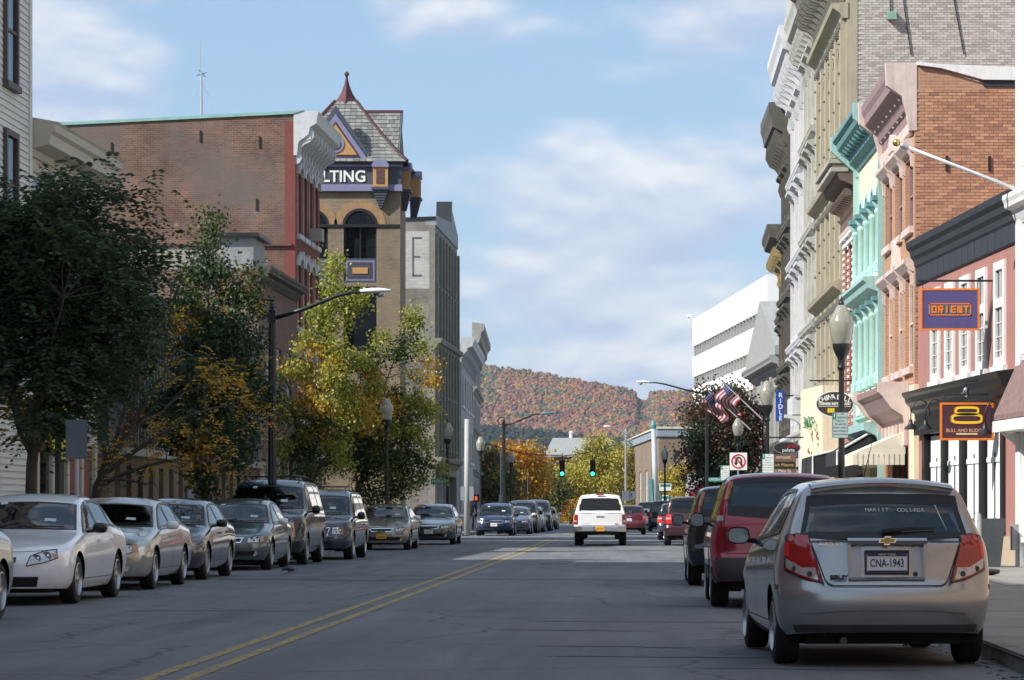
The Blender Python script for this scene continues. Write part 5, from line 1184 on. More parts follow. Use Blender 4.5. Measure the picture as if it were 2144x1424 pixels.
# classical stone front with pediment and urn
m_lime = mat('grey_limestone', (.30, .30, .29), .85, var=.15, scale=2)
RA, WA, ua, za_ = bld('temple_front_building', (1640, 150), (1580, 168), 'grey classical stone building with pediment and urn on its roof')
wall(RA, WA, 9.6, [(2+k*5, 4.2+k*5, 2.0, 6.5) for k in range(3)], m_lime, D=8, back=m_redpaint)
for k in range(3): win(RA, 2+k*5, 4.2+k*5, 2.0, 6.5, fm=m_lime)
MB().prism([(-.5, 9.6), (WA+.5, 9.6), (WA+.5, 10.1), (WA*.5, 13.2), (-.5, 10.1)], -.6, .5, 'y').build('pediment', m_lime, RA)
cornice(RA, -.3, WA+.3, cprof(.8, .9, 8.7), m_lime)
for k in range(4): MB().box(.4+k*(WA-1.8)/3, 1.4+k*(WA-1.8)/3, .0, .15, .0, 8.7).build('pilaster', m_lime, RA)
MB().lathe([(.3, 0), (.35, .15), (.25, .35), (.5, .9), (.62, 1.3), (.62, 1.45), (.4, 1.5)], 14, c=(.6, -.2, 10.6)).build('roof_urn', m_lime, RA, True, 40); MB().box(.2, 1.0, -.6, .2, 10.0, 10.6).build('urn_plinth', m_lime, RA)
# white office block
m_office = mat('office_white_panel', (.80, .80, .78), .6, var=.04, scale=.5); m_ribwin = mat('office_window', (.10, .105, .11), .2, var=.3, scale=.8)
RO, WO, uo, zo_ = bld('office_block', (1606, 220), (1450, 273), 'white modern office block with dark window bands, far right')
tops = []
H_o = wz(575, 220)
bands = [(16.2, 17.25), (13.2, 14.25), (10.1, 11.2), (7.0, 8.1)]
zc = 0
for a, c in sorted(bands): MB().box(0, WO, -14, 0, zc, a).build('wall_panel', m_office, RO); MB().box(.3, WO-.3, -13.7, -.35, a, c).build('window_band', m_ribwin, RO); zc = c
MB().box(0, WO, -14, 0, zc, H_o).build('wall_panel', m_office, RO)
for a, c in bands:
    for k in range(26): MB().box((k+.5)*WO/26-.09, (k+.5)*WO/26+.09, -.34, -.05, a, c).build('mullion', mat('mullion_grey', (.32, .33, .33), .6), RO)
    for k in range(8): MB().box(-.0, .2, -13.5+k*1.7, -13.3+k*1.7, a, c).build('mullion', mat('mullion_grey', (.32, .33, .33), .6), RO)
cm = MB(); cm.box(-.2, .9, -.15, .15, .0, .3); cm.tube([(.6, 0, 0), (.6, 0, -.6)], .05, 6); cm.build('security_camera', m_white, RO, loc=(WO+.1, .3, H_o+.3))
# ------------------------------------------------------------------ left side of the street, near to far (local x runs from the far end to the near end)
def XL(Y): return -12.0+.014*(Y-55)
def bldw(name, A, B, label, cat='building'):
    A, B = Vector((*A, 0)), Vector((*B, 0)); d = B-A; o = empty(name, A, math.atan2(d.y, d.x)); tag(o, label, cat); return o, d.length
def pxX(px, Y): return (wx(px, Y), Y)
m_clap = mat('clapboard_white', (.62, .61, .55), .75, var=.08, scale=4, stretch=(.2, 1, 1)); m_brownfr = mat('brown_window_frame', (.09, .075, .075), .6, var=.1)
# tall row beside the camera, outside the frame: it shades the near street
L00, W00 = bldw('unseen_row_building', (XL(29.8), 29.8), (-12.4, -34), 'tall brick row building beside the camera, outside the left edge')
hs = [(1.5+k*3.0, 2.8+k*3.0, 4.4+f*3.3, 6.4+f*3.3) for k in range(20) for f in range(4)]
wall(L00, W00, 17.5, hs, brick_mat('unseen_row_brick', (.22, .09, .065), (.18, .075, .055), (.25, .2, .17)), D=11)
for h in hs[::1]: win(L00, *h, sash=1)
RR0, WR0 = bldw('unseen_row_building', (7.6, -30), (7.75, 43.6), 'unseen pale brick row beside the camera on the right, added for reflections and bounce')  # unseen row, added for reflections in the cars and bounced light
hs = [(1.5+k*3.0, 2.8+k*3.0, 4.4+f*3.3, 6.4+f*3.3) for k in range(23) for f in range(2)]
wall(RR0, WR0, 11.0, hs, brick_mat('unseen_row_brick_pale', (.42, .30, .22), (.36, .25, .18), (.4, .34, .28)), D=9)
for h in hs: win(RR0, *h, sash=1)
# clapboard house
L0, WL0 = bldw('clapboard_house', pxX(62, 54.7), (XL(30), 30), 'white clapboard house at the left edge with brown-framed windows')
MB().box(0, WL0, -9, -.02, 0, 15.5).build('wall', m_clap, L0)
bme = MB().prism([(-.02, 0), (.030, .0), (.004, .128), (-.02, .128)], 0, WL0).mesh('clapboard', m_clap)
for k in range(int(15.4/.128)): link('clapboard', bme, L0, (0, 0, .05+k*.128))
for uu in (1.35, 3.2, 5.0, 7.2, 9.4):
    for zz in (3.6, 6.5, 9.45, 12.4):
        b = MB(); wd, hh = .80, 1.85
        b.box(uu-.10, uu, .0, .10, zz-.1, zz+hh+.12); b.box(uu+wd, uu+wd+.10, .0, .10, zz-.1, zz+hh+.12); b.box(uu, uu+wd, .0, .10, zz+hh, zz+hh+.12); b.box(uu-.14, uu+wd+.14, .0, .14, zz-.20, zz-.08); b.box(uu, uu+wd, .0, .07, zz+hh/2-.03, zz+hh/2+.03)
        w = b.build('window', m_brownfr, L0); MB().box(uu, uu+wd, .0, .045, zz-.08, zz+hh).build('pane', mat('brown_dark_glass', (.035, .028, .03), .1, var=.2), w)
MB().box(-.03, .16, .0, .05, 0, 15.5).build('corner_board', m_clap, L0)
cornice(L0, -.1, WL0, cprof(.5, .6, 15.2), m_clap)
# cream building with a boxed cornice
m_crm = mat('cream_stucco', (.50, .46, .37), .85, var=.08, scale=1.5)
L1, WL1 = bldw('cream_building', pxX(203, 61.0), pxX(60, 54.9), 'cream building with a deep boxed cornice behind the dark tree on the left')
hs = [(.8+k*1.9, 1.9+k*1.9, z, z+1.9) for k in range(3) for z in (3.4, 6.1)]
wall(L1, WL1, 8.6, hs, m_crm, D=9)
for h in hs: win(L1, *h, gm=mat('blue_curtain', (.30, .42, .55), .5, var=.2, scale=4, stretch=(4, 1, .3)))
cornice(L1, -.1, WL1+.1, [(-.05, 8.25), (.06, 8.25), (.10, 8.38), (.44, 8.46), (.46, 8.66), (.54, 8.72), (.56, 8.86), (.60, 8.90), (-.05, 9.02)], m_crm)
MB().box(.3, WL1-.3, .0, .08, 2.6, 3.1).build('shop_fascia', m_crm, L1)
for k in range(5): MB().box(.4+k*1.3, .62+k*1.3, .0, .1, .1, 2.6).build('shop_pilaster', m_crm, L1); MB().box(.64+k*1.3, 1.68+k*1.3, -.02, .03, .5, 2.5).build('shop_glass', m_winglass, L1)
sg = MB(); sg.lathe([(1.0, -.03), (1.0, .03)], 28, Matrix.Translation((WL1-2.2, .14, 2.86)) @ Matrix.Rotation(R(90), 4, 'X') @ Matrix.Diagonal((1.1, .62, 1, 1)))
sgo = sg.build('oval_shop_sign', mat('sign_yellow', (.62, .48, .05), .6, var=.1), L1)
MB().tube([(WL1-.4, -2, 8.9), (WL1-.4, -2, 9.3)], .05, 6).build('vent_pipe', m_dark, L1); MB().box(.2, 1.4, -4.5, -3.2, 8.95, 9.35).build('roof_hatch', mat('roof_brown', (.13, .10, .09), .8), L1)
# ribbed metal building
m_rib = mat('grey_ribbed_metal', (.15, .155, .17), .45, .4, var=.15, scale=2, stretch=(1, 1, .2)); m_ribback = mat('dark_panel', (.04, .042, .048), .6, var=.15); m_tanw = mat('tan_panel', (.20, .145, .095), .8, var=.12)
L2, WL2 = bldw('ribbed_building', pxX(541, 84.6), pxX(228, 62.3), 'low building with a dark vertical-ribbed metal upper front on the left')
MB().box(0, WL2, -10, -.30, 0, 6.3).build('wall', m_ribback, L2); MB().box(0, WL2, -.30, -.02, 2.66, 6.32).build('upper_panel', m_ribback, L2)
rme = MB().prism([(-.075, -.02), (.075, -.02), (.05, .10), (-.05, .10)], 2.68, 6.36, 'z').mesh('metal_rib', m_rib)
nr = int(WL2/.39)
for k in range(nr): link('metal_rib', rme, L2, ((k+.5)*WL2/nr, 0, 0))
MB().box(-.05, WL2+.05, -.3, .22, 2.48, 2.66).build('ledge', mat('ledge_metal', (.36, .36, .35), .5, .3, var=.15), L2); MB().box(-.05, WL2+.05, -.3, .14, 6.36, 6.46).build('roof_trim', m_steel, L2)
hs = []; u = .8
while u < WL2-1: hs.append((u, u+.62, .35, 2.25)); u += 1.35
wall(L2, WL2, 2.48, hs, m_tanw, th=.28, body=False, name='lower_wall')
for h in hs: win(L2, *h, fm=m_ribback, fw=.05, sash=0, y=-.16)
MB().box(WL2*.52, WL2*.52+1.0, .02, .07, .75, 1.75).build('notice_board', mat('notice_board', (.22, .26, .30), .6, var=.5, scale=14), L2)
# low brick building with a metal box on its parapet
m_dbrick = brick_mat('brown_brick', (.17, .095, .075), (.13, .075, .06), (.20, .17, .15), .2)
L3, WL3 = bldw('brick_shop_building', pxX(619, 93.0), pxX(541, 84.8), 'low brown brick shop building with a grey metal box on its parapet')
hs = [(1.0+k*2.3, 2.2+k*2.3, 4.6, 6.4) for k in range(3)]; wall(L3, WL3, 8.6, hs+[(.5, WL3-.5, .4, 2.8)], m_dbrick, D=8)
for h in hs: win(L3, *h, sill=.12)
cornice(L3, -.05, WL3+.05, cprof(.4, .5, 8.2), mat('dark_brown_trim', (.06, .05, .045), .7), 'cornice')
MB().box(WL3-2.6, WL3-.3, -1.2, -.2, 8.6, 9.6).build('metal_box', mat('weathered_zinc', (.26, .27, .27), .6, .3, var=.2), L3); MB().box(WL3-2.8, WL3-.1, -1.4, 0, 9.6, 9.72).build('metal_box_lid', m_dark, L3)
MB().box(.5, WL3-.5, -.3, -.25, .4, 2.8).build('shop_glass', m_winglass, L3)
for k in range(5): MB().box(.4+k*2.0, .7+k*2.0, .0, .12, .1, 3.0).build('shop_pilaster', m_greytrim, L3)
# big brick building: long bare end wall towards the camera
m_lbrick = brick_mat('old_brown_brick', (.165, .085, .060), (.105, .056, .042), (.18, .145, .12), .5, blotch=(.125, .11, .10)); m_redfr = mat('oxblood_paint', (.17, .045, .035), .8, var=.12)
m_trimw = mat('weathered_white_trim', (.52, .53, .54), .7, var=.12, scale=3, streak=.4); m_copper = mat('verdigris_copper', (.22, .40, .36), .7, var=.15)
L4, WL4 = bldw('large_brick_building', pxX(669, 99.2), pxX(618, 93.2), 'tall brown brick building with white cornice and bare end wall on the left')
hs = [(.42+k*1.40, 1.30+k*1.40, z, z+h) for k in range(4) for z, h in ((10.55, 2.15), (7.4, 2.2), (4.3, 2.2))]
wall(L4, WL4, 14.3, hs, m_redfr, D=13, back=m_lbrick)
for i, h in enumerate(hs): win(L4, *h, fm=m_trimw, sill=.16, hood='arch', hm=m_trimw, d=.12)
cornice(L4, -.05, WL4+.03, [(-.05, 13.15), (.06, 13.15), (.10, 13.5), (.14, 13.62), (.45, 13.85), (.50, 14.1), (.72, 14.22), (.76, 14.5), (.80, 14.62), (-.05, 14.66)], m_trimw)
brackets(L4, [.18+k*(WL4-.3)/8 for k in range(9)], 12.85, .62, 1.25, .17, m_trimw); dentils(L4, 0, WL4, 22, 13.9, m_trimw, .12, .1, .42)
MB().prism([(-.05, 14.54), (.30, 14.66), (-13, 14.04), (-13, 13.94)], WL4-.28, WL4+.06).build('coping', m_copper, L4)
MB().prism([(-.3, 14.29), (-.02, 14.29), (-.02, 14.55), (-13, 13.95), (-13, 13.5)], WL4-.25, WL4-.002).build('gable_wall', m_lbrick, L4)
MB().box(WL4, WL4+.02, -6.4, -1.65, 5.0, 10.1).build('stucco_panel', mat('grey_stucco', (.30, .285, .245), .9, var=.22, scale=.8), L4)
MB().box(WL4, WL4+.10, -6.6, -.1, 10.1, 10.18).build('flashing_line', mat('rust_flashing', (.12, .06, .045), .8), L4)
for yy, zz in ((-9.2, 13.3), (-8.0, 11.2), (-3.2, 13.6), (-1.2, 13.4), (-1.3, 11.3), (-6.2, 13.2)): MB().box(WL4, WL4+.04, yy-.025, yy+.025, zz, zz+.4).build('wall_anchor', m_dark, L4)
w = MB(); w.box(1.9, 2.45, .0, .42, 10.62, 11.05); w.build('air_conditioner', m_greytrim, L4)
cornice(L4, -.05, WL4+.05, cprof(.5, .6, 3.5), mat('sage_trim', (.30, .34, .31), .7), 'shop_cornice')
for k in range(5): MB().box(.05+k*1.32, .4+k*1.32, .0, .14, .1, 3.5).build('shop_pilaster', m_trimw, L4)
ant = empty('aerial_mast', (wx(422, 97.5), 97.5, 14.2)); tag(ant, 'thin aerial mast on the roof of the tall brick building', 'aerial')
MB().tube([(0, 0, 0), (0, 0, 2.45)], [.045, .03], 6).build('mast', m_steel, ant); MB().box(-.09, .09, -.09, .09, 0, .35).build('mast_base', m_dark, ant)
b = MB(); b.tube([(-.18, 0, 2.3), (.18, 0, 2.42)], .012, 5); b.tube([(-.10, 0, 2.5), (.14, 0, 2.25)], .012, 5); b.build('cross_arms', m_dark, ant); MB().tube([(-.03, 0, 2.4), (-.05, 0, 3.6)], [.014, .006], 5).build('whip', m_steel, ant)
for dx in (-.25, .30): MB().tube([(0, 0, 2.1), (dx, 0, 1.5)], .006, 4).build('stay', m_steel, ant)
# bank building with corner tower facing the camera
m_ybrick = brick_mat('yellow_brick', (.26, .205, .135), (.215, .165, .108), (.17, .14, .11), .3); m_navyp = mat('slate_navy_paint', (.050, .062, .088), .6, var=.12, streak=.2); m_lav = mat('lavender_paint', (.20, .20, .33), .6, var=.1, streak=.2)
m_ora = mat('ochre_orange_paint', (.46, .25, .09), .65, var=.08, streak=.2); m_mar = mat('dark_maroon_paint', (.085, .022, .026), .6, var=.15); m_slate = island_mat('roof_slate', [(.12, .125, .115), (.19, .195, .18), (.25, .25, .225), (.15, .16, .16)], .7)
YT = 108.0; L5, WL5 = bldw('tower_building', pxX(838, YT), pxX(588, YT), 'yellow brick tower building with slate spire roof and purple gable on the left'); ST = FPX/YT
tu = lambda px: (838-px)/ST
tz = lambda py: wz(py, YT)
hs = []
for c in (754, 652): hs += [(tu(c)-.64, tu(c)+.64, tz(592), tz(474)), (tu(c)-.64, tu(c)+.64, tz(735), tz(600))]
wall(L5, WL5, tz(400)+.0, hs, m_ybrick, body=False, name='front_wall', th=.4)
b = MB(); xr = wx(847, 114)-wx(838, YT)
b.prism([(0, -.4), (WL5, -.4), (WL5, -6.0), (-xr, -6.0)], 0, tz(400), 'z'); b.build('side_wall', m_ybrick, L5)
MB().prism([(0, -.0), (0, -.4), (-.001, -.4)], 0, .1, 'z')
for c in (754, 652):
    a, e = tu(c)-.64, tu(c)+.64; zs_, r = tz(474), .64
    MB().box(a, e, -.28, -.22, tz(541), zs_).build('window_pane', m_winglass, L5)
    arc = [(tu(c)+r*math.cos(t), zs_+r*math.sin(t)) for t in np.linspace(0, math.pi, 17)]; MB().prism(arc, -.03, .004, 'y').build('arch_pane', m_winglass, L5)
    vs = [(tu(c)+(r+q)*math.cos(t), y, zs_+(r+q)*math.sin(t)) for t in np.linspace(0, math.pi, 17) for q, y in ((-.05, .03), (.06, .03), (.06, .0), (-.05, 0))]
    MB().add(vs, [(4*i+k, 4*i+4+k, 4*i+4+(k+1) % 4, 4*i+(k+1) % 4) for i in range(16) for k in range(4)]).build('arch_frame', m_dark, L5)
    vs = [(tu(c)+(r+q)*math.cos(t), y, zs_+(r+q)*math.sin(t)) for t in np.linspace(0, math.pi, 17) for q, y in ((.06, .02), (.38, .02), (.38, .0), (.06, 0))]
    MB().add(vs, [(4*i+k, 4*i+4+k, 4*i+4+(k+1) % 4, 4*i+(k+1) % 4) for i in range(16) for k in range(4)]).build('brick_arch', brick_mat('arch_brick', (.36, .22, .11), (.30, .18, .09), (.22, .16, .1), .1, bw=.09, rh=.3), L5)
    for uu in (a+.02, tu(c)-.02, e-.08): MB().box(uu, uu+.05, -.2, -.1, tz(541), zs_).build('mullion', m_dark, L5)
    MB().box(a, e, -.22, -.12, zs_-.03, zs_+.05).build('transom', m_dark, L5)
    MB().box(a, e, -.25, -.05, tz(592), tz(541)).build('spandrel', m_navyp, L5)
    for q, mm in ((.08, m_lav), (.14, m_navyp), (.20, m_mar), (.24, m_navyp)): MB().box(a+q, e-q, -.06, -.04+q*.06, tz(592)+q, tz(541)-q).build('spandrel_moulding', mm, L5)
    MB().box(tu(c)-.3, tu(c)+.3, -.04, .0, tz(573), tz(560)).build('spandrel_plaque', m_ora, L5)
    MB().box(a, e, -.28, -.22, tz(735), tz(600)).build('window_pane', m_winglass, L5)
MB().box(0, WL5, .0, .05, tz(476), tz(470)).build('string_course', m_dark, L5)
# sign band
MB().box(-.05, WL5, -.4, .10, tz(400), tz(345)).build('sign_band', m_navyp, L5)
for a, c, d_ in ((tz(401), tz(390), .18), (tz(392), tz(387), .15), (tz(350), tz(345), .16), (tz(345), tz(338), .22)): MB().box(-.08, WL5, -.3, d_, a, c).build('band_moulding', m_lav if d_ != .22 else m_navyp, L5)
text('sign_lettering', 'LTING', .64, mat('letter_cream', (.78, .80, .68), .5, var=.05), L5, (tu(767), .115, tz(371)), (R(90), 0, math.pi), .02, align='RIGHT', bold=.012, space=1.0, sx=.93)
def turret(x, y, rot=0):
    t = empty('corner_turret', (0, 0, 0)); t.parent = L5; t.location = (x, y, 0); t.rotation_euler = (0, 0, rot)
    b = MB(); b.box(-.29, .29, -.2, .2, tz(393), tz(352)); o = b.build('turret_box', m_ora, L5); o.location = (x, y, 0); o.rotation_euler = (0, 0, rot)
    bpy.data.objects.remove(t)
    MB().box(-.16, .16, .2, .215, tz(387), tz(357)).build('turret_panel', mat('brown_relief', (.085, .04, .035), .7, var=.5, scale=12), o)
    MB().prism([(-.33, tz(352)), (.33, tz(352)), (.33, tz(346)), (.18, tz(336)), (-.18, tz(336)), (-.33, tz(346))], -.25, .26, 'y').build('turret_cap', m_lav, o)
    MB().box(-.34, .34, -.24, .26, tz(399), tz(393)).build('turret_ledge', m_navyp, o)
    for q in range(7): MB().box(-.28*(1-q/7)-.02, .28*(1-q/7)+.02, -.2, .2-.16*q/7, tz(399)-.1*(q+1), tz(399)-.1*q-.015).build('turret_corbel', m_navyp, o)
turret(tu(798), .12); turret(-.12, -.9, R(90)); turret(-.30, -3.6, R(90))
# gable
def tri(cx, z0, z1, hw): return [(cx-hw, z0), (cx+hw, z0), (cx, z1)]
gc = tu(704)
for nm, z0, z1, hw, y0, y1, mm in (('gable', tz(340), tz(222), 1.52, -.5, .16, m_navyp), ('gable_board', tz(340), tz(240), 1.32, .0, .22, m_lav), ('gable_line', tz(330), tz(256), .95, .0, .25, m_mar), ('gable_field', tz(326), tz(262), .84, .0, .27, m_ora)):
    MB().prism(tri(gc, z0, z1, hw), y0, y1, 'y').build(nm, mm, L5)
for r0, mm, y in ((.36, m_lav, .30), (.22, m_mar, .33)): MB().lathe([(r0, 0), (r0, .06)], 22, Matrix.Translation((gc+.02, y, tz(303))) @ Matrix.Rotation(R(90), 4, 'X')).build('gable_roundel', mm, L5)
# spire roof with slates
cx, cy, hw = tu(713), -2.3, 2.38; ze, zt = tz(341), tz(198)
def roofpt(face, s, t):          # s -1..1 across, t 0..1 up
    k = hw*(1-t)+.42*t; z = ze+(zt-ze)*t; k += .25*(1-t)**3
    return {'f': (cx-s*k, cy+k, z), 'r': (cx-k, cy-s*k, z), 'b': (cx+s*k, cy-k, z), 'l': (cx+k, cy+s*k, z)}[face]
b = MB(); G = [[roofpt(f, s, t) for t in np.linspace(0, 1, 8)] for f in 'lfrb' for s in (-1, 1)]; b.grid(G+[G[0]]); b.build('spire_roof', mat('roof_underlay', (.10, .10, .095), .9), L5)
def slates(name, pt, rows, cols, parent, tp=.82):
    b = MB()
    for r in range(rows):
        t0, t1 = r/rows, min((r+1.25)/rows, 1); n = max(2, int(cols*(1-t0*tp)))
        for c in range(-1, n):
            s0 = -1+2*(c+.5*(r % 2)+.04)/n; s1 = s0+2*.92/n; s0, s1 = max(s0, -1), min(s1, 1)
            if s1-s0 < .02: continue
            j = random.uniform(0, .012); a, d_, e, f = (Vector(pt(s0, t0)), Vector(pt(s1, t0)), Vector(pt(s1, t1)), Vector(pt(s0, t1))); n_ = (d_-a).cross(f-a).normalized()
            if n_.z < 0: n_ = -n_
            o1 = n_*(.035+j); o2 = n_*.008; b.add([a+o1, d_+o1, e+o2, f+o2, a-n_*.01, d_-n_*.01], [(0, 1, 2, 3), (4, 5, 1, 0)])
    tag(b.build(name, m_slate, parent), kind='stuff')
slates('slates', lambda s, t: roofpt('f', s, t), 17, 20, L5); slates('slates', lambda s, t: roofpt('r', s, t), 17, 20, L5)
for sx in (-1, 1):
    for f in 'fr': MB().tube([Vector(roofpt(f, sx, t))+Vector((0, 0, .03)) for t in np.linspace(0, 1, 8)], .07, 6).build('hip_ridge', m_mar, L5)
MB().lathe([(.56, zt-.05), (.36, zt+.18), (.22, zt+.42), (.12, zt+.68), (.06, zt+.92), (.035, zt+1.1)], 4, Matrix.Rotation(R(45), 4, 'Z') if False else None, c=(cx, cy, 0)).build('spire_cap', m_mar, L5)
MB().lathe([(.03, zt+1.0), (.05, zt+1.06), (.09, zt+1.12), (.10, zt+1.18), (.05, zt+1.24), (.001, zt+1.27)], 10, c=(cx, cy, 0)).build('finial', m_mar, L5, True)
MB().box(tu(815), tu(735), -.6, .25, tz(345), tz(338)).build('eave_gutter', m_mar, L5)
# wing with slated roof behind the tower
YW = 113.5; xw = wx(832, YW)-wx(838, YT)
rz0, rz1 = wz(345, YW), wz(236, YW+1.6)
b = MB(); b.prism([(-5.5, rz0), (-7.1, rz1), (-9.5, rz0), (-9.5, 0), (-5.9, 0)], -xw, -xw+2.9); b.build('wing', m_ybrick, L5)
slates('slates', lambda s, t: (-xw+1.45-s*1.45, -5.5-1.6*t, rz0+(rz1-rz0)*t+.02), 13, 13, L5, 0)
MB().tube([(-xw-.1, -7.1, rz1+.03), (-xw+2.9, -7.1, rz1+.03)], .08, 6).build('ridge_tile', m_mar, L5); MB().tube([(-xw-.06, -5.5, rz0), (-xw-.06, -7.1, rz1)], .05, 6).build('verge', m_navyp, L5)
# grey building with the painted letter
m_ebrick = brick_mat('grey_brown_brick', (.20, .18, .155), (.15, .13, .11), (.12, .11, .10), .4, blotch=(.25, .24, .22)); m_estone = mat('olive_grey_stone', (.20, .19, .155), .85, var=.2, scale=2)
L6, WL6 = bldw('lettered_wall_building', pxX(957, 153), pxX(911, 140), 'grey building with a faded painted letter E on its end wall')
nb = 7; hs = []
for k in range(nb):
    a = .3+k*(WL6-.6)/nb
    for f in range(4): hs.append((a+.45, a+(WL6-.6)/nb-.45, 4.4+f*2.75, 6.4+f*2.75))
wall(L6, WL6, 15.6, hs+[(.5, WL6-.5, .4, 3.0)], m_estone, D=13, back=m_ebrick)
for h in hs: win(L6, *h, fm=m_estone, sill=.12)
for k in range(nb+1): MB().box(.3+k*(WL6-.6)/nb-.2, .3+k*(WL6-.6)/nb+.2, .0, .16, 3.6, 15.2).build('pilaster', m_estone, L6)
for zz in (3.4, 9.4): cornice(L6, -.05, WL6+.05, cprof(.35, .5, zz), m_estone, 'string_course')
MB().prism([(0, 15.6), (WL6, 15.6), (WL6, 16.0), (WL6-1, 16.15), (5.0, 16.6), (4.6, 17.5), (4.0, 17.4), (.1, 16.3)], -.5, .06, 'y').build('parapet', mat('grey_parapet', (.26, .27, .28), .7, var=.15), L6)
MB().prism([(4.8, 16.6), (5.1, 16.6), (4.7, 17.72), (4.4, 17.72)], -.7, .12, 'y').build('parapet_cap', m_dark, L6)
MB().prism([(-.0, 15.9), (.05, 16.05), (-13, 15.6), (-13, 15.35)], WL6-.3, WL6+.06).build('coping', m_dark, L6)
MB().prism([(-.3, 15.58), (0, 15.58), (0, 15.95), (-13, 15.4), (-13, 15.2)], WL6-.28, WL6-.002).build('gable_wall', m_ebrick, L6)
wp = MB().box(WL6, WL6+.012, -1.95, -.28, 12.4, 15.3).build('painted_patch', brick_mat('whitewashed_brick', (.46, .45, .42), (.38, .37, .35), (.30, .29, .27), .25), L6)
for a, c, d_, e in ((-1.16, -1.06, 13.0, 15.0), (-1.16, -.66, 14.9, 15.0), (-1.16, -.76, 13.95, 14.05), (-1.16, -.66, 13.0, 13.1), (-1.75, -1.5, 14.9, 15.0)): MB().box(WL6+.008, WL6+.017, a, c, d_, e).build('painted_letter', mat('faded_black_paint', (.10, .10, .11), .9, var=.3), L6)
# two further fronts
L7, WL7 = bldw('white_shop_building', pxX(991, 181), pxX(966, 160), 'white two-tone building with a heavy cornice beyond the lettered wall')
hs = [(1+k*4.2, 2.5+k*4.2, z, z+1.8) for k in range(5) for z in (4.2, 7.3)]; wall(L7, WL7, 10.0, hs, mat('dull_white_wall', (.36, .36, .35), .8, var=.15, streak=.4), D=8)
for h in hs: win(L7, *h, sill=.15)
cornice(L7, -.05, WL7+.05, cprof(.75, 1.2, 10.0), m_trimw); brackets(L7, [.3+k*(WL7-.6)/14 for k in range(15)], 9.6, .5, .8, .2, m_trimw); MB().box(WL7, WL7+.06, -1.2, -.1, .2, 9.8).build('quoin_strip', m_trimw, L7)
m_stone = mat('pale_limestone', (.30, .29, .265), .85, var=.2, scale=2, streak=.4)
L8, WL8 = bldw('stone_corner_building', pxX(1006, 206), pxX(990, 183), 'pale stone building with flaring cornice, last on the left')
hs = [(1.2+k*4.4, 2.9+k*4.4, z, z+1.9) for k in range(5) for z in (1.2, 4.0, 6.7, 9.5)]; wall(L8, WL8, 12.2, hs, m_stone, D=8)
for h in hs: win(L8, *h, sill=.15)
cornice(L8, -.3, WL8+.1, [(-.05, 11.6), (.1, 11.6), (.2, 12.0), (.45, 12.4), (.55, 12.9), (.75, 13.1), (.75, 13.5), (-.05, 13.6)], m_stone)
for z in (3.5, 6.2, 9.0): cornice(L8, -.1, WL8+.1, cprof(.3, .4, z), m_stone, 'string_course')
brackets(L8, [.4+k*(WL8-.8)/12 for k in range(13)], 11.5, .5, 1.2, .3, m_stone)
# camera-facing ends of those two get windows as well
for z in (4.2, 7.3): pass
# far brick block on the right beyond the junction, and the house with a grey hip roof
m_fbrick = brick_mat('tan_brick', (.24, .175, .12), (.20, .145, .10), (.18, .145, .115), .2)
F1, WF1 = bldw('brick_block', pxX(1380, 215), pxX(1308, 262), 'tan brick block with grey-blue fascia and vertical lettering far down the street')
wall(F1, WF1, 6.9, [(6+k*8, 9+k*8, 1.5, 4.5) for k in range(5)], m_fbrick, D=9)
for k in range(5): win(F1, 6+k*8, 9+k*8, 1.5, 4.5, mull=2)
m_fascia = mat('blue_grey_fascia', (.24, .28, .33), .6, var=.1)
MB().box(-.12, WF1, -9, .14, 6.9, 7.5).build('fascia', m_fascia, F1); MB().box(-.2, WF1+.1, -9.1, .22, 7.5, 7.66).build('roof_edge', mat('roof_edge_cream', (.62, .58, .42), .7), F1)
tt = text('wall_lettering', 'UNION', .62, m_dark, F1, (-.02, -1.35, 4.8), (0, 0, 0), .03, bold=.02); tt.rotation_euler = Matrix(((0, 0, -1), (0, -1, 0), (-1, 0, 0))).to_euler() if False else (Matrix.Rotation(R(-90), 3, 'Z') @ Matrix.Rotation(R(90), 3, 'X') @ Matrix.Rotation(R(90), 3, 'Z')).to_euler()
F2 = empty('brick_house', (wx(1190, 300), 300, 0)); tag(F2, 'brick house with grey hip roof far beyond the yellow trees', 'house')
x0, x1 = wx(1146, 300)-F2.location.x, wx(1290, 300)-F2.location.x; ez = wz(952, 300); tz2 = wz(925, 304)
MB().box(x0+.4, x1, 0, 8, 0, ez).build('wall', brick_mat('house_brick', (.27, .13, .10), (.23, .11, .085), (.3, .24, .2), .15), F2)
rf = MB(); rf.add([(x0-.3, -.7, ez), (x1+.3, -.7, ez), (x1+.3, 8.7, ez), (x0-.3, 8.7, ez), (x0+.5, 3, tz2+.4), (x1-.8, 3, tz2+.4), (x1-.8, 5, tz2+.4), (x0+.5, 5, tz2+.4), (x0-.3, -.7, ez-.25), (x1+.3, -.7, ez-.25)], [(0, 1, 5, 4), (1, 2, 6, 5), (2, 3, 7, 6), (3, 0, 4, 7), (4, 5, 6, 7), (8, 9, 1, 0), (3, 2, 1, 0)])
rf.build('roof', mat('grey_roof', (.26, .27, .26), .8, var=.15), F2)
MB().box(1.6, 2.3, 3, 3.6, tz2-.2, tz2+1.1).build('chimney', MATS['house_brick'], F2); MB().lathe([(.2, 0), (.2, .5), (.3, .6), (.1, .8)], 10, c=(.2, 4, tz2+.4)).build('roof_vent', m_white, F2)
for k in range(4):
    a = x0+1.0+k*1.5; o = MB().box(a, a+.7, -.04, .02, 2.2, 4.6).build('window', m_trimw, F2); MB().box(a+.08, a+.62, -.05, -.03, 2.28, 4.52).build('pane', m_winglass, o)
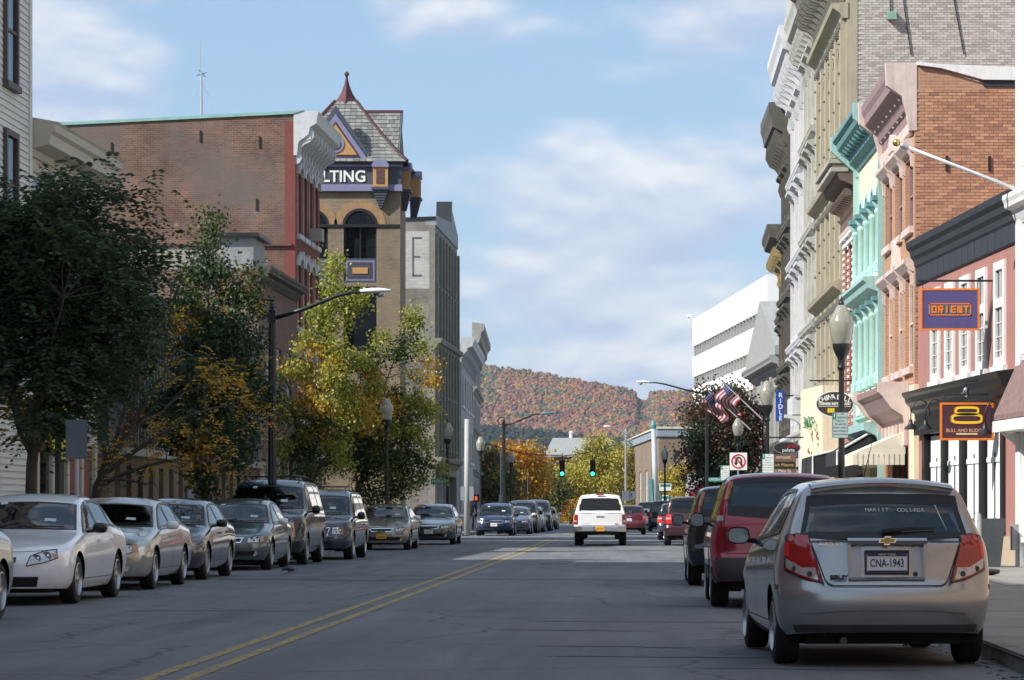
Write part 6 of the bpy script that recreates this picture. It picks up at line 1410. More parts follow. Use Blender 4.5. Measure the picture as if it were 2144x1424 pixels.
# ------------------------------------------------------------------ trees
def quad_mesh(name, V, mats_, mi):
    n = len(V); me = bpy.data.meshes.new(name); me.vertices.add(4*n); me.vertices.foreach_set('co', np.asarray(V, np.float32).ravel())
    me.loops.add(4*n); me.loops.foreach_set('vertex_index', np.arange(4*n, dtype=np.int32)); me.polygons.add(n)
    me.polygons.foreach_set('loop_start', np.arange(0, 4*n, 4, dtype=np.int32))
    for m in mats_: me.materials.append(m)
    me.polygons.foreach_set('material_index', np.asarray(mi, np.int32)); me.update(calc_edges=True); return me
def leaves(C, D, size, asp=.55):
    """diamond leaves at C (n,3), long axis along D, random roll"""
    n = len(C); D = D/np.maximum(np.linalg.norm(D, axis=1, keepdims=True), 1e-6); r = rng.normal(size=(n, 3)); S = np.cross(D, r); S /= np.maximum(np.linalg.norm(S, axis=1, keepdims=True), 1e-6)
    L = size*rng.uniform(.7, 1.3, (n, 1)); Wd = L*asp
    return np.stack([C-D*L*.5, C+S*Wd*.5, C+D*L*.5, C-S*Wd*.5], 1)
m_bark = mat('bark', (.075, .062, .05), .95, var=.35, scale=8, bump=.5, stretch=(1, 1, .25)); m_twig = mat('twig_bark', (.10, .085, .07), .9, var=.2)
def leafmat(name, cols): return island_mat(name, cols, .55, trans=.35)
G_dark = leafmat('dark_green_leaves', [(.030, .058, .024), (.042, .078, .030), (.060, .098, .036), (.036, .064, .030)])
G_mid = leafmat('mid_green_leaves', [(.030, .065, .014), (.050, .085, .018), (.075, .105, .024)])
G_yel = leafmat('yellow_leaves', [(.46, .27, .02), (.55, .34, .03), (.40, .22, .015), (.50, .38, .05)])
G_lime = leafmat('lime_leaves', [(.20, .25, .035), (.28, .31, .045), (.40, .38, .055), (.16, .20, .03)])
G_gold = leafmat('gold_leaves', [(.46, .38, .06), (.36, .33, .06), (.56, .42, .05), (.26, .26, .05)])
G_ora = leafmat('orange_leaves', [(.50, .13, .015), (.55, .22, .02), (.42, .09, .015), (.50, .32, .03)])
G_rus = leafmat('russet_leaves', [(.075, .032, .022), (.11, .045, .028), (.055, .035, .022), (.15, .055, .03)])
G_oli = leafmat('olive_leaves', [(.11, .12, .045), (.16, .155, .05), (.09, .10, .04), (.20, .17, .055)])
def tree(name, X, Y, H, crown, label, mix, style='clump', n_cl=70, per=120, leaf=.075, trunk_r=.12, lean=(0, 0), seed=1, clr=.45, fork=.3, twig_k=1.0, cat='tree', group=None, shell=.55, shape=None, bare=0, spires=()):
    """crown: (cx, cy, cz, rx, ry, rz) relative to the base; mix: [(material, share, test)]"""
    r0 = random.Random(seed); g = np.random.default_rng(seed); o = empty(name, (X, Y, .1)); tag(o, label, cat, group)
    cx, cy, cz, rx, ry, rz = crown; zf = H*fork; tb = MB()
    pts = [(0, 0, -.15), (.02, 0, .3)]+[(lean[0]*t+.06*math.sin(3*t+seed), lean[1]*t+.05*math.cos(4*t+seed), zf*t) for t in (.3, .6, 1.0)]
    top = Vector(pts[-1]); ct = Vector((cx, cy, cz+rz*.55))
    path = pts+[tuple(top.lerp(ct, t)+Vector((.08*math.sin(7*t+seed), .08*math.cos(5*t), 0))) for t in (.25, .5, .75, 1)]
    rr = [trunk_r*1.35, trunk_r*1.1, trunk_r, trunk_r*.93, trunk_r*.85, trunk_r*.62, trunk_r*.42, trunk_r*.26, trunk_r*.1]
    tb.tube(path, rr, 9); P = [Vector(p) for p in path]; LV, LM = [], []; mats_ = [m for m, *_ in mix]; tips = []
    pos = []
    for k in range(n_cl+bare+len(spires)):
        if k >= n_cl+bare: pos.append(Vector(spires[k-n_cl-bare])); continue
        while True:
            v = Vector((r0.gauss(0, 1), r0.gauss(0, 1), r0.gauss(0, 1))).normalized(); q = r0.uniform(shell, 1)**.6 if r0.random() < .8 else r0.uniform(.2, .8)
            c = v*q
            if shape is None or shape(c): break
        ext = 1.12 if k >= n_cl else 1
        c = Vector((cx+c.x*rx*ext, cy+c.y*ry*ext, cz+c.z*rz*ext)); nn = noise.noise(c*.9+Vector((seed, 0, 0))); pos.append(c+(c-Vector((cx, cy, cz)))*.22*nn)
    # main limbs climb from the trunk towards spread-out clusters, twigs leave the nearest limb
    tg = [max(pos, key=lambda c: c.z)]
    while len(tg) < min(9, len(pos)): tg.append(max(pos, key=lambda c: min((c-t).length for t in tg)))
    samp = [(P[i].lerp(P[i+1], q), trunk_r*.4) for i in range(4, len(P)-1) for q in (0, .33, .66)]
    for t in tg:
        low = max(0.0, min(1.0, (t.z-zf)/(H-zf+.01)-.45)); i0 = 4+int(low*2.9); s0 = P[i0].lerp(P[min(i0+1, len(P)-1)], r0.random()*.8); e = s0.lerp(t, .82); kn = [s0]
        for q in (.2, .4, .6, .8, 1): kn.append(s0.lerp(e, q)+Vector((r0.uniform(-.10, .10), r0.uniform(-.1, .1), .28*math.sin(math.pi*q)*(e-s0).length*.35)))
        rl = trunk_r*.42; rs = [rl*(1-.78*i/5) for i in range(6)]; tb.tube(kn, rs, 6, False)
        samp += [(kn[i].lerp(kn[i+1], q), rs[i]) for i in range(1, 5) for q in (0, .5)]
    for k, c in enumerate(pos):
        sp_ = k >= n_cl+bare
        s0, rs0 = min(samp, key=lambda a: (a[0]-c).length+(1.5*max(0, a[0].z-c.z+.15)))
        mid = s0.lerp(c, .5)+Vector((r0.uniform(-.10, .10), r0.uniform(-.10, .10), r0.uniform(.0, .14)))
        tb.tube([s0, s0.lerp(mid, .55), mid, mid.lerp(c, .6)+Vector((0, 0, .03)), c], [min(rs0*.8, .03*twig_k), .020*twig_k, .014*twig_k, .010*twig_k, .004], 5, False)
        for q_ in range(2):
            e = c+Vector((r0.gauss(0, .4), r0.gauss(0, .4), r0.gauss(.05, .35)))*clr*1.3; tb.tube([mid.lerp(c, .6+.1*q_), e], [.008*twig_k, .003], 4, False)
        if k >= n_cl and not sp_: continue
        w = [s_ * (t_(c) if t_ else 1) for m_, s_, t_ in mix]; pick = r0.random()*sum(w); mi = 0
        while pick > w[mi] and mi < len(w)-1: pick -= w[mi]; mi += 1
        kk = int(per*r0.uniform(.55, 1.35))
        if style == 'frond':
            nf = max(3, kk//11)
            for _ in range(nf):
                b0 = np.array(c)+g.normal(0, clr*.55, 3); dr = g.normal(0, 1, 3); dr[2] = dr[2]*.35+.1; dr /= np.linalg.norm(dr); ln = g.uniform(.28, .5)*clr/.45
                t = np.repeat(np.linspace(.12, 1, 6), 2); cen = b0+dr*ln*t[:, None]; cen[:, 2] -= .34*ln*t**2*2.0
                sd = np.cross(dr, [0, 0, 1.0]); sd /= max(np.linalg.norm(sd), 1e-6); sg_ = np.tile([1, -1], 6)[:, None]; D = sd*sg_+dr*.45+np.array([0, 0, -.25]); cen = cen+sd*sg_*leaf*.55
                LV.append(leaves(cen, D, leaf, .40)); LM += [mi]*12
        else:
            cen = np.array(c)+g.normal(0, 1, (kk, 3))*np.array([clr, clr, clr*.85])*.62; D = g.normal(0, 1, (kk, 3)); D[:, 2] -= .4
            LV.append(leaves(cen, D, leaf, .72)); LM += [mi]*kk
    tb.build('trunk', m_bark, o, True); link('crown', quad_mesh('crown', np.concatenate(LV), mats_, LM), o); return o
SG = 'street trees on the left sidewalk'
tree('street_tree', wx(60, 45), 45, 7.4, (.22, .2, 4.65, 1.85, 1.6, 2.3), 'dense dark green tree at the far left, in front of the clapboard house', [(G_dark, 1, None), (G_mid, .05, lambda c: 1 if c.z > 6 else .2), (G_yel, .05, lambda c: 2.0 if c.z < 3.3 else 0)], 'frond', 205, 330, .11, .11, seed=5, clr=.40, fork=.25, group=SG, shell=.2, twig_k=.7)
tree('street_tree', wx(207, 51), 51, 6.4, (1.45, -.2, 3.2, 2.0, 1.3, 1.6), 'thin tree with drooping yellow fronds and bare twigs left of the ribbed building', [(G_yel, 1.0, lambda c: 1.1 if c.z < 4.6 else .35), (G_dark, .16, None)], 'frond', 30, 95, .085, .12, seed=9, fork=.24, group=SG, shell=.3, bare=22, twig_k=.6, spires=[(1.75, -.1, 5.9), (2.6, -.1, 5.3), (1.2, 0, 5.5)])
def pear(c): return abs(c.x)+abs(c.y) < 1.25-.85*c.z if c.z > .1 else True
tree('street_tree', wx(432, 63.5), 63.5, 8.0, (.15, 0, 4.0, 1.75, 1.4, 2.7), 'tall narrow dark green tree before the small brick shop building', [(G_dark, 1, None), (G_mid, .25, lambda c: 1 if c.z > 5 else .3), (G_yel, .12, None)], 'clump', 105, 270, .095, .11, seed=14, clr=.34, fork=.22, group=SG, shape=pear, shell=.2, twig_k=.7, spires=[(.05, 0, 6.6), (.0, .1, 7.0), (.1, 0, 7.4), (.1, 0, 7.75), (-.35, 0, 6.4), (.5, 0, 6.1), (.95, 0, 6.0), (1.05, .1, 6.5), (-.7, 0, 5.7)])
tree('street_tree', wx(640, 78), 78, 8.4, (.45, 0, 4.0, 1.55, 1.3, 2.6), 'thin yellow-green tree before the oxblood brick front, upright top', [(G_lime, 1, None), (G_yel, .45, lambda c: 1 if 3.3 < c.z < 5.8 else .12), (G_mid, .35, lambda c: 1 if c.z < 4 else .2)], 'clump', 62, 240, .095, .11, seed=23, clr=.32, fork=.2, group=SG, shape=pear, shell=.3, bare=30, twig_k=.8, spires=[(.6, 0, 6.3), (.7, 0, 6.8), (.72, 0, 7.3), (.75, 0, 7.75), (.8, 0, 8.1), (1.1, 0, 6.4), (1.35, 0, 6.9), (1.5, 0, 7.1), (.35, 0, 6.6), (.9, 0, 7.0), (.2, 0, 6.0)])
tree('street_tree', wx(748, 92), 92, 8.2, (.9, 0, 3.75, 2.2, 1.6, 2.45), 'yellow-green bushy tree before the lettered wall building', [(G_lime, .9, lambda c: 1 if c.z > 3.5 else .5), (G_mid, .8, lambda c: 1 if c.z < 3.6 else .25), (G_yel, .5, lambda c: 1 if 3.5 < c.z < 6 else .12)], 'clump', 95, 260, .10, .12, seed=31, clr=.35, fork=.22, group=SG, shape=pear, shell=.3, bare=24, twig_k=.8, spires=[(1.5, 0, 6.3), (1.7, 0, 6.8), (1.8, 0, 7.3), (1.85, 0, 7.6), (.6, 0, 6.3), (.8, 0, 6.8), (2.1, 0, 6.5), (2.4, 0, 6.0), (1.1, 0, 6.2), (2.5, 0, 5.4), (0, 0, 6.0)])
FT = 'trees at the far end of the street'
tree('maple_tree', wx(1086, 215), 215, 6.6, (0, 0, 4.0, 2.0, 1.8, 2.5), 'bright orange and yellow maple beyond the left parked cars', [(G_ora, 1, lambda c: 1 if c.z > 3.8 else .3), (G_yel, .55, None)], 'clump', 70, 130, .22, .15, seed=41, group=FT, clr=.75)
tree('broadleaf_tree', wx(1030, 205), 205, 5.9, (.1, 0, 3.2, 1.7, 1.6, 2.4), 'olive green tree left of the orange maple', [(G_oli, 1, None), (G_gold, .3, None)], 'clump', 60, 130, .22, .15, seed=42, group=FT, clr=.75)
tree('broadleaf_tree', wx(1118, 235), 235, 5.0, (.2, 0, 2.6, 2.6, 1.8, 2.2), 'dull green tree between the orange maple and the yellow trees', [(G_oli, 1, None), (G_mid, .4, None)], 'clump', 60, 130, .22, .15, seed=43, group=FT, clr=.75)
tree('locust_tree', wx(1175, 252), 252, 5.0, (.2, 0, 3.0, 2.4, 2, 2.0), 'low yellow-green tree just left of the white pickup', [(G_gold, 1, None), (G_lime, .5, None)], 'clump', 70, 130, .22, .15, seed=44, group=FT, clr=.75)
tree('locust_tree', wx(1258, 258), 258, 8.0, (0, 0, 4.7, 2.9, 2.2, 3.0), 'large golden tree directly above the white pickup', [(G_gold, 1, None), (G_lime, .6, None), (G_oli, .4, None)], 'clump', 110, 140, .22, .2, seed=45, group=FT, clr=.8)
tree('locust_tree', wx(1338, 248), 248, 7.4, (0, 0, 4.3, 2.7, 2, 2.7), 'golden tree with dark trunk before the tan brick block', [(G_gold, 1, None), (G_oli, .6, None)], 'clump', 95, 140, .22, .2, seed=46, group=FT, clr=.8)
tree('locust_tree', wx(1425, 190), 190, 4.3, (.1, 0, 2.5, 1.3, 1.3, 1.6), 'small yellow tree behind the dark red awning', [(G_gold, 1, None), (G_yel, .6, None)], 'clump', 50, 110, .18, .12, seed=47, group=FT, clr=.65)
tree('broadleaf_tree', wx(1512, 158), 158, 8.7, (0, 0, 4.9, 2.35, 2.1, 3.6), 'dark russet tree in front of the white office block', [(G_rus, 1, None), (G_dark, .9, lambda c: 1 if c.z < 5.5 else .35), (G_ora, .06, lambda c: 1 if c.z > 6 else .1)], 'clump', 150, 190, .17, .17, seed=48, clr=.7, shell=.15)
for k, (px, Y, H) in enumerate(((1195, 240, 1.7), (1208, 244, 1.5))):
    tree('shrub', wx(px, Y), Y, H, (0, 0, .9, 1.0, .9, .8), ['orange shrub left of the pickup at the road end', 'rusty orange shrub half hidden by the pickup mirror'][k], [(G_ora, 1, None), (G_gold, .8, None)], 'clump', 30, 90, .16, .05, seed=60+k, cat='shrub', clr=.5)
# belt of trees closing the view beyond the junction
for k, (px, Y, H, w_) in enumerate(((985, 300, 6.0, 4.5), (1060, 320, 5.5, 5), (1130, 345, 6.0, 5.5), (1385, 300, 7, 5), (1455, 310, 7, 5), (1300, 330, 6.5, 5))):
    lab = ['olive tree behind the stone corner building', 'olive-gold tree behind the orange maple', 'olive-gold tree left of the brick house', 'olive-gold tree right of the tan brick block', 'olive-gold tree behind the russet tree', 'olive-gold tree right behind the golden trees'][k]
    tree('broadleaf_tree', wx(px, Y), Y, H, (0, 0, H*.52, w_*.75, w_*.5, H*.5), lab, [(G_oli, 1, None), (G_gold, .7, None), (G_mid, .4, None)], 'clump', 70, 110, .3, .2, seed=70+k, group='trees closing the far end of the street', clr=1.1)
# ------------------------------------------------------------------ wooded hills
def forest(name, ridge, base_y, Yb, Yr, n, rad, cols, label, seed, squash=1.1):
    g = np.random.default_rng(seed); rx = np.array([p[0] for p in ridge], float); ry = np.array([p[1] for p in ridge], float)
    bm = bmesh.new(); bmesh.ops.create_icosphere(bm, subdivisions=1, radius=1); V = np.array([v.co[:] for v in bm.verts]); F = np.array([[v.index for v in f.verts] for f in bm.faces]); bm.free()
    t = np.sqrt(g.uniform(0, 1, n)) if False else g.uniform(0, 1.04, n); px = g.uniform(rx[0], rx[-1], n)
    def surf(px, t):
        Y = Yb+(Yr-Yb)*t; zr = wz(np.interp(px, rx, ry), Yr); zb = wz(base_y, Yb); return (px-VX)*Y/FPX, Y, zb+(zr-zb)*t**.9
    X, Y, Z = surf(px, t); r = rad*g.uniform(.6, 1.35, n); AV, AF = [], []
    low = V[V[:, 2] > -.55] if False else V
    for i in range(n):
        j = 1+.22*g.normal(size=len(V)); a = g.uniform(0, 6.28); c, s_ = math.cos(a), math.sin(a); W_ = V*j[:, None]*r[i]; W_ = np.stack([W_[:, 0]*c-W_[:, 1]*s_, W_[:, 0]*s_+W_[:, 1]*c, W_[:, 2]*squash], 1)
        AV.append(W_+np.array([X[i], Y[i], Z[i]+r[i]*.3])); AF.append(F+i*len(V))
    v = np.concatenate(AV).astype(np.float32); f = np.concatenate(AF).astype(np.int32); me = bpy.data.meshes.new(name); me.vertices.add(len(v)); me.vertices.foreach_set('co', v.ravel())
    me.loops.add(3*len(f)); me.loops.foreach_set('vertex_index', f.ravel()); me.polygons.add(len(f)); me.polygons.foreach_set('loop_start', np.arange(0, 3*len(f), 3, dtype=np.int32)); me.update(calc_edges=True)
    ca = me.color_attributes.new('leaf_colour', 'FLOAT_COLOR', 'POINT'); cc = np.array(cols); K = len(cols); idx = np.empty(n, int)
    for i in range(n):
        q = noise.noise((X[i]/38, Y[i]/55, seed))*.9+noise.noise((X[i]/11, Y[i]/16, seed+9))*.55; idx[i] = int(np.clip((q*.75+.5+g.normal(0, .17))*K, 0, K-1))
    col = cc[idx]*g.uniform(.84, 1.16, (n, 1)); me_c = np.concatenate([np.repeat(col, len(V), 0), np.ones((n*len(V), 1))], 1).astype(np.float32); ca.data.foreach_set('color', me_c.ravel())
    mm = bpy.data.materials.new(name+'_leaves'); mm.use_nodes = True; at = mm.node_tree.nodes.new('ShaderNodeAttribute'); at.attribute_name = 'leaf_colour'; mm.node_tree.links.new(at.outputs['Color'], mm.node_tree.nodes['Principled BSDF'].inputs['Base Color']); mm.node_tree.nodes['Principled BSDF'].inputs['Roughness'].default_value = .95
    me.materials.append(mm); o = link(name, me); tag(o, label, 'woodland', kind='stuff')
    G = [[tuple(float(q) for q in surf(p, u)) for u in np.linspace(-.15, 1.0, 9)] for p in np.linspace(rx[0], rx[-1], 60)]
    G = [[(x, y, z-rad*.2) for x, y, z in row]+[(row[-1][0], row[-1][1]+400, row[-1][2]-60)] for row in G]
    tag(MB().grid(G, flip=True).build('hill', mat(name+'_soil', tuple(np.mean(cols, axis=0)*.8), .95, var=.3, scale=.05), None, True), kind='structure'); return o
forest('autumn_woodland', [(820, 764), (960, 769), (1050, 776), (1120, 786), (1200, 799), (1260, 811), (1310, 820), (1330, 829), (1336, 842), (1345, 846), (1356, 844), (1362, 830), (1380, 826), (1450, 824), (1560, 818), (1700, 812)], 945, 2850, 3200, 15000, 2.2,
       [(.045, .060, .032), (.075, .082, .035), (.055, .060, .04), (.14, .10, .036), (.27, .155, .04), (.22, .10, .036), (.18, .075, .042), (.27, .09, .036), (.17, .058, .045), (.12, .058, .055), (.07, .055, .045)], 'orange and russet autumn woods covering the far hill', 5)
forest('cloud_shaded_woodland', [(860, 895), (1005, 899), (1040, 902), (1100, 906), (1160, 914), (1220, 920), (1300, 926), (1420, 930), (1500, 932)], 985, 1350, 1500, 4200, 1.5,
       [(.014, .022, .020), (.020, .030, .024), (.012, .020, .022), (.026, .032, .022)], 'evergreen woods on the low ridge before the far hill, cloud shade put into their colour', 6, 1.3)  # palette darkened to paint in the cloud shadow over this ridge

# the air: thin even haze round everything
hz = MB().box(-2600, 2600, -250, 4200, -2, 420).build('haze', None); hz.data.materials.clear(); tag(hz, 'thin pale haze over the whole street and hills', 'haze', kind='stuff')
hm = bpy.data.materials.new('haze_air'); hm.use_nodes = True; hm.node_tree.nodes.clear(); ho_ = hm.node_tree.nodes.new('ShaderNodeOutputMaterial'); pv = hm.node_tree.nodes.new('ShaderNodeVolumePrincipled')
pv.inputs['Color'].default_value = (.66, .80, 1.0, 1); pv.inputs['Density'].default_value = HAZE; pv.inputs['Anisotropy'].default_value = .2; hm.node_tree.links.new(pv.outputs[0], ho_.inputs['Volume']); hz.data.materials.append(hm)
# ------------------------------------------------------------------ street furniture and signs
m_globe = mat('lamp_globe', (.42, .41, .34), .18, var=.06, coat=.6); m_globe.node_tree.nodes['Principled BSDF'].inputs['Transmission Weight'].default_value = .35
m_pole = mat('black_post_paint', (.012, .014, .015), .4, var=.15); m_sw = mat('sign_white', (.74, .76, .74), .5, var=.04); m_sgreen = mat('sign_green', (.02, .22, .15), .5, var=.05); m_sred = mat('sign_red', (.55, .02, .03), .5, var=.05); m_sblk = mat('sign_black', (.012, .012, .012), .5, var=.05)
def flute(b, z0, z1, r0, r1, n=10):
    vs, fs = [], []; k = 2*n
    for z, r in ((z0, r0), (z1, r1)):
        for i in range(k): a = math.pi*2*i/k; q = r*(1 if i % 2 == 0 else .88); vs.append((q*math.cos(a), q*math.sin(a), z))
    b.add(vs, [(i, (i+1) % k, k+(i+1) % k, k+i) for i in range(k)])
def acorn_lamp_proto():
    o = empty('acorn_street_lamp'); b = MB(); flute(b, .75, 3.55, .062, .048)
    b.build('pole', m_pole, o)
    MB().lathe([(.20, 0), (.20, .12), (.16, .18), (.15, .5), (.10, .62), (.075, .78)], 16).build('base', m_pole, o, True, 35)
    MB().lathe([(.05, 3.5), (.075, 3.55), (.06, 3.62), (.065, 3.70), (.12, 3.80), (.155, 3.90), (.155, 3.96)], 16).build('capital', m_pole, o, True, 35)
    prof = [(.135, 3.95), (.175, 4.05), (.205, 4.18), (.215, 4.30), (.205, 4.36), (.19, 4.39), (.185, 4.41), (.15, 4.47), (.125, 4.53), (.115, 4.55), (.085, 4.60), (.05, 4.63)]
    g = MB().lathe(prof, 24).build('globe', m_globe, o, True, 60); MB().lathe([(.045, 4.62), (.05, 4.66), (.02, 4.70), (.03, 4.73), (.005, 4.78)], 10).build('finial', m_pole, o, True)
    return o
lamps = [(122, 46.3, 'dark fluted lamp post inside the dense dark tree at far left'), (1762, 47.8, 'acorn globe lamp post nearest on the right, with a parking sign on its pole'), (1607, 75.8, 'acorn globe lamp post before the white arched shop front'), (1545, 107, 'acorn globe lamp post under the two flags'), (1503, 160, 'acorn globe lamp post half hidden in the russet tree'), (1392, 158, 'acorn globe lamp post above the black boxy off-roader far right'),
         (810, 88.0, 'acorn globe lamp post inside the yellow-green tree on the left'), (937, 112, 'acorn globe lamp post at the left side street corner'), (1006, 134, 'acorn globe lamp post beside the first blue parked car beyond the side street'), (1070, 168, 'acorn globe lamp post furthest along the left sidewalk')]
proto = None
for i, (px, Y, lab) in enumerate(lamps):
    if proto is None: proto = acorn_lamp_proto(); o = proto
    else: o = copy_tree(proto)
    o.location = (wx(px, Y), Y, .13); tag(o, lab, 'street lamp', 'acorn globe street lamps')
def cobra(px, Y, H, arm, side, label, lum=None, rz=0, zoff=.13, dark=True):
    o = empty('cobra_street_light', (wx(px, Y), Y, zoff), rz); tag(o, label, 'street light', 'cobra head street lights'); m = m_pole if dark else m_steel
    b = MB(); flute(b, .6, H, .105, .075); b.build('pole', m, o); MB().lathe([(.24, 0), (.24, .15), (.19, .25), (.17, .55), (.11, .7)], 16).build('base', m, o, True, 35)
    b = MB(); b.box(-.09, .09, -.09, .09, H-.02, H+.2); b.lathe([(.07, H+.2), (.09, H+.25), (.05, H+.28), (.06, H+.34), (.02, H+.44)], 10); b.build('post_cap', m, o)
    sc = [(-side*(.1+.22*math.sin(t)), 0, H+.12+.14*(1-math.cos(t))+.03*t) for t in np.linspace(0, 3.9, 9)]; MB().tube(sc, .025, 6).build('scroll', m, o)
    MB().tube([(side*.08, 0, H+.08), (side*arm*.35, 0, H+.28), (side*arm*.72, 0, H+.58), (side*arm*.88, 0, H+.66), (side*arm, 0, H+.66)], [.05, .045, .04, .035, .032], 8).build('arm', m, o, True)
    l = lum or mat('luminaire_white', (.72, .73, .73), .4, var=.05); L = .70; G = []
    for i in range(9):
        t = i/8; w = .15*(math.sin(math.pi*min(t*.85+.12, 1))**.6); h = .075*(math.sin(math.pi*min(t*.8+.15, 1))**.6)
        G.append([(side*(arm-.05+L*t), w*math.cos(a), H+.68+.02*t+h*math.sin(a)*(1 if math.sin(a) > 0 else .7)) for a in np.linspace(0, 2*math.pi, 13)])
    MB().grid(G, flip=side < 0).build('luminaire', l, o, True); MB().lathe([(.11, .05), (.10, -.02), (.06, -.07), (.001, -.08)], 14, c=(side*(arm+.42), 0, H+.62)).build('lens', m_globe, o, True)
    return o
cobra(570, 63.0, 5.38, 2.05, 1, 'dark street light with white cobra head leaning over the left parked cars')
cobra(1480, 141, 6.9, 2.95, -1, 'dark street light with arm to the left on the right sidewalk before the russet tree')
cobra(1055, 141, 5.3, 1.9, 1, 'dark street light with arm to the right beyond the left side street', mat('luminaire_teal', (.08, .20, .24), .4))
for px, Y, H, lab in ((1310, 235, 7.6, 'slim white street light above the white pickup'), (1278, 285, 7.5, 'slim white street light behind the golden trees')):
    cobra(px, Y, H, 1.3, -1, lab, dark=False, zoff=0)
# signs hung from the right-hand fronts
def hang_sign(name, label, xw, px0, px1, py0, py1, Y, face, frame, fw=.045, bar=None):
    x0, x1, z0, z1 = wx(px0, Y), wx(px1, Y), wz(py1, Y), wz(py0, Y); cx, cz = (x0+x1)/2, (z0+z1)/2; w, h = x1-x0, z1-z0
    o = empty(name, (cx, Y, cz)); tag(o, label, 'sign'); b = MB()
    b.box(-w/2, w/2, -.03, .03, h/2-fw, h/2); b.box(-w/2, w/2, -.03, .03, -h/2, -h/2+fw); b.box(-w/2, -w/2+fw, -.03, .03, -h/2+fw, h/2-fw); b.box(w/2-fw, w/2, -.03, .03, -h/2+fw, h/2-fw); b.build('frame', frame, o)
    MB().box(-w/2+fw, w/2-fw, -.018, .018, -h/2+fw, h/2-fw).build('panel', face, o)
    if bar:
        zb, xa = wz(bar[0], Y)-cz, wx(bar[1], Y)-cx; xb = wx(bar[2], Y)-cx
        MB().tube([(xa, 0, zb), (xb, 0, zb)], .022, 8).build('bar', m_pole, o)
        for x in (-w/2+.05, w/2-.05): MB().tube([(x, 0, h/2), (x, 0, zb)], .008, 6).build('hanger', m_pole, o)
        MB().tube([(xb-.02, .0, zb), (xb-.14, .0, zb-1.6)], .012, 6).build('stay', m_pole, o)
    return o, w, h
m_sor = mat('sign_orange', (.72, .19, .025), .45, var=.06); m_spur = mat('sign_purple', (.085, .065, .19), .5, var=.06); m_splum = mat('sign_plum', (.065, .022, .035), .5, var=.08); m_syel = mat('sign_yellow_paint', (.85, .60, .03), .45, var=.04)
o, w, h = hang_sign('hanging_sign', 'purple hanging sign with orange frame and boxed orange capitals', 0, 1927, 2051, 604, 692, 56.4, m_spur, m_sor, .04, (588, 1921, 2084))
b = MB(); fx, fz = .43, .125
for a in ((-fx, fx, -fz, -fz+.022), (-fx, fx, fz-.022, fz), (-fx, -fx+.022, -fz, fz), (fx-.022, fx, -fz, fz)): b.box(a[0], a[1], -.030, -.017, a[2], a[3])
b.build('letter_frame', m_sor, o); MB().box(-fx+.02, fx-.02, -.022, -.017, -fz+.02, fz-.02).build('letter_ground', mat('sign_teal', (.05, .12, .17), .5), o)
def block_letters(parent, word, x0, x1, z0, z1, y, m):
    n = len(word); cw = (x1-x0)/n; t = (z1-z0)*.22
    for i, ch in enumerate(word):
        a, c = x0+i*cw+cw*.08, x0+(i+1)*cw-cw*.08; b = MB(); zm = (z0+z1)/2
        H_ = lambda z, p=a, q=c: b.box(p, q, y-.012, y, z, z+t)
        V_ = lambda x, p=z0, q=z1: b.box(x, x+t, y-.0125, y, p, q)
        if ch == 'O': H_(z0); H_(z1-t); V_(a, z0+t, z1-t); V_(c-t, z0+t, z1-t)
        if ch == 'R': H_(z1-t); H_(zm-t/2); V_(a); V_(c-t, zm+t/2, z1-t); b.box(c-t*1.6, c-t*.4, y-.0125, y, z0, zm-t/2)
        if ch == 'I': b.box((a+c)/2-t/2, (a+c)/2+t/2, y-.0125, y, z0, z1)
        if ch == 'E': H_(z0, a+t); H_(z1-t, a+t); H_(zm-t/2, a+t); V_(a)
        if ch == 'N': V_(a); V_(c-t); b.prism([(a+t, z1), (a+t*2, z1), (c-t, z0), (c-t*2, z0)], y-.012, y, 'y')
        if ch == 'T': H_(z1-t); b.box((a+c)/2-t/2, (a+c)/2+t/2, y-.0125, y, z0, z1-t)
        b.build('letter', m, parent)
block_letters(o, 'ORIENT', -.39, .39, -.075, .075, -.022, m_sor)
o, w, h = hang_sign('hanging_sign', 'plum hanging sign with orange frame and a yellow figure eight', 0, 1968, 2081, 843, 922, 56.0, m_splum, m_sor, .045)
def ringpoly(cx, cz, rx, rz, t, n=24, p=.55, gap=None):
    vs, fs = [], []
    for i in range(n):
        a = 2*math.pi*i/n; c, s_ = math.cos(a), math.sin(a); f = lambda v: math.copysign(abs(v)**p, v)
        for q, y in ((0, -.030), (t, -.030), (t, -.018), (0, -.018)): vs.append((cx+f(c)*(rx-q), y, cz+f(s_)*(rz-q)))
    for i in range(n):
        j = (i+1) % n
        for k in range(4): fs.append((4*i+k, 4*j+k, 4*j+(k+1) % 4, 4*i+(k+1) % 4))
    return vs, fs
for cz_, rx, rz in ((.215, .25, .085), (.055, .32, .10)):
    vs, fs = ringpoly(0, cz_, rx, rz, .045); MB().add(vs, fs).build('figure_eight_loop', m_syel, o)
    vs, fs = ringpoly(-.006, cz_, rx+.012, rz+.012, .012); MB().add(vs, fs).build('figure_eight_outline', m_sor, o)
text('sign_lettering', 'BULL AND BUDDHA', .098, mat('letter_tan', (.62, .38, .22), .5), o, (0, -.022, -.185), (R(90), 0, 0), .002, bold=.001, sx=.95); MB().box(-.22, .22, -.024, -.018, -.27, -.235).build('sign_underline', mat('letter_tan2', (.66, .50, .28), .5), o)
MB().tube([(-w/2+.1, 0, h/2+.0), (-w/2+.1, 0, h/2+.16), (w/2+.35, 0, h/2+.16)], .016, 6).build('bar', m_pole, o)
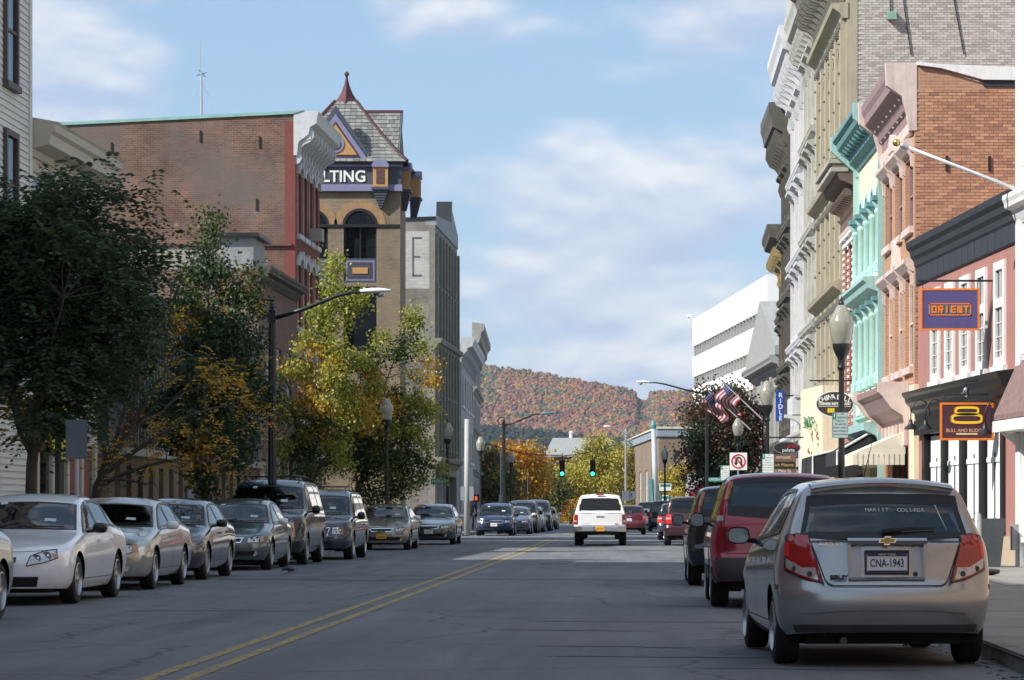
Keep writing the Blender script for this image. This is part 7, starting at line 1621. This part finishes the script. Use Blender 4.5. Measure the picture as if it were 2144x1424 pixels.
def goose(px, py, Y, xw, label):
    x, z = wx(px, Y), wz(py, Y); g = empty('gooseneck_lamp', (x, Y, z)); tag(g, label, 'lamp', 'gooseneck lamps on the maroon building')
    pts = [(xw-x, .0, .10)]+[((xw-x)*(.5+.5*math.cos(t)), 0, .12+.33*math.sin(t)) for t in np.linspace(.3, math.pi, 9)]+[(0, 0, -.02)]; MB().tube(pts, .014, 6).build('neck', m_pole, g, True)
    MB().lathe([(.035, .02), (.045, -.06), (.075, -.11), (.16, -.20), (.15, -.20), (.06, -.10)], 16).build('shade', m_pole, g, True, 40)
goose(1907, 880, 60.5, wx(1907, 60.5)+.42, 'left of two black gooseneck lamps beside the figure-eight sign'); goose(1938, 880, 59.2, wx(1938, 59.2)+.40, 'right of two black gooseneck lamps beside the figure-eight sign'); goose(2062, 888, 55.4, wx(2062, 55.4)+.34, 'black gooseneck lamp overlapping the right side of the figure-eight sign')
for px in (2022,):
    f = empty('spotlight', (wx(px, 56.2), 56.2, wz(822, 56.2))); tag(f, 'chrome spotlight on top of the figure-eight sign', 'spotlight'); MB().lathe([(.05, .1), (.06, 0), (.09, -.05), (.08, -.05), (.001, -.02)], 12, Matrix.Rotation(R(35), 4, 'X')).build('lamp_head', m_chrome, f, True); MB().tube([(0, 0, .1), (0, 0, .22), (.25, 0, .25)], .02, 6).build('arm', m_pole, f)
fp = empty('flagpole', (wx(2150, 53), 53, wz(405, 53))); tag(fp, 'bare angled flagpole with a gold ball at the right edge', 'flagpole')
tip = Vector((wx(1890, 53)-fp.location.x, 0, wz(304, 53)-fp.location.z)); MB().tube([(.35, 0, -.14), tuple(tip)], [.045, .030], 10).build('pole', mat('pole_white', (.62, .63, .65), .35, .3, var=.06), fp, True); MB().lathe([(.001, -.075), (.06, -.05), (.08, 0), (.06, .05), (.001, .075)], 14, c=tuple(tip*1.05)).build('ball', mat('gold_ball', (.55, .40, .12), .25, .8), fp, True); MB().lathe([(.04, 0), (.055, .03), (.055, .12), (.04, .14)], 10, Matrix.Translation(tip*.96) @ Matrix.Rotation(R(-70), 4, 'Y')).build('collar', m_steel, fp)
# cream sign box and oval restaurant sign
cb = empty('sign_box', (wx(1727, 83), 83.2, 0)); tag(cb, 'cream boxed shop front projecting below the iron-front building', 'shop front')
XB = wx(1700, 83)-cb.location.x
b = MB(); b.prism([(wx(1683, 86)-cb.location.x, 3.0), (wx(1722, 83.2)-cb.location.x, .0), (.95, .0), (.95, 4.5), (wx(1683, 86)-cb.location.x, 4.5)], wz(962, 83), wz(806, 83), 'z'); b.build('box', m_cream, cb)
text('box_lettering', 'WE', .5, mat('letter_green', (.03, .22, .10), .6), cb, (wx(1690, 85)-cb.location.x-.03, 1.9, wz(885, 84)), (R(90), 0, R(-104)), .01); text('box_lettering', 'FOO', .5, MATS['letter_green'], cb, (wx(1700, 84.4)-cb.location.x-.05, 1.0, wz(885, 84)), (R(90), 0, R(-104)), .01)
g = random.Random(4)
for k in range(14):
    q = MB().cbox((0, 0, 0), (.03, .10, .09)).build('leaf_motif', mat('motif_brown', (.30, .13, .08), .6), cb, loc=(wx(1722, 83.2)-cb.location.x-.14-.22*g.random(), 0, 0)); t = g.random()
    q.location = Vector((wx(1722, 83.2)-cb.location.x, 0, 0)).lerp(Vector((wx(1683, 86)-cb.location.x, 3.0, 0)), .15+.7*t)+Vector((-.012, 0, wz(930+g.uniform(-35, 25), 84.5)))
def oval(name, label, px0, px1, py0, py1, Y, face, rim, bar):
    cx, cz = wx((px0+px1)/2, Y), wz((py0+py1)/2, Y); a, c = (wx(px1, Y)-wx(px0, Y))/2, (wz(py0, Y)-wz(py1, Y))/2; o = empty(name, (cx, Y, cz)); tag(o, label, 'sign')
    el = lambda k: [(a*k*math.cos(t), c*k*math.sin(t)) for t in np.linspace(0, 2*math.pi, 36, False)]
    el2 = lambda d: [((a-d)*math.cos(t), (c-d)*math.sin(t)) for t in np.linspace(0, 2*math.pi, 36, False)]
    MB().prism(el(1), -.03, .03, 'y').build('rim', rim, o); MB().prism(el2(.035), -.036, .02, 'y').build('panel', face, o)
    zb = wz(bar[0], Y)-cz; MB().tube([(wx(bar[1], Y)-cx, 0, zb), (wx(bar[2], Y)-cx, 0, zb)], .02, 8).build('bar', m_pole, o)
    for x in (-a*.55, a*.55): MB().tube([(x, 0, c*.8), (x, 0, zb)], .007, 5).build('hanger', m_pole, o)
    return o
o = oval('oval_sign', 'brown oval hanging sign with white arched lettering and yellow characters', 1707, 1788, 818, 874, 79.5, mat('sign_brown', (.055, .035, .022), .5), m_sw, (797, 1695, 1792))
for i, ch in enumerate('CHINA DELI'):
    t = -1+2*i/9; 
    if ch != ' ': text('sign_lettering', ch, .19, m_sw, o, (t*.40, -.04, .20-.10*t*t), (R(90), R(20*t), 0), .003, bold=.006)
text('sign_lettering', 'CHINESE RESTAURANT', .105, m_sw, o, (0, -.04, .0), (R(90), 0, 0), .003, bold=.004, sx=.85); MB().box(-.46, .46, -.04, -.03, -.075, -.062).build('sign_rule', m_sw, o)
for k in range(4): MB().box(-.20+k*.05, -.165+k*.05, -.042, -.03, -.25, -.12).build('sign_character', m_syel, o); MB().box(-.21, .0, -.0425, -.03, -.155-.03*k, -.145-.03*k).build('sign_character', m_syel, o)
o = oval('oval_sign', 'dark oval hanging sign with small white script lettering', 1618, 1676, 924, 951, 80, mat('sign_charcoal', (.018, .018, .02), .5), mat('sign_grey_rim', (.15, .15, .15), .5), (916, 1600, 1682)); text('sign_lettering', 'palate', .15, m_sw, o, (.05, -.04, -.07), (R(90), 0, 0), .003); text('sign_lettering', 'artist', .15, m_sred, o, (.18, -.04, .05), (R(90), 0, 0), .003)
bs = empty('shop_sign_board', (wx(1640, 92), 92, 0)); tag(bs, 'brown board of stacked shop signs below the dark oval sign', 'sign'); zt, zb = wz(952, 92), wz(992, 92)
MB().box(-.42, .42, -.03, .03, zb, zt).build('board', mat('board_brown', (.16, .085, .05), .6), bs); MB().box(-.40, .36, -.05, -.03, zb+.19, zb+.40).build('name_panel', m_sblk, bs); text('sign_lettering', 'Rick Moore', .15, mat('letter_gold', (.55, .42, .15), .5), bs, (-.02, -.055, zb+.29), (R(90), 0, 0), .003); text('sign_lettering', '1 Main St.', .14, m_sw, bs, (0, -.035, zb+.09), (R(90), 0, 0), .003); text('sign_lettering', 'ANTIQUES', .10, m_sw, bs, (0, -.035, zt-.10), (R(90), 0, 0), .003)
for x in (-.38, .38): MB().tube([(x, 0, .1), (x, 0, zb)], .03, 6).build('leg', m_pole, bs)
bn = empty('vertical_banner', (wx(1633, 104), 104, 0)); tag(bn, 'blue vertical sign with white letters on the right-hand fronts', 'sign'); MB().box(-.16, .16, -.04, .04, wz(882, 104), wz(818, 104)).build('panel', mat('sign_blue', (.015, .05, .30), .5), bn)
for k, ch in enumerate('RIDLE'): text('sign_lettering', ch, .24, m_sw, bn, (.02, -.045, wz(828+k*12, 104)), (R(90), 0, 0), .003, bold=.004)
MB().box(.16, .9, -.02, .02, wz(830, 104), wz(827, 104)).build('bracket_arm', m_pole, bn)
# white arched shop front
ws = empty('arched_shop_front', (wx(1665, 92), 92, 0)); tag(ws, 'white arched shop entrance left of the cream sign box', 'shop front'); x0 = wx(1640, 92)-ws.location.x; x1 = .9
MB().box(x0+.3, x1, .0, 3.0, wz(870, 92), wz(830, 92)).build('fascia', m_brightw, ws); MB().box(x0+.36, x1, -.06, 2.5, wz(832, 92), wz(828, 92)).build('cap', m_brightw, ws)
arc = [((x0+.05)+.72*math.cos(t), wz(920, 92)+.72*math.sin(t)) for t in np.linspace(0, math.pi/2, 10)]; MB().prism(arc+[(x0+.05, wz(868, 92)), (x1, wz(868, 92)), (x1, wz(920, 92))], .0, .5, 'y').build('arch', m_brightw, ws); MB().box(x0+.62, x1, .0, 2.0, .13, wz(919, 92)).build('pier', m_brightw, ws)
# awnings
def awning(name, label, X0, X1, Y0, Y1, zt, zb, m, trim=None, val=.25, scallop=False):
    o = empty(name, (X1, Y0, 0)); tag(o, label, 'awning'); d = X0-X1
    b = MB(); b.add([(0, 0, zt), (0, Y1-Y0, zt), (d, Y1-Y0, zb), (d, 0, zb), (0, 0, zb), (0, Y1-Y0, zb)], [(0, 3, 2, 1), (0, 4, 3), (1, 2, 5)]); b.build('canvas', m, o)
    n = int((Y1-Y0)/.14) if scallop else 1
    for k in range(n): a, c = (Y1-Y0)*k/n, (Y1-Y0)*(k+1)/n-(.02 if scallop else 0); MB().box(d-.01, d+.01, a, c, zb-val, zb).build('valance', m, o)
    for k in range(10 if scallop else 1): MB().box(d+abs(d)*k/10 if scallop else d, (d+abs(d)*(k+.85)/10) if scallop else 0, -.012, .006, zb-val, zb).build('valance', m, o)
    if trim: MB().tube([(0, -.01, zt), (d, -.01, zb), (d, -.01, zb-val)], .03, 6).build('trim', trim, o)
    return o
m_awb = mat('black_canvas', (.018, .018, .022), .85, var=.1); m_aww = mat('cream_canvas', (.66, .62, .50), .85, var=.08, scale=6); m_awr = mat('burgundy_canvas', (.20, .02, .035), .8, var=.1)
awning('shop_awning', 'cream scalloped awning below the orange brick building', 5.15, 6.40, 66.2, 70.6, wz(905, 67), wz(952, 67), m_aww, None, .26, True)
awning('shop_awning', 'black awning with white piping below the teal building, nearer of the two', 5.2, 6.35, 72.2, 76.4, wz(892, 72), wz(945, 72), m_awb, m_white, .35)
awning('shop_awning', 'black awning with white piping beside the lamp post, further of the two', 4.9, 6.3, 77.5, 82.5, wz(930, 78), wz(955, 78), m_awb, m_white, .6)
awning('shop_awning', 'burgundy awning far down the right side', wx(1442, 178), wx(1475, 178), 178, 184, wz(1010, 178), wz(1030, 178), m_awr, None, .3); MB().box(-1.2, .3, .5, .6, .1, wz(992, 178)).build('awning_backboard', m_brightw, bpy.data.objects['shop_awning.003'])
# flags
def flag(name, base, tip, label, seed):
    o = empty(name, base); tag(o, label, 'flag', 'flags on the right-hand fronts'); d = Vector(tip)-Vector(base); MB().tube([(0, 0, 0), tuple(d)], [.03, .02], 8).build('staff', mat('pole_white', (.62, .63, .65), .35, .3), o); MB().lathe([(.001, -.05), (.05, 0), (.001, .05)], 10, c=tuple(d*1.02)).build('finial', MATS['gold_ball'], o, True)
    mr, mw, mb = mat('flag_red', (.28, .03, .045), .8, var=.1), mat('flag_white', (.46, .44, .45), .8, var=.1), mat('flag_blue', (.02, .03, .12), .8, var=.1); b = MB(); nu, nv = 26, 13; a0, a1 = d*.98, d*.50; fly = .85
    def P(u, v):               # v along the staff (hoist), u along the fly hanging down
        h = a0.lerp(a1, v); k = u*fly; return h+Vector((.16*math.sin(u*5+v*3+seed)+d.x*.10*u, .20*math.sin(u*6.5+v*2.5+seed)*(.3+u)+.10*math.cos(v*9+seed), -k*(.92+.05*math.sin(3*v+seed))+.10*u*v))
    for j in range(nv):
        for i in range(nu):
            u0, u1_, v0, v1 = i/nu, (i+1)/nu, j/nv, (j+1)/nv; canton = j < 7 and u1_ <= .42; b.mat(mb if canton else (mr if j % 2 == 0 else mw)); b.add([P(u0, v0), P(u1_, v0), P(u1_, v1), P(u0, v1)], [(0, 1, 2, 3)])
    b.build('cloth', None, o, True); st = MB()
    for r_ in range(5):
        for c_ in range(6): p = P(.04+.065*c_, .05+.10*r_); q = .02; st.add([p+Vector((-q, -.02, 0)), p+Vector((0, -.02, -q)), p+Vector((q, -.02, 0)), p+Vector((0, -.02, q))], [(0, 1, 2, 3)])
    tag(st.build('stars', mw, o), kind='stuff')
YF = 112; flag('national_flag', (wx(1596, YF), YF, wz(878, YF)), (wx(1508, YF), YF, wz(795, YF)), 'upper of two striped flags hanging from staffs on the right', .3)
flag('national_flag', (wx(1572, YF+5), YF+5, wz(900, YF+5)), (wx(1482, YF+5), YF+5, wz(818, YF+5)), 'lower of two striped flags hanging from staffs on the right', 2.1)
# traffic and parking signs
def plate_sign(name, label, px, py, Y, w, h, post=True, zpost=.13, m=None, parent=None):
    x, z = wx(px, Y), wz(py, Y); o = empty(name, (x, Y, z)); tag(o, label, 'sign'); MB().box(-w/2, w/2, -.006, .006, -h/2, h/2).build('panel', m or m_sw, o)
    if post: MB().tube([(0, .03, zpost-z), (0, .03, h/2)], .03, 6).build('post', m_steel, o)
    return o
def parking(px, py, Y, w, label, face=None):
    h = w*1.62; o = plate_sign('parking_sign', label, px, py, Y, w, h, False, m=face); MB().box(-w/2+.01, -w/2+w*.24, -.010, -.006, h*.22, h/2-.015).build('sign_numeral_ground', m_sgreen, o); text('sign_lettering', '1', w*.36, m_sw, o, (-w*.36, -.011, h*.36), (R(90), 0, 0), .001)
    for k, (t_, s_) in enumerate((('HR', .12), ('PARKING', .15), ('8:00 AM', .14), ('TO 4:00 PM', .14), ('EXCEPT SUNDAY', .12), ('AND HOLIDAYS', .12), ('UNLESS NOTED', .12))): text('sign_lettering', t_, w*s_, m_sgreen, o, (w*.12 if k < 2 else 0, -.008, h*(.42-.13*k)), (R(90), 0, 0), .001)
    b = MB(); q = .008
    for a in ((-w/2, w/2, h/2-q, h/2), (-w/2, w/2, -h/2, -h/2+q), (-w/2, -w/2+q, -h/2+q, h/2-q), (w/2-q, w/2, -h/2+q, h/2-q)): b.box(a[0], a[1], -.009, -.005, a[2], a[3])
    b.build('sign_border', m_sgreen, o); return o
parking(1759, 890, 47.6, .275, 'grey-green parking sign on the nearest right lamp post', mat('sign_grey', (.38, .44, .46), .5, var=.05)); parking(1608, 970, 75.6, .32, 'white parking sign on the second right lamp post'); parking(1518, 990, 92, .30, 'white parking sign below the no U-turn sign')
o = plate_sign('no_u_turn_sign', 'square white no U-turn sign on the right sidewalk', 1546, 966, 96, .60, .60, True)
vs, fs = ringpoly(0, 0, .25, .25, .045, 28, 1.0); vs = [(x, y+.012, z) for x, y, z in vs]; MB().add(vs, fs).build('prohibition_ring', m_sred, o)
MB().prism([(-.19, .15), (-.15, .19), (.19, -.15), (.15, -.19)], -.0195, -.010, 'y').build('prohibition_bar', m_sred, o)
arr = [(.09, -.15), (.09, .04)]+[(.09*math.cos(t), .04+.10*math.sin(t)) for t in np.linspace(.2, math.pi, 8)]+[(-.09, -.05)]; MB().tube([(x, -.010, z) for x, z in arr], .028, 6).build('u_turn_arrow', m_sblk, o); MB().prism([(-.16, -.04), (-.02, -.04), (-.09, -.15)], -.016, -.007, 'y').build('u_turn_arrow', m_sblk, o)
def street_name(px, py, Y, w, word, label, post):
    o = plate_sign('street_name_sign', label, px, py, Y, w, .22, False, m=m_sgreen); text('sign_lettering', word, .17, m_sw, o, (0, -.008, 0), (R(90), 0, 0), .001, sx=.85); return o
street_name(1499, 1004, 141.2-.25, .70, 'GARDEN ST', 'green street name sign on the dark street light, right side', 0); street_name(918, 1008, 111.8, .62, 'GARDEN ST', 'green street name sign at the left side street corner', 0)
o = plate_sign('street_sign', 'back of a sign on a slim post at the far left', 160, 920, 39.0, .30, .55, True, m=mat('sign_back_grey', (.13, .15, .17), .5, .4))
for px, py, w, h, lab, mm in ((1393, 1020, .75, .45, 'white and green directional sign far down the right side', m_sw), (1393, 1045, .42, .5, 'white and blue square sign below the directional sign', m_sw), (1311, 1038, .52, .65, 'white regulatory sign right of the white pickup', m_sw), (1325, 1037, .42, .5, 'white turn-arrow sign right of the white pickup', m_sw)):
    o = plate_sign('traffic_sign', lab, px, py, 175, w, h, True, m=mm)
    if 'directional' in lab: MB().box(-.32, .32, -.010, -.006, .02, .18).build('sign_band', m_sgreen, o)
    if 'blue' in lab: MB().box(-.1, .1, -.010, -.006, -.1, .1).build('sign_symbol', mat('sign_blue', (.015, .05, .30), .5), o)
    if 'arrow' in lab: MB().prism([(-.1, -.1), (-.05, -.1), (-.05, .05), (.02, .05), (-.1, .15), (-.18, .05), (-.1, .05)], -.01, -.006, 'y').build('sign_symbol', m_sred, o)
MB().box(-.30, .30, -.02, .0, -.62, -.48).build('yellow_tab', m_syel, bpy.data.objects['traffic_sign.002'])
# junction: steel signal pole, span wire, two signal heads
sp = empty('signal_pole', (wx(1372, 178), 178, .1)); tag(sp, 'tall pale steel signal pole right of the pickup', 'pole'); hp = wz(897, 178); MB().tube([(.1, 0, 0), (-.12, 0, hp)], [.22, .15], 12).build('pole', mat('pale_steel', (.45, .50, .50), .5, .3, var=.1), sp, True); MB().lathe([(.18, 0), (.2, .2), (.1, .5)], 10, c=(-.12, 0, hp-.1)).build('pole_head', mat('teal_fitting', (.10, .30, .32), .5), sp); MB().box(-.42, -.18, -.2, .1, 1.2, 3.1).build('signal_cabinet', mat('teal_fitting', (.10, .30, .32), .5), sp)
x0, z0 = wx(1362, 178), wz(903, 178); wpts = []
for px, py in ((1362, 903), (1340, 912), (1290, 931), (1241, 946), (1180, 955), (1100, 950), (1000, 925)): wpts.append((wx(px, 178), 178, wz(py, 178)))
tag(MB().tube(wpts, .025, 5).build('span_wire', m_pole, None, True), 'black span wire carrying the traffic signals across the junction', 'wire')
m_gl = emit_mat('green_signal', (.05, .85, .55), 2.2)
def signal(px, py, Y, label, lit='g'):
    o = empty('traffic_signal', (wx(px, Y), Y, wz(py, Y))); tag(o, label, 'traffic signal', 'traffic signals'); MB().box(-.17, .17, -.12, .12, -.53, .53).build('housing', mat('signal_black', (.012, .014, .013), .5), o); MB().tube([(0, 0, .53), (0, 0, 1.0)], .03, 6).build('hanger', m_pole, o)
    for k, mm in enumerate(((m_sred if lit == 'r' else mat('signal_dull_red', (.08, .01, .01), .3)), mat('signal_dull_amber', (.10, .05, .01), .3), (m_gl if lit == 'g' else mat('signal_dull_green', (.01, .06, .04), .3)))):
        z = .34-.34*k; MB().lathe([(.13, 0), (.12, .03), (.001, .05)], 14, Matrix.Translation((0, -.12, z)) @ Matrix.Rotation(R(90), 4, 'X')).build('signal_lens', mm, o); MB().lathe([(.155, 0), (.155, .16), (.145, .16), (.145, .002)], 14, Matrix.Translation((0, -.12, z)) @ Matrix.Rotation(R(90), 4, 'X')).build('visor', MATS['signal_black'], o)
signal(1177, 981, 178, 'left green traffic signal hanging over the junction'); signal(1241, 981, 178, 'right green traffic signal hanging over the junction')
o = empty('pedestrian_signal', (wx(997, 150), 150, wz(1043, 150))); tag(o, 'small pedestrian signal with a lit orange hand at the left', 'pedestrian signal'); MB().box(-.17, .17, -.1, .1, -.2, .2).build('housing', MATS['signal_black'], o); MB().box(-.07, .07, -.115, -.10, -.12, .10).build('hand_symbol', emit_mat('orange_hand', (.9, .12, .03), .7), o); MB().tube([(0, .1, .1-wz(1043, 150)), (0, .1, .2)], .05, 8).build('post', m_pole, o)
for px, Y, pt, r_, lab in ((978, 128, 880, .15, 'thick pale pole at the left side street corner'), (1048, 190, 944, .06, 'slim white pole left of the orange maple'), (1104, 205, 985, .06, 'slim white pole right of the orange maple')):
    h = wz(pt, Y); o = empty('utility_pole', (wx(px, Y), Y, .05)); tag(o, lab, 'pole'); MB().tube([(0, 0, 0), (0, 0, h)], [r_, r_*.8], 10).build('shaft', mat('pale_pole', (.38, .38, .37), .6, var=.1), o, True); MB().box(-r_*2, r_*2, -.1, .1, h*.30, h*.42).build('pole_box', m_steel, o)
# planter, bollard, litter, bird
pl = empty('planter', (wx(2086, 53.0)-.12, 53.2, .13)); tag(pl, 'tall dark tapered planter before the maroon building', 'planter')
b = MB(); vs = [(-.20, -.2, 0), (.20, -.2, 0), (.20, .2, 0), (-.20, .2, 0), (-.29, -.28, .93), (.29, -.28, .93), (.29, .28, .93), (-.29, .28, .93), (-.25, -.24, .93), (.25, -.24, .93), (.25, .24, .93), (-.25, .24, .93), (-.25, -.24, .85), (.25, -.24, .85), (.25, .24, .85), (-.25, .24, .85)]
b.add(vs, [(0, 1, 5, 4), (1, 2, 6, 5), (2, 3, 7, 6), (3, 0, 4, 7), (4, 5, 9, 8), (5, 6, 10, 9), (6, 7, 11, 10), (7, 4, 8, 11), (8, 9, 13, 12), (9, 10, 14, 13), (10, 11, 15, 14), (11, 8, 12, 15), (12, 13, 14, 15)]); b.build('pot', mat('planter_zinc', (.075, .085, .095), .45, .4, var=.2, scale=4), pl)
bo = empty('bollard', (wx(2047, 52.0), 52.0, .13)); tag(bo, 'grey steel bollard left of the dark planter', 'bollard'); MB().lathe([(.07, 0), (.07, .98), (.05, 1.03), (.001, 1.05)], 14).build('post', m_steel, bo, True, 50); MB().lathe([(.10, 0), (.10, .03), (.075, .05)], 14).build('collar', m_steel, bo)
lt = MB()
for k in range(160):
    x, y = kerbR(22)-abs(random.gauss(0, .22)), random.uniform(14, 32); a = random.uniform(0, 6.28); s_ = random.uniform(.02, .05); z = .008+random.uniform(0, .02); lt.add([(x+s_*math.cos(a), y+s_*math.sin(a), z), (x-s_*.6*math.sin(a), y+s_*.6*math.cos(a), z+.01), (x-s_*math.cos(a), y-s_*math.sin(a), z), (x+s_*.6*math.sin(a), y-s_*.6*math.cos(a), z+.012)], [(0, 1, 2, 3)])
for k in range(420):
    y = random.uniform(28, 100); x = kerbL(y)+abs(random.gauss(0, .35))-.05; a = random.uniform(0, 6.28); s_ = random.uniform(.02, .05); z = .008+random.uniform(0, .02); lt.add([(x+s_*math.cos(a), y+s_*math.sin(a), z), (x-s_*.6*math.sin(a), y+s_*.6*math.cos(a), z+.01), (x-s_*math.cos(a), y-s_*math.sin(a), z), (x+s_*.6*math.sin(a), y-s_*.6*math.cos(a), z+.012)], [(0, 1, 2, 3)])
tag(lt.build('leaf_litter', island_mat('litter_leaves', [(.12, .07, .03), (.20, .12, .03), (.08, .05, .03), (.28, .22, .08)], .9)), 'fallen leaves in the gutters', 'litter', kind='stuff')
cl = empty('crumpled_rag', (wx(2068, 46.5), 46.5, .13)); tag(cl, 'dark crumpled rag on the right sidewalk', 'rag')
b = MB(); G = []
for i in range(9):
    row = []
    for j in range(13): a = 2*math.pi*j/12; r_ = .17*math.sin(math.pi*(i+.3)/9); n_ = noise.noise((i*.7, math.cos(a)*2, math.sin(a)*2)); row.append((r_*1.3*(1+.4*n_)*math.cos(a), r_*(1+.4*n_)*math.sin(a), max(0, .05-.05*math.cos(math.pi*i/8)+.04*n_)))
    G.append(row)
b.grid(G).build('cloth', m_black, cl, True)
# bird on the road
bd = empty('pigeon', (wx(604, 53.5), 53.5, -.018), R(175)); tag(bd, 'small grey bird pecking on the road beside the left parked cars', 'bird')
G = []
for i in range(15):
    t = i/14; x = -.20+.34*t; r_ = [.008, .014, .022, .032, .045, .055, .062, .064, .06, .052, .042, .034, .03, .024, .004][i]; zc = .085+.028*math.sin(t*2.4)-(.03*max(0, t-.75)*4)
    G.append([(x, r_*math.cos(a), zc+r_*(.95 if i > 3 else .4)*math.sin(a)) for a in np.linspace(0, 2*math.pi, 13)])
MB().grid(G, flip=True).build('body', mat('pigeon_grey', (.10, .095, .11), .7, var=.5, scale=14), bd, True)
MB().tube([(.135, 0, .075), (.165, 0, .055)], [.008, .002], 6).build('beak', m_sblk, bd)
for s_ in (-1, 1): MB().tube([(.0, s_*.022, .05), (.012, s_*.024, .0), (.035, s_*.03, -.002)], .005, 5).build('leg', mat('pigeon_leg', (.35, .08, .07), .6), bd)
# person on the left sidewalk
def person(X, Y, label, top, legs_, skin=(.40, .25, .18), rz=0):
    o = empty('person', (X, Y, .13), rz); tag(o, label, 'person'); J = {'pel': (0, 0, .95, .14), 'sp': (0, 0, 1.12, .15), 'ch': (0, .0, 1.34, .17), 'nk': (0, 0, 1.50, .06), 'hd': (0, -.01, 1.60, .085), 'ht': (0, -.01, 1.72, .08)}
    E = [('pel', 'sp'), ('sp', 'ch'), ('ch', 'nk'), ('nk', 'hd'), ('hd', 'ht')]
    for s_, n in ((-1, 'l'), (1, 'r')):
        J.update({n+'s': (s_*.19, 0, 1.42, .065), n+'e': (s_*.26, .02, 1.14, .05), n+'w': (s_*.27, -.08, .90, .036), n+'h': (s_*.27, -.11, .80, .032), n+'p': (s_*.10, 0, .90, .10), n+'k': (s_*.11, -.03, .50, .07), n+'a': (s_*.11, .02+.05*s_, .09, .045), n+'t': (s_*.12, -.14+.05*s_, .035, .04)})
        E += [('ch', n+'s'), (n+'s', n+'e'), (n+'e', n+'w'), (n+'w', n+'h'), ('pel', n+'p'), (n+'p', n+'k'), (n+'k', n+'a'), (n+'a', n+'t')]
    ks = list(J); me = bpy.data.meshes.new('body'); me.from_pydata([J[k][:3] for k in ks], [(ks.index(a), ks.index(c)) for a, c in E], []); ob = link('body', me, o); sk = ob.modifiers.new('skin', 'SKIN')
    for v, k in zip(me.skin_vertices[0].data, ks): v.radius = (J[k][3], J[k][3]); v.use_root = (k == 'pel')
    su = ob.modifiers.new('sub', 'SUBSURF'); su.levels = 1; su.render_levels = 1; sk.use_smooth_shade = True
    m = bpy.data.materials.new('clothed_body'); m.use_nodes = True; t = m.node_tree; tcn = t.nodes.new('ShaderNodeTexCoord'); sx = t.nodes.new('ShaderNodeSeparateXYZ'); t.links.new(tcn.outputs['Object'], sx.inputs[0]); rp = t.nodes.new('ShaderNodeValToRGB'); dv = t.nodes.new('ShaderNodeMath'); dv.operation = 'DIVIDE'; dv.inputs[1].default_value = 1.8; t.links.new(sx.outputs[2], dv.inputs[0]); t.links.new(dv.outputs[0], rp.inputs[0]); rp.color_ramp.interpolation = 'CONSTANT'
    for i, (p, c) in enumerate(((0, (.02, .018, .015)), (.05, legs_), (.53, top), (.845, skin), (.93, (.03, .02, .015)))):
        e = rp.color_ramp.elements[i] if i < 2 else rp.color_ramp.elements.new(p); e.position = p; e.color = (*c, 1)
    t.links.new(rp.outputs[0], t.nodes['Principled BSDF'].inputs['Base Color']); t.nodes['Principled BSDF'].inputs['Roughness'].default_value = .85; me.materials.append(m)
person(wx(986, 140), 140, 'person in dark clothes standing on the left sidewalk at the corner', (.02, .022, .03), (.015, .017, .025), rz=.3)
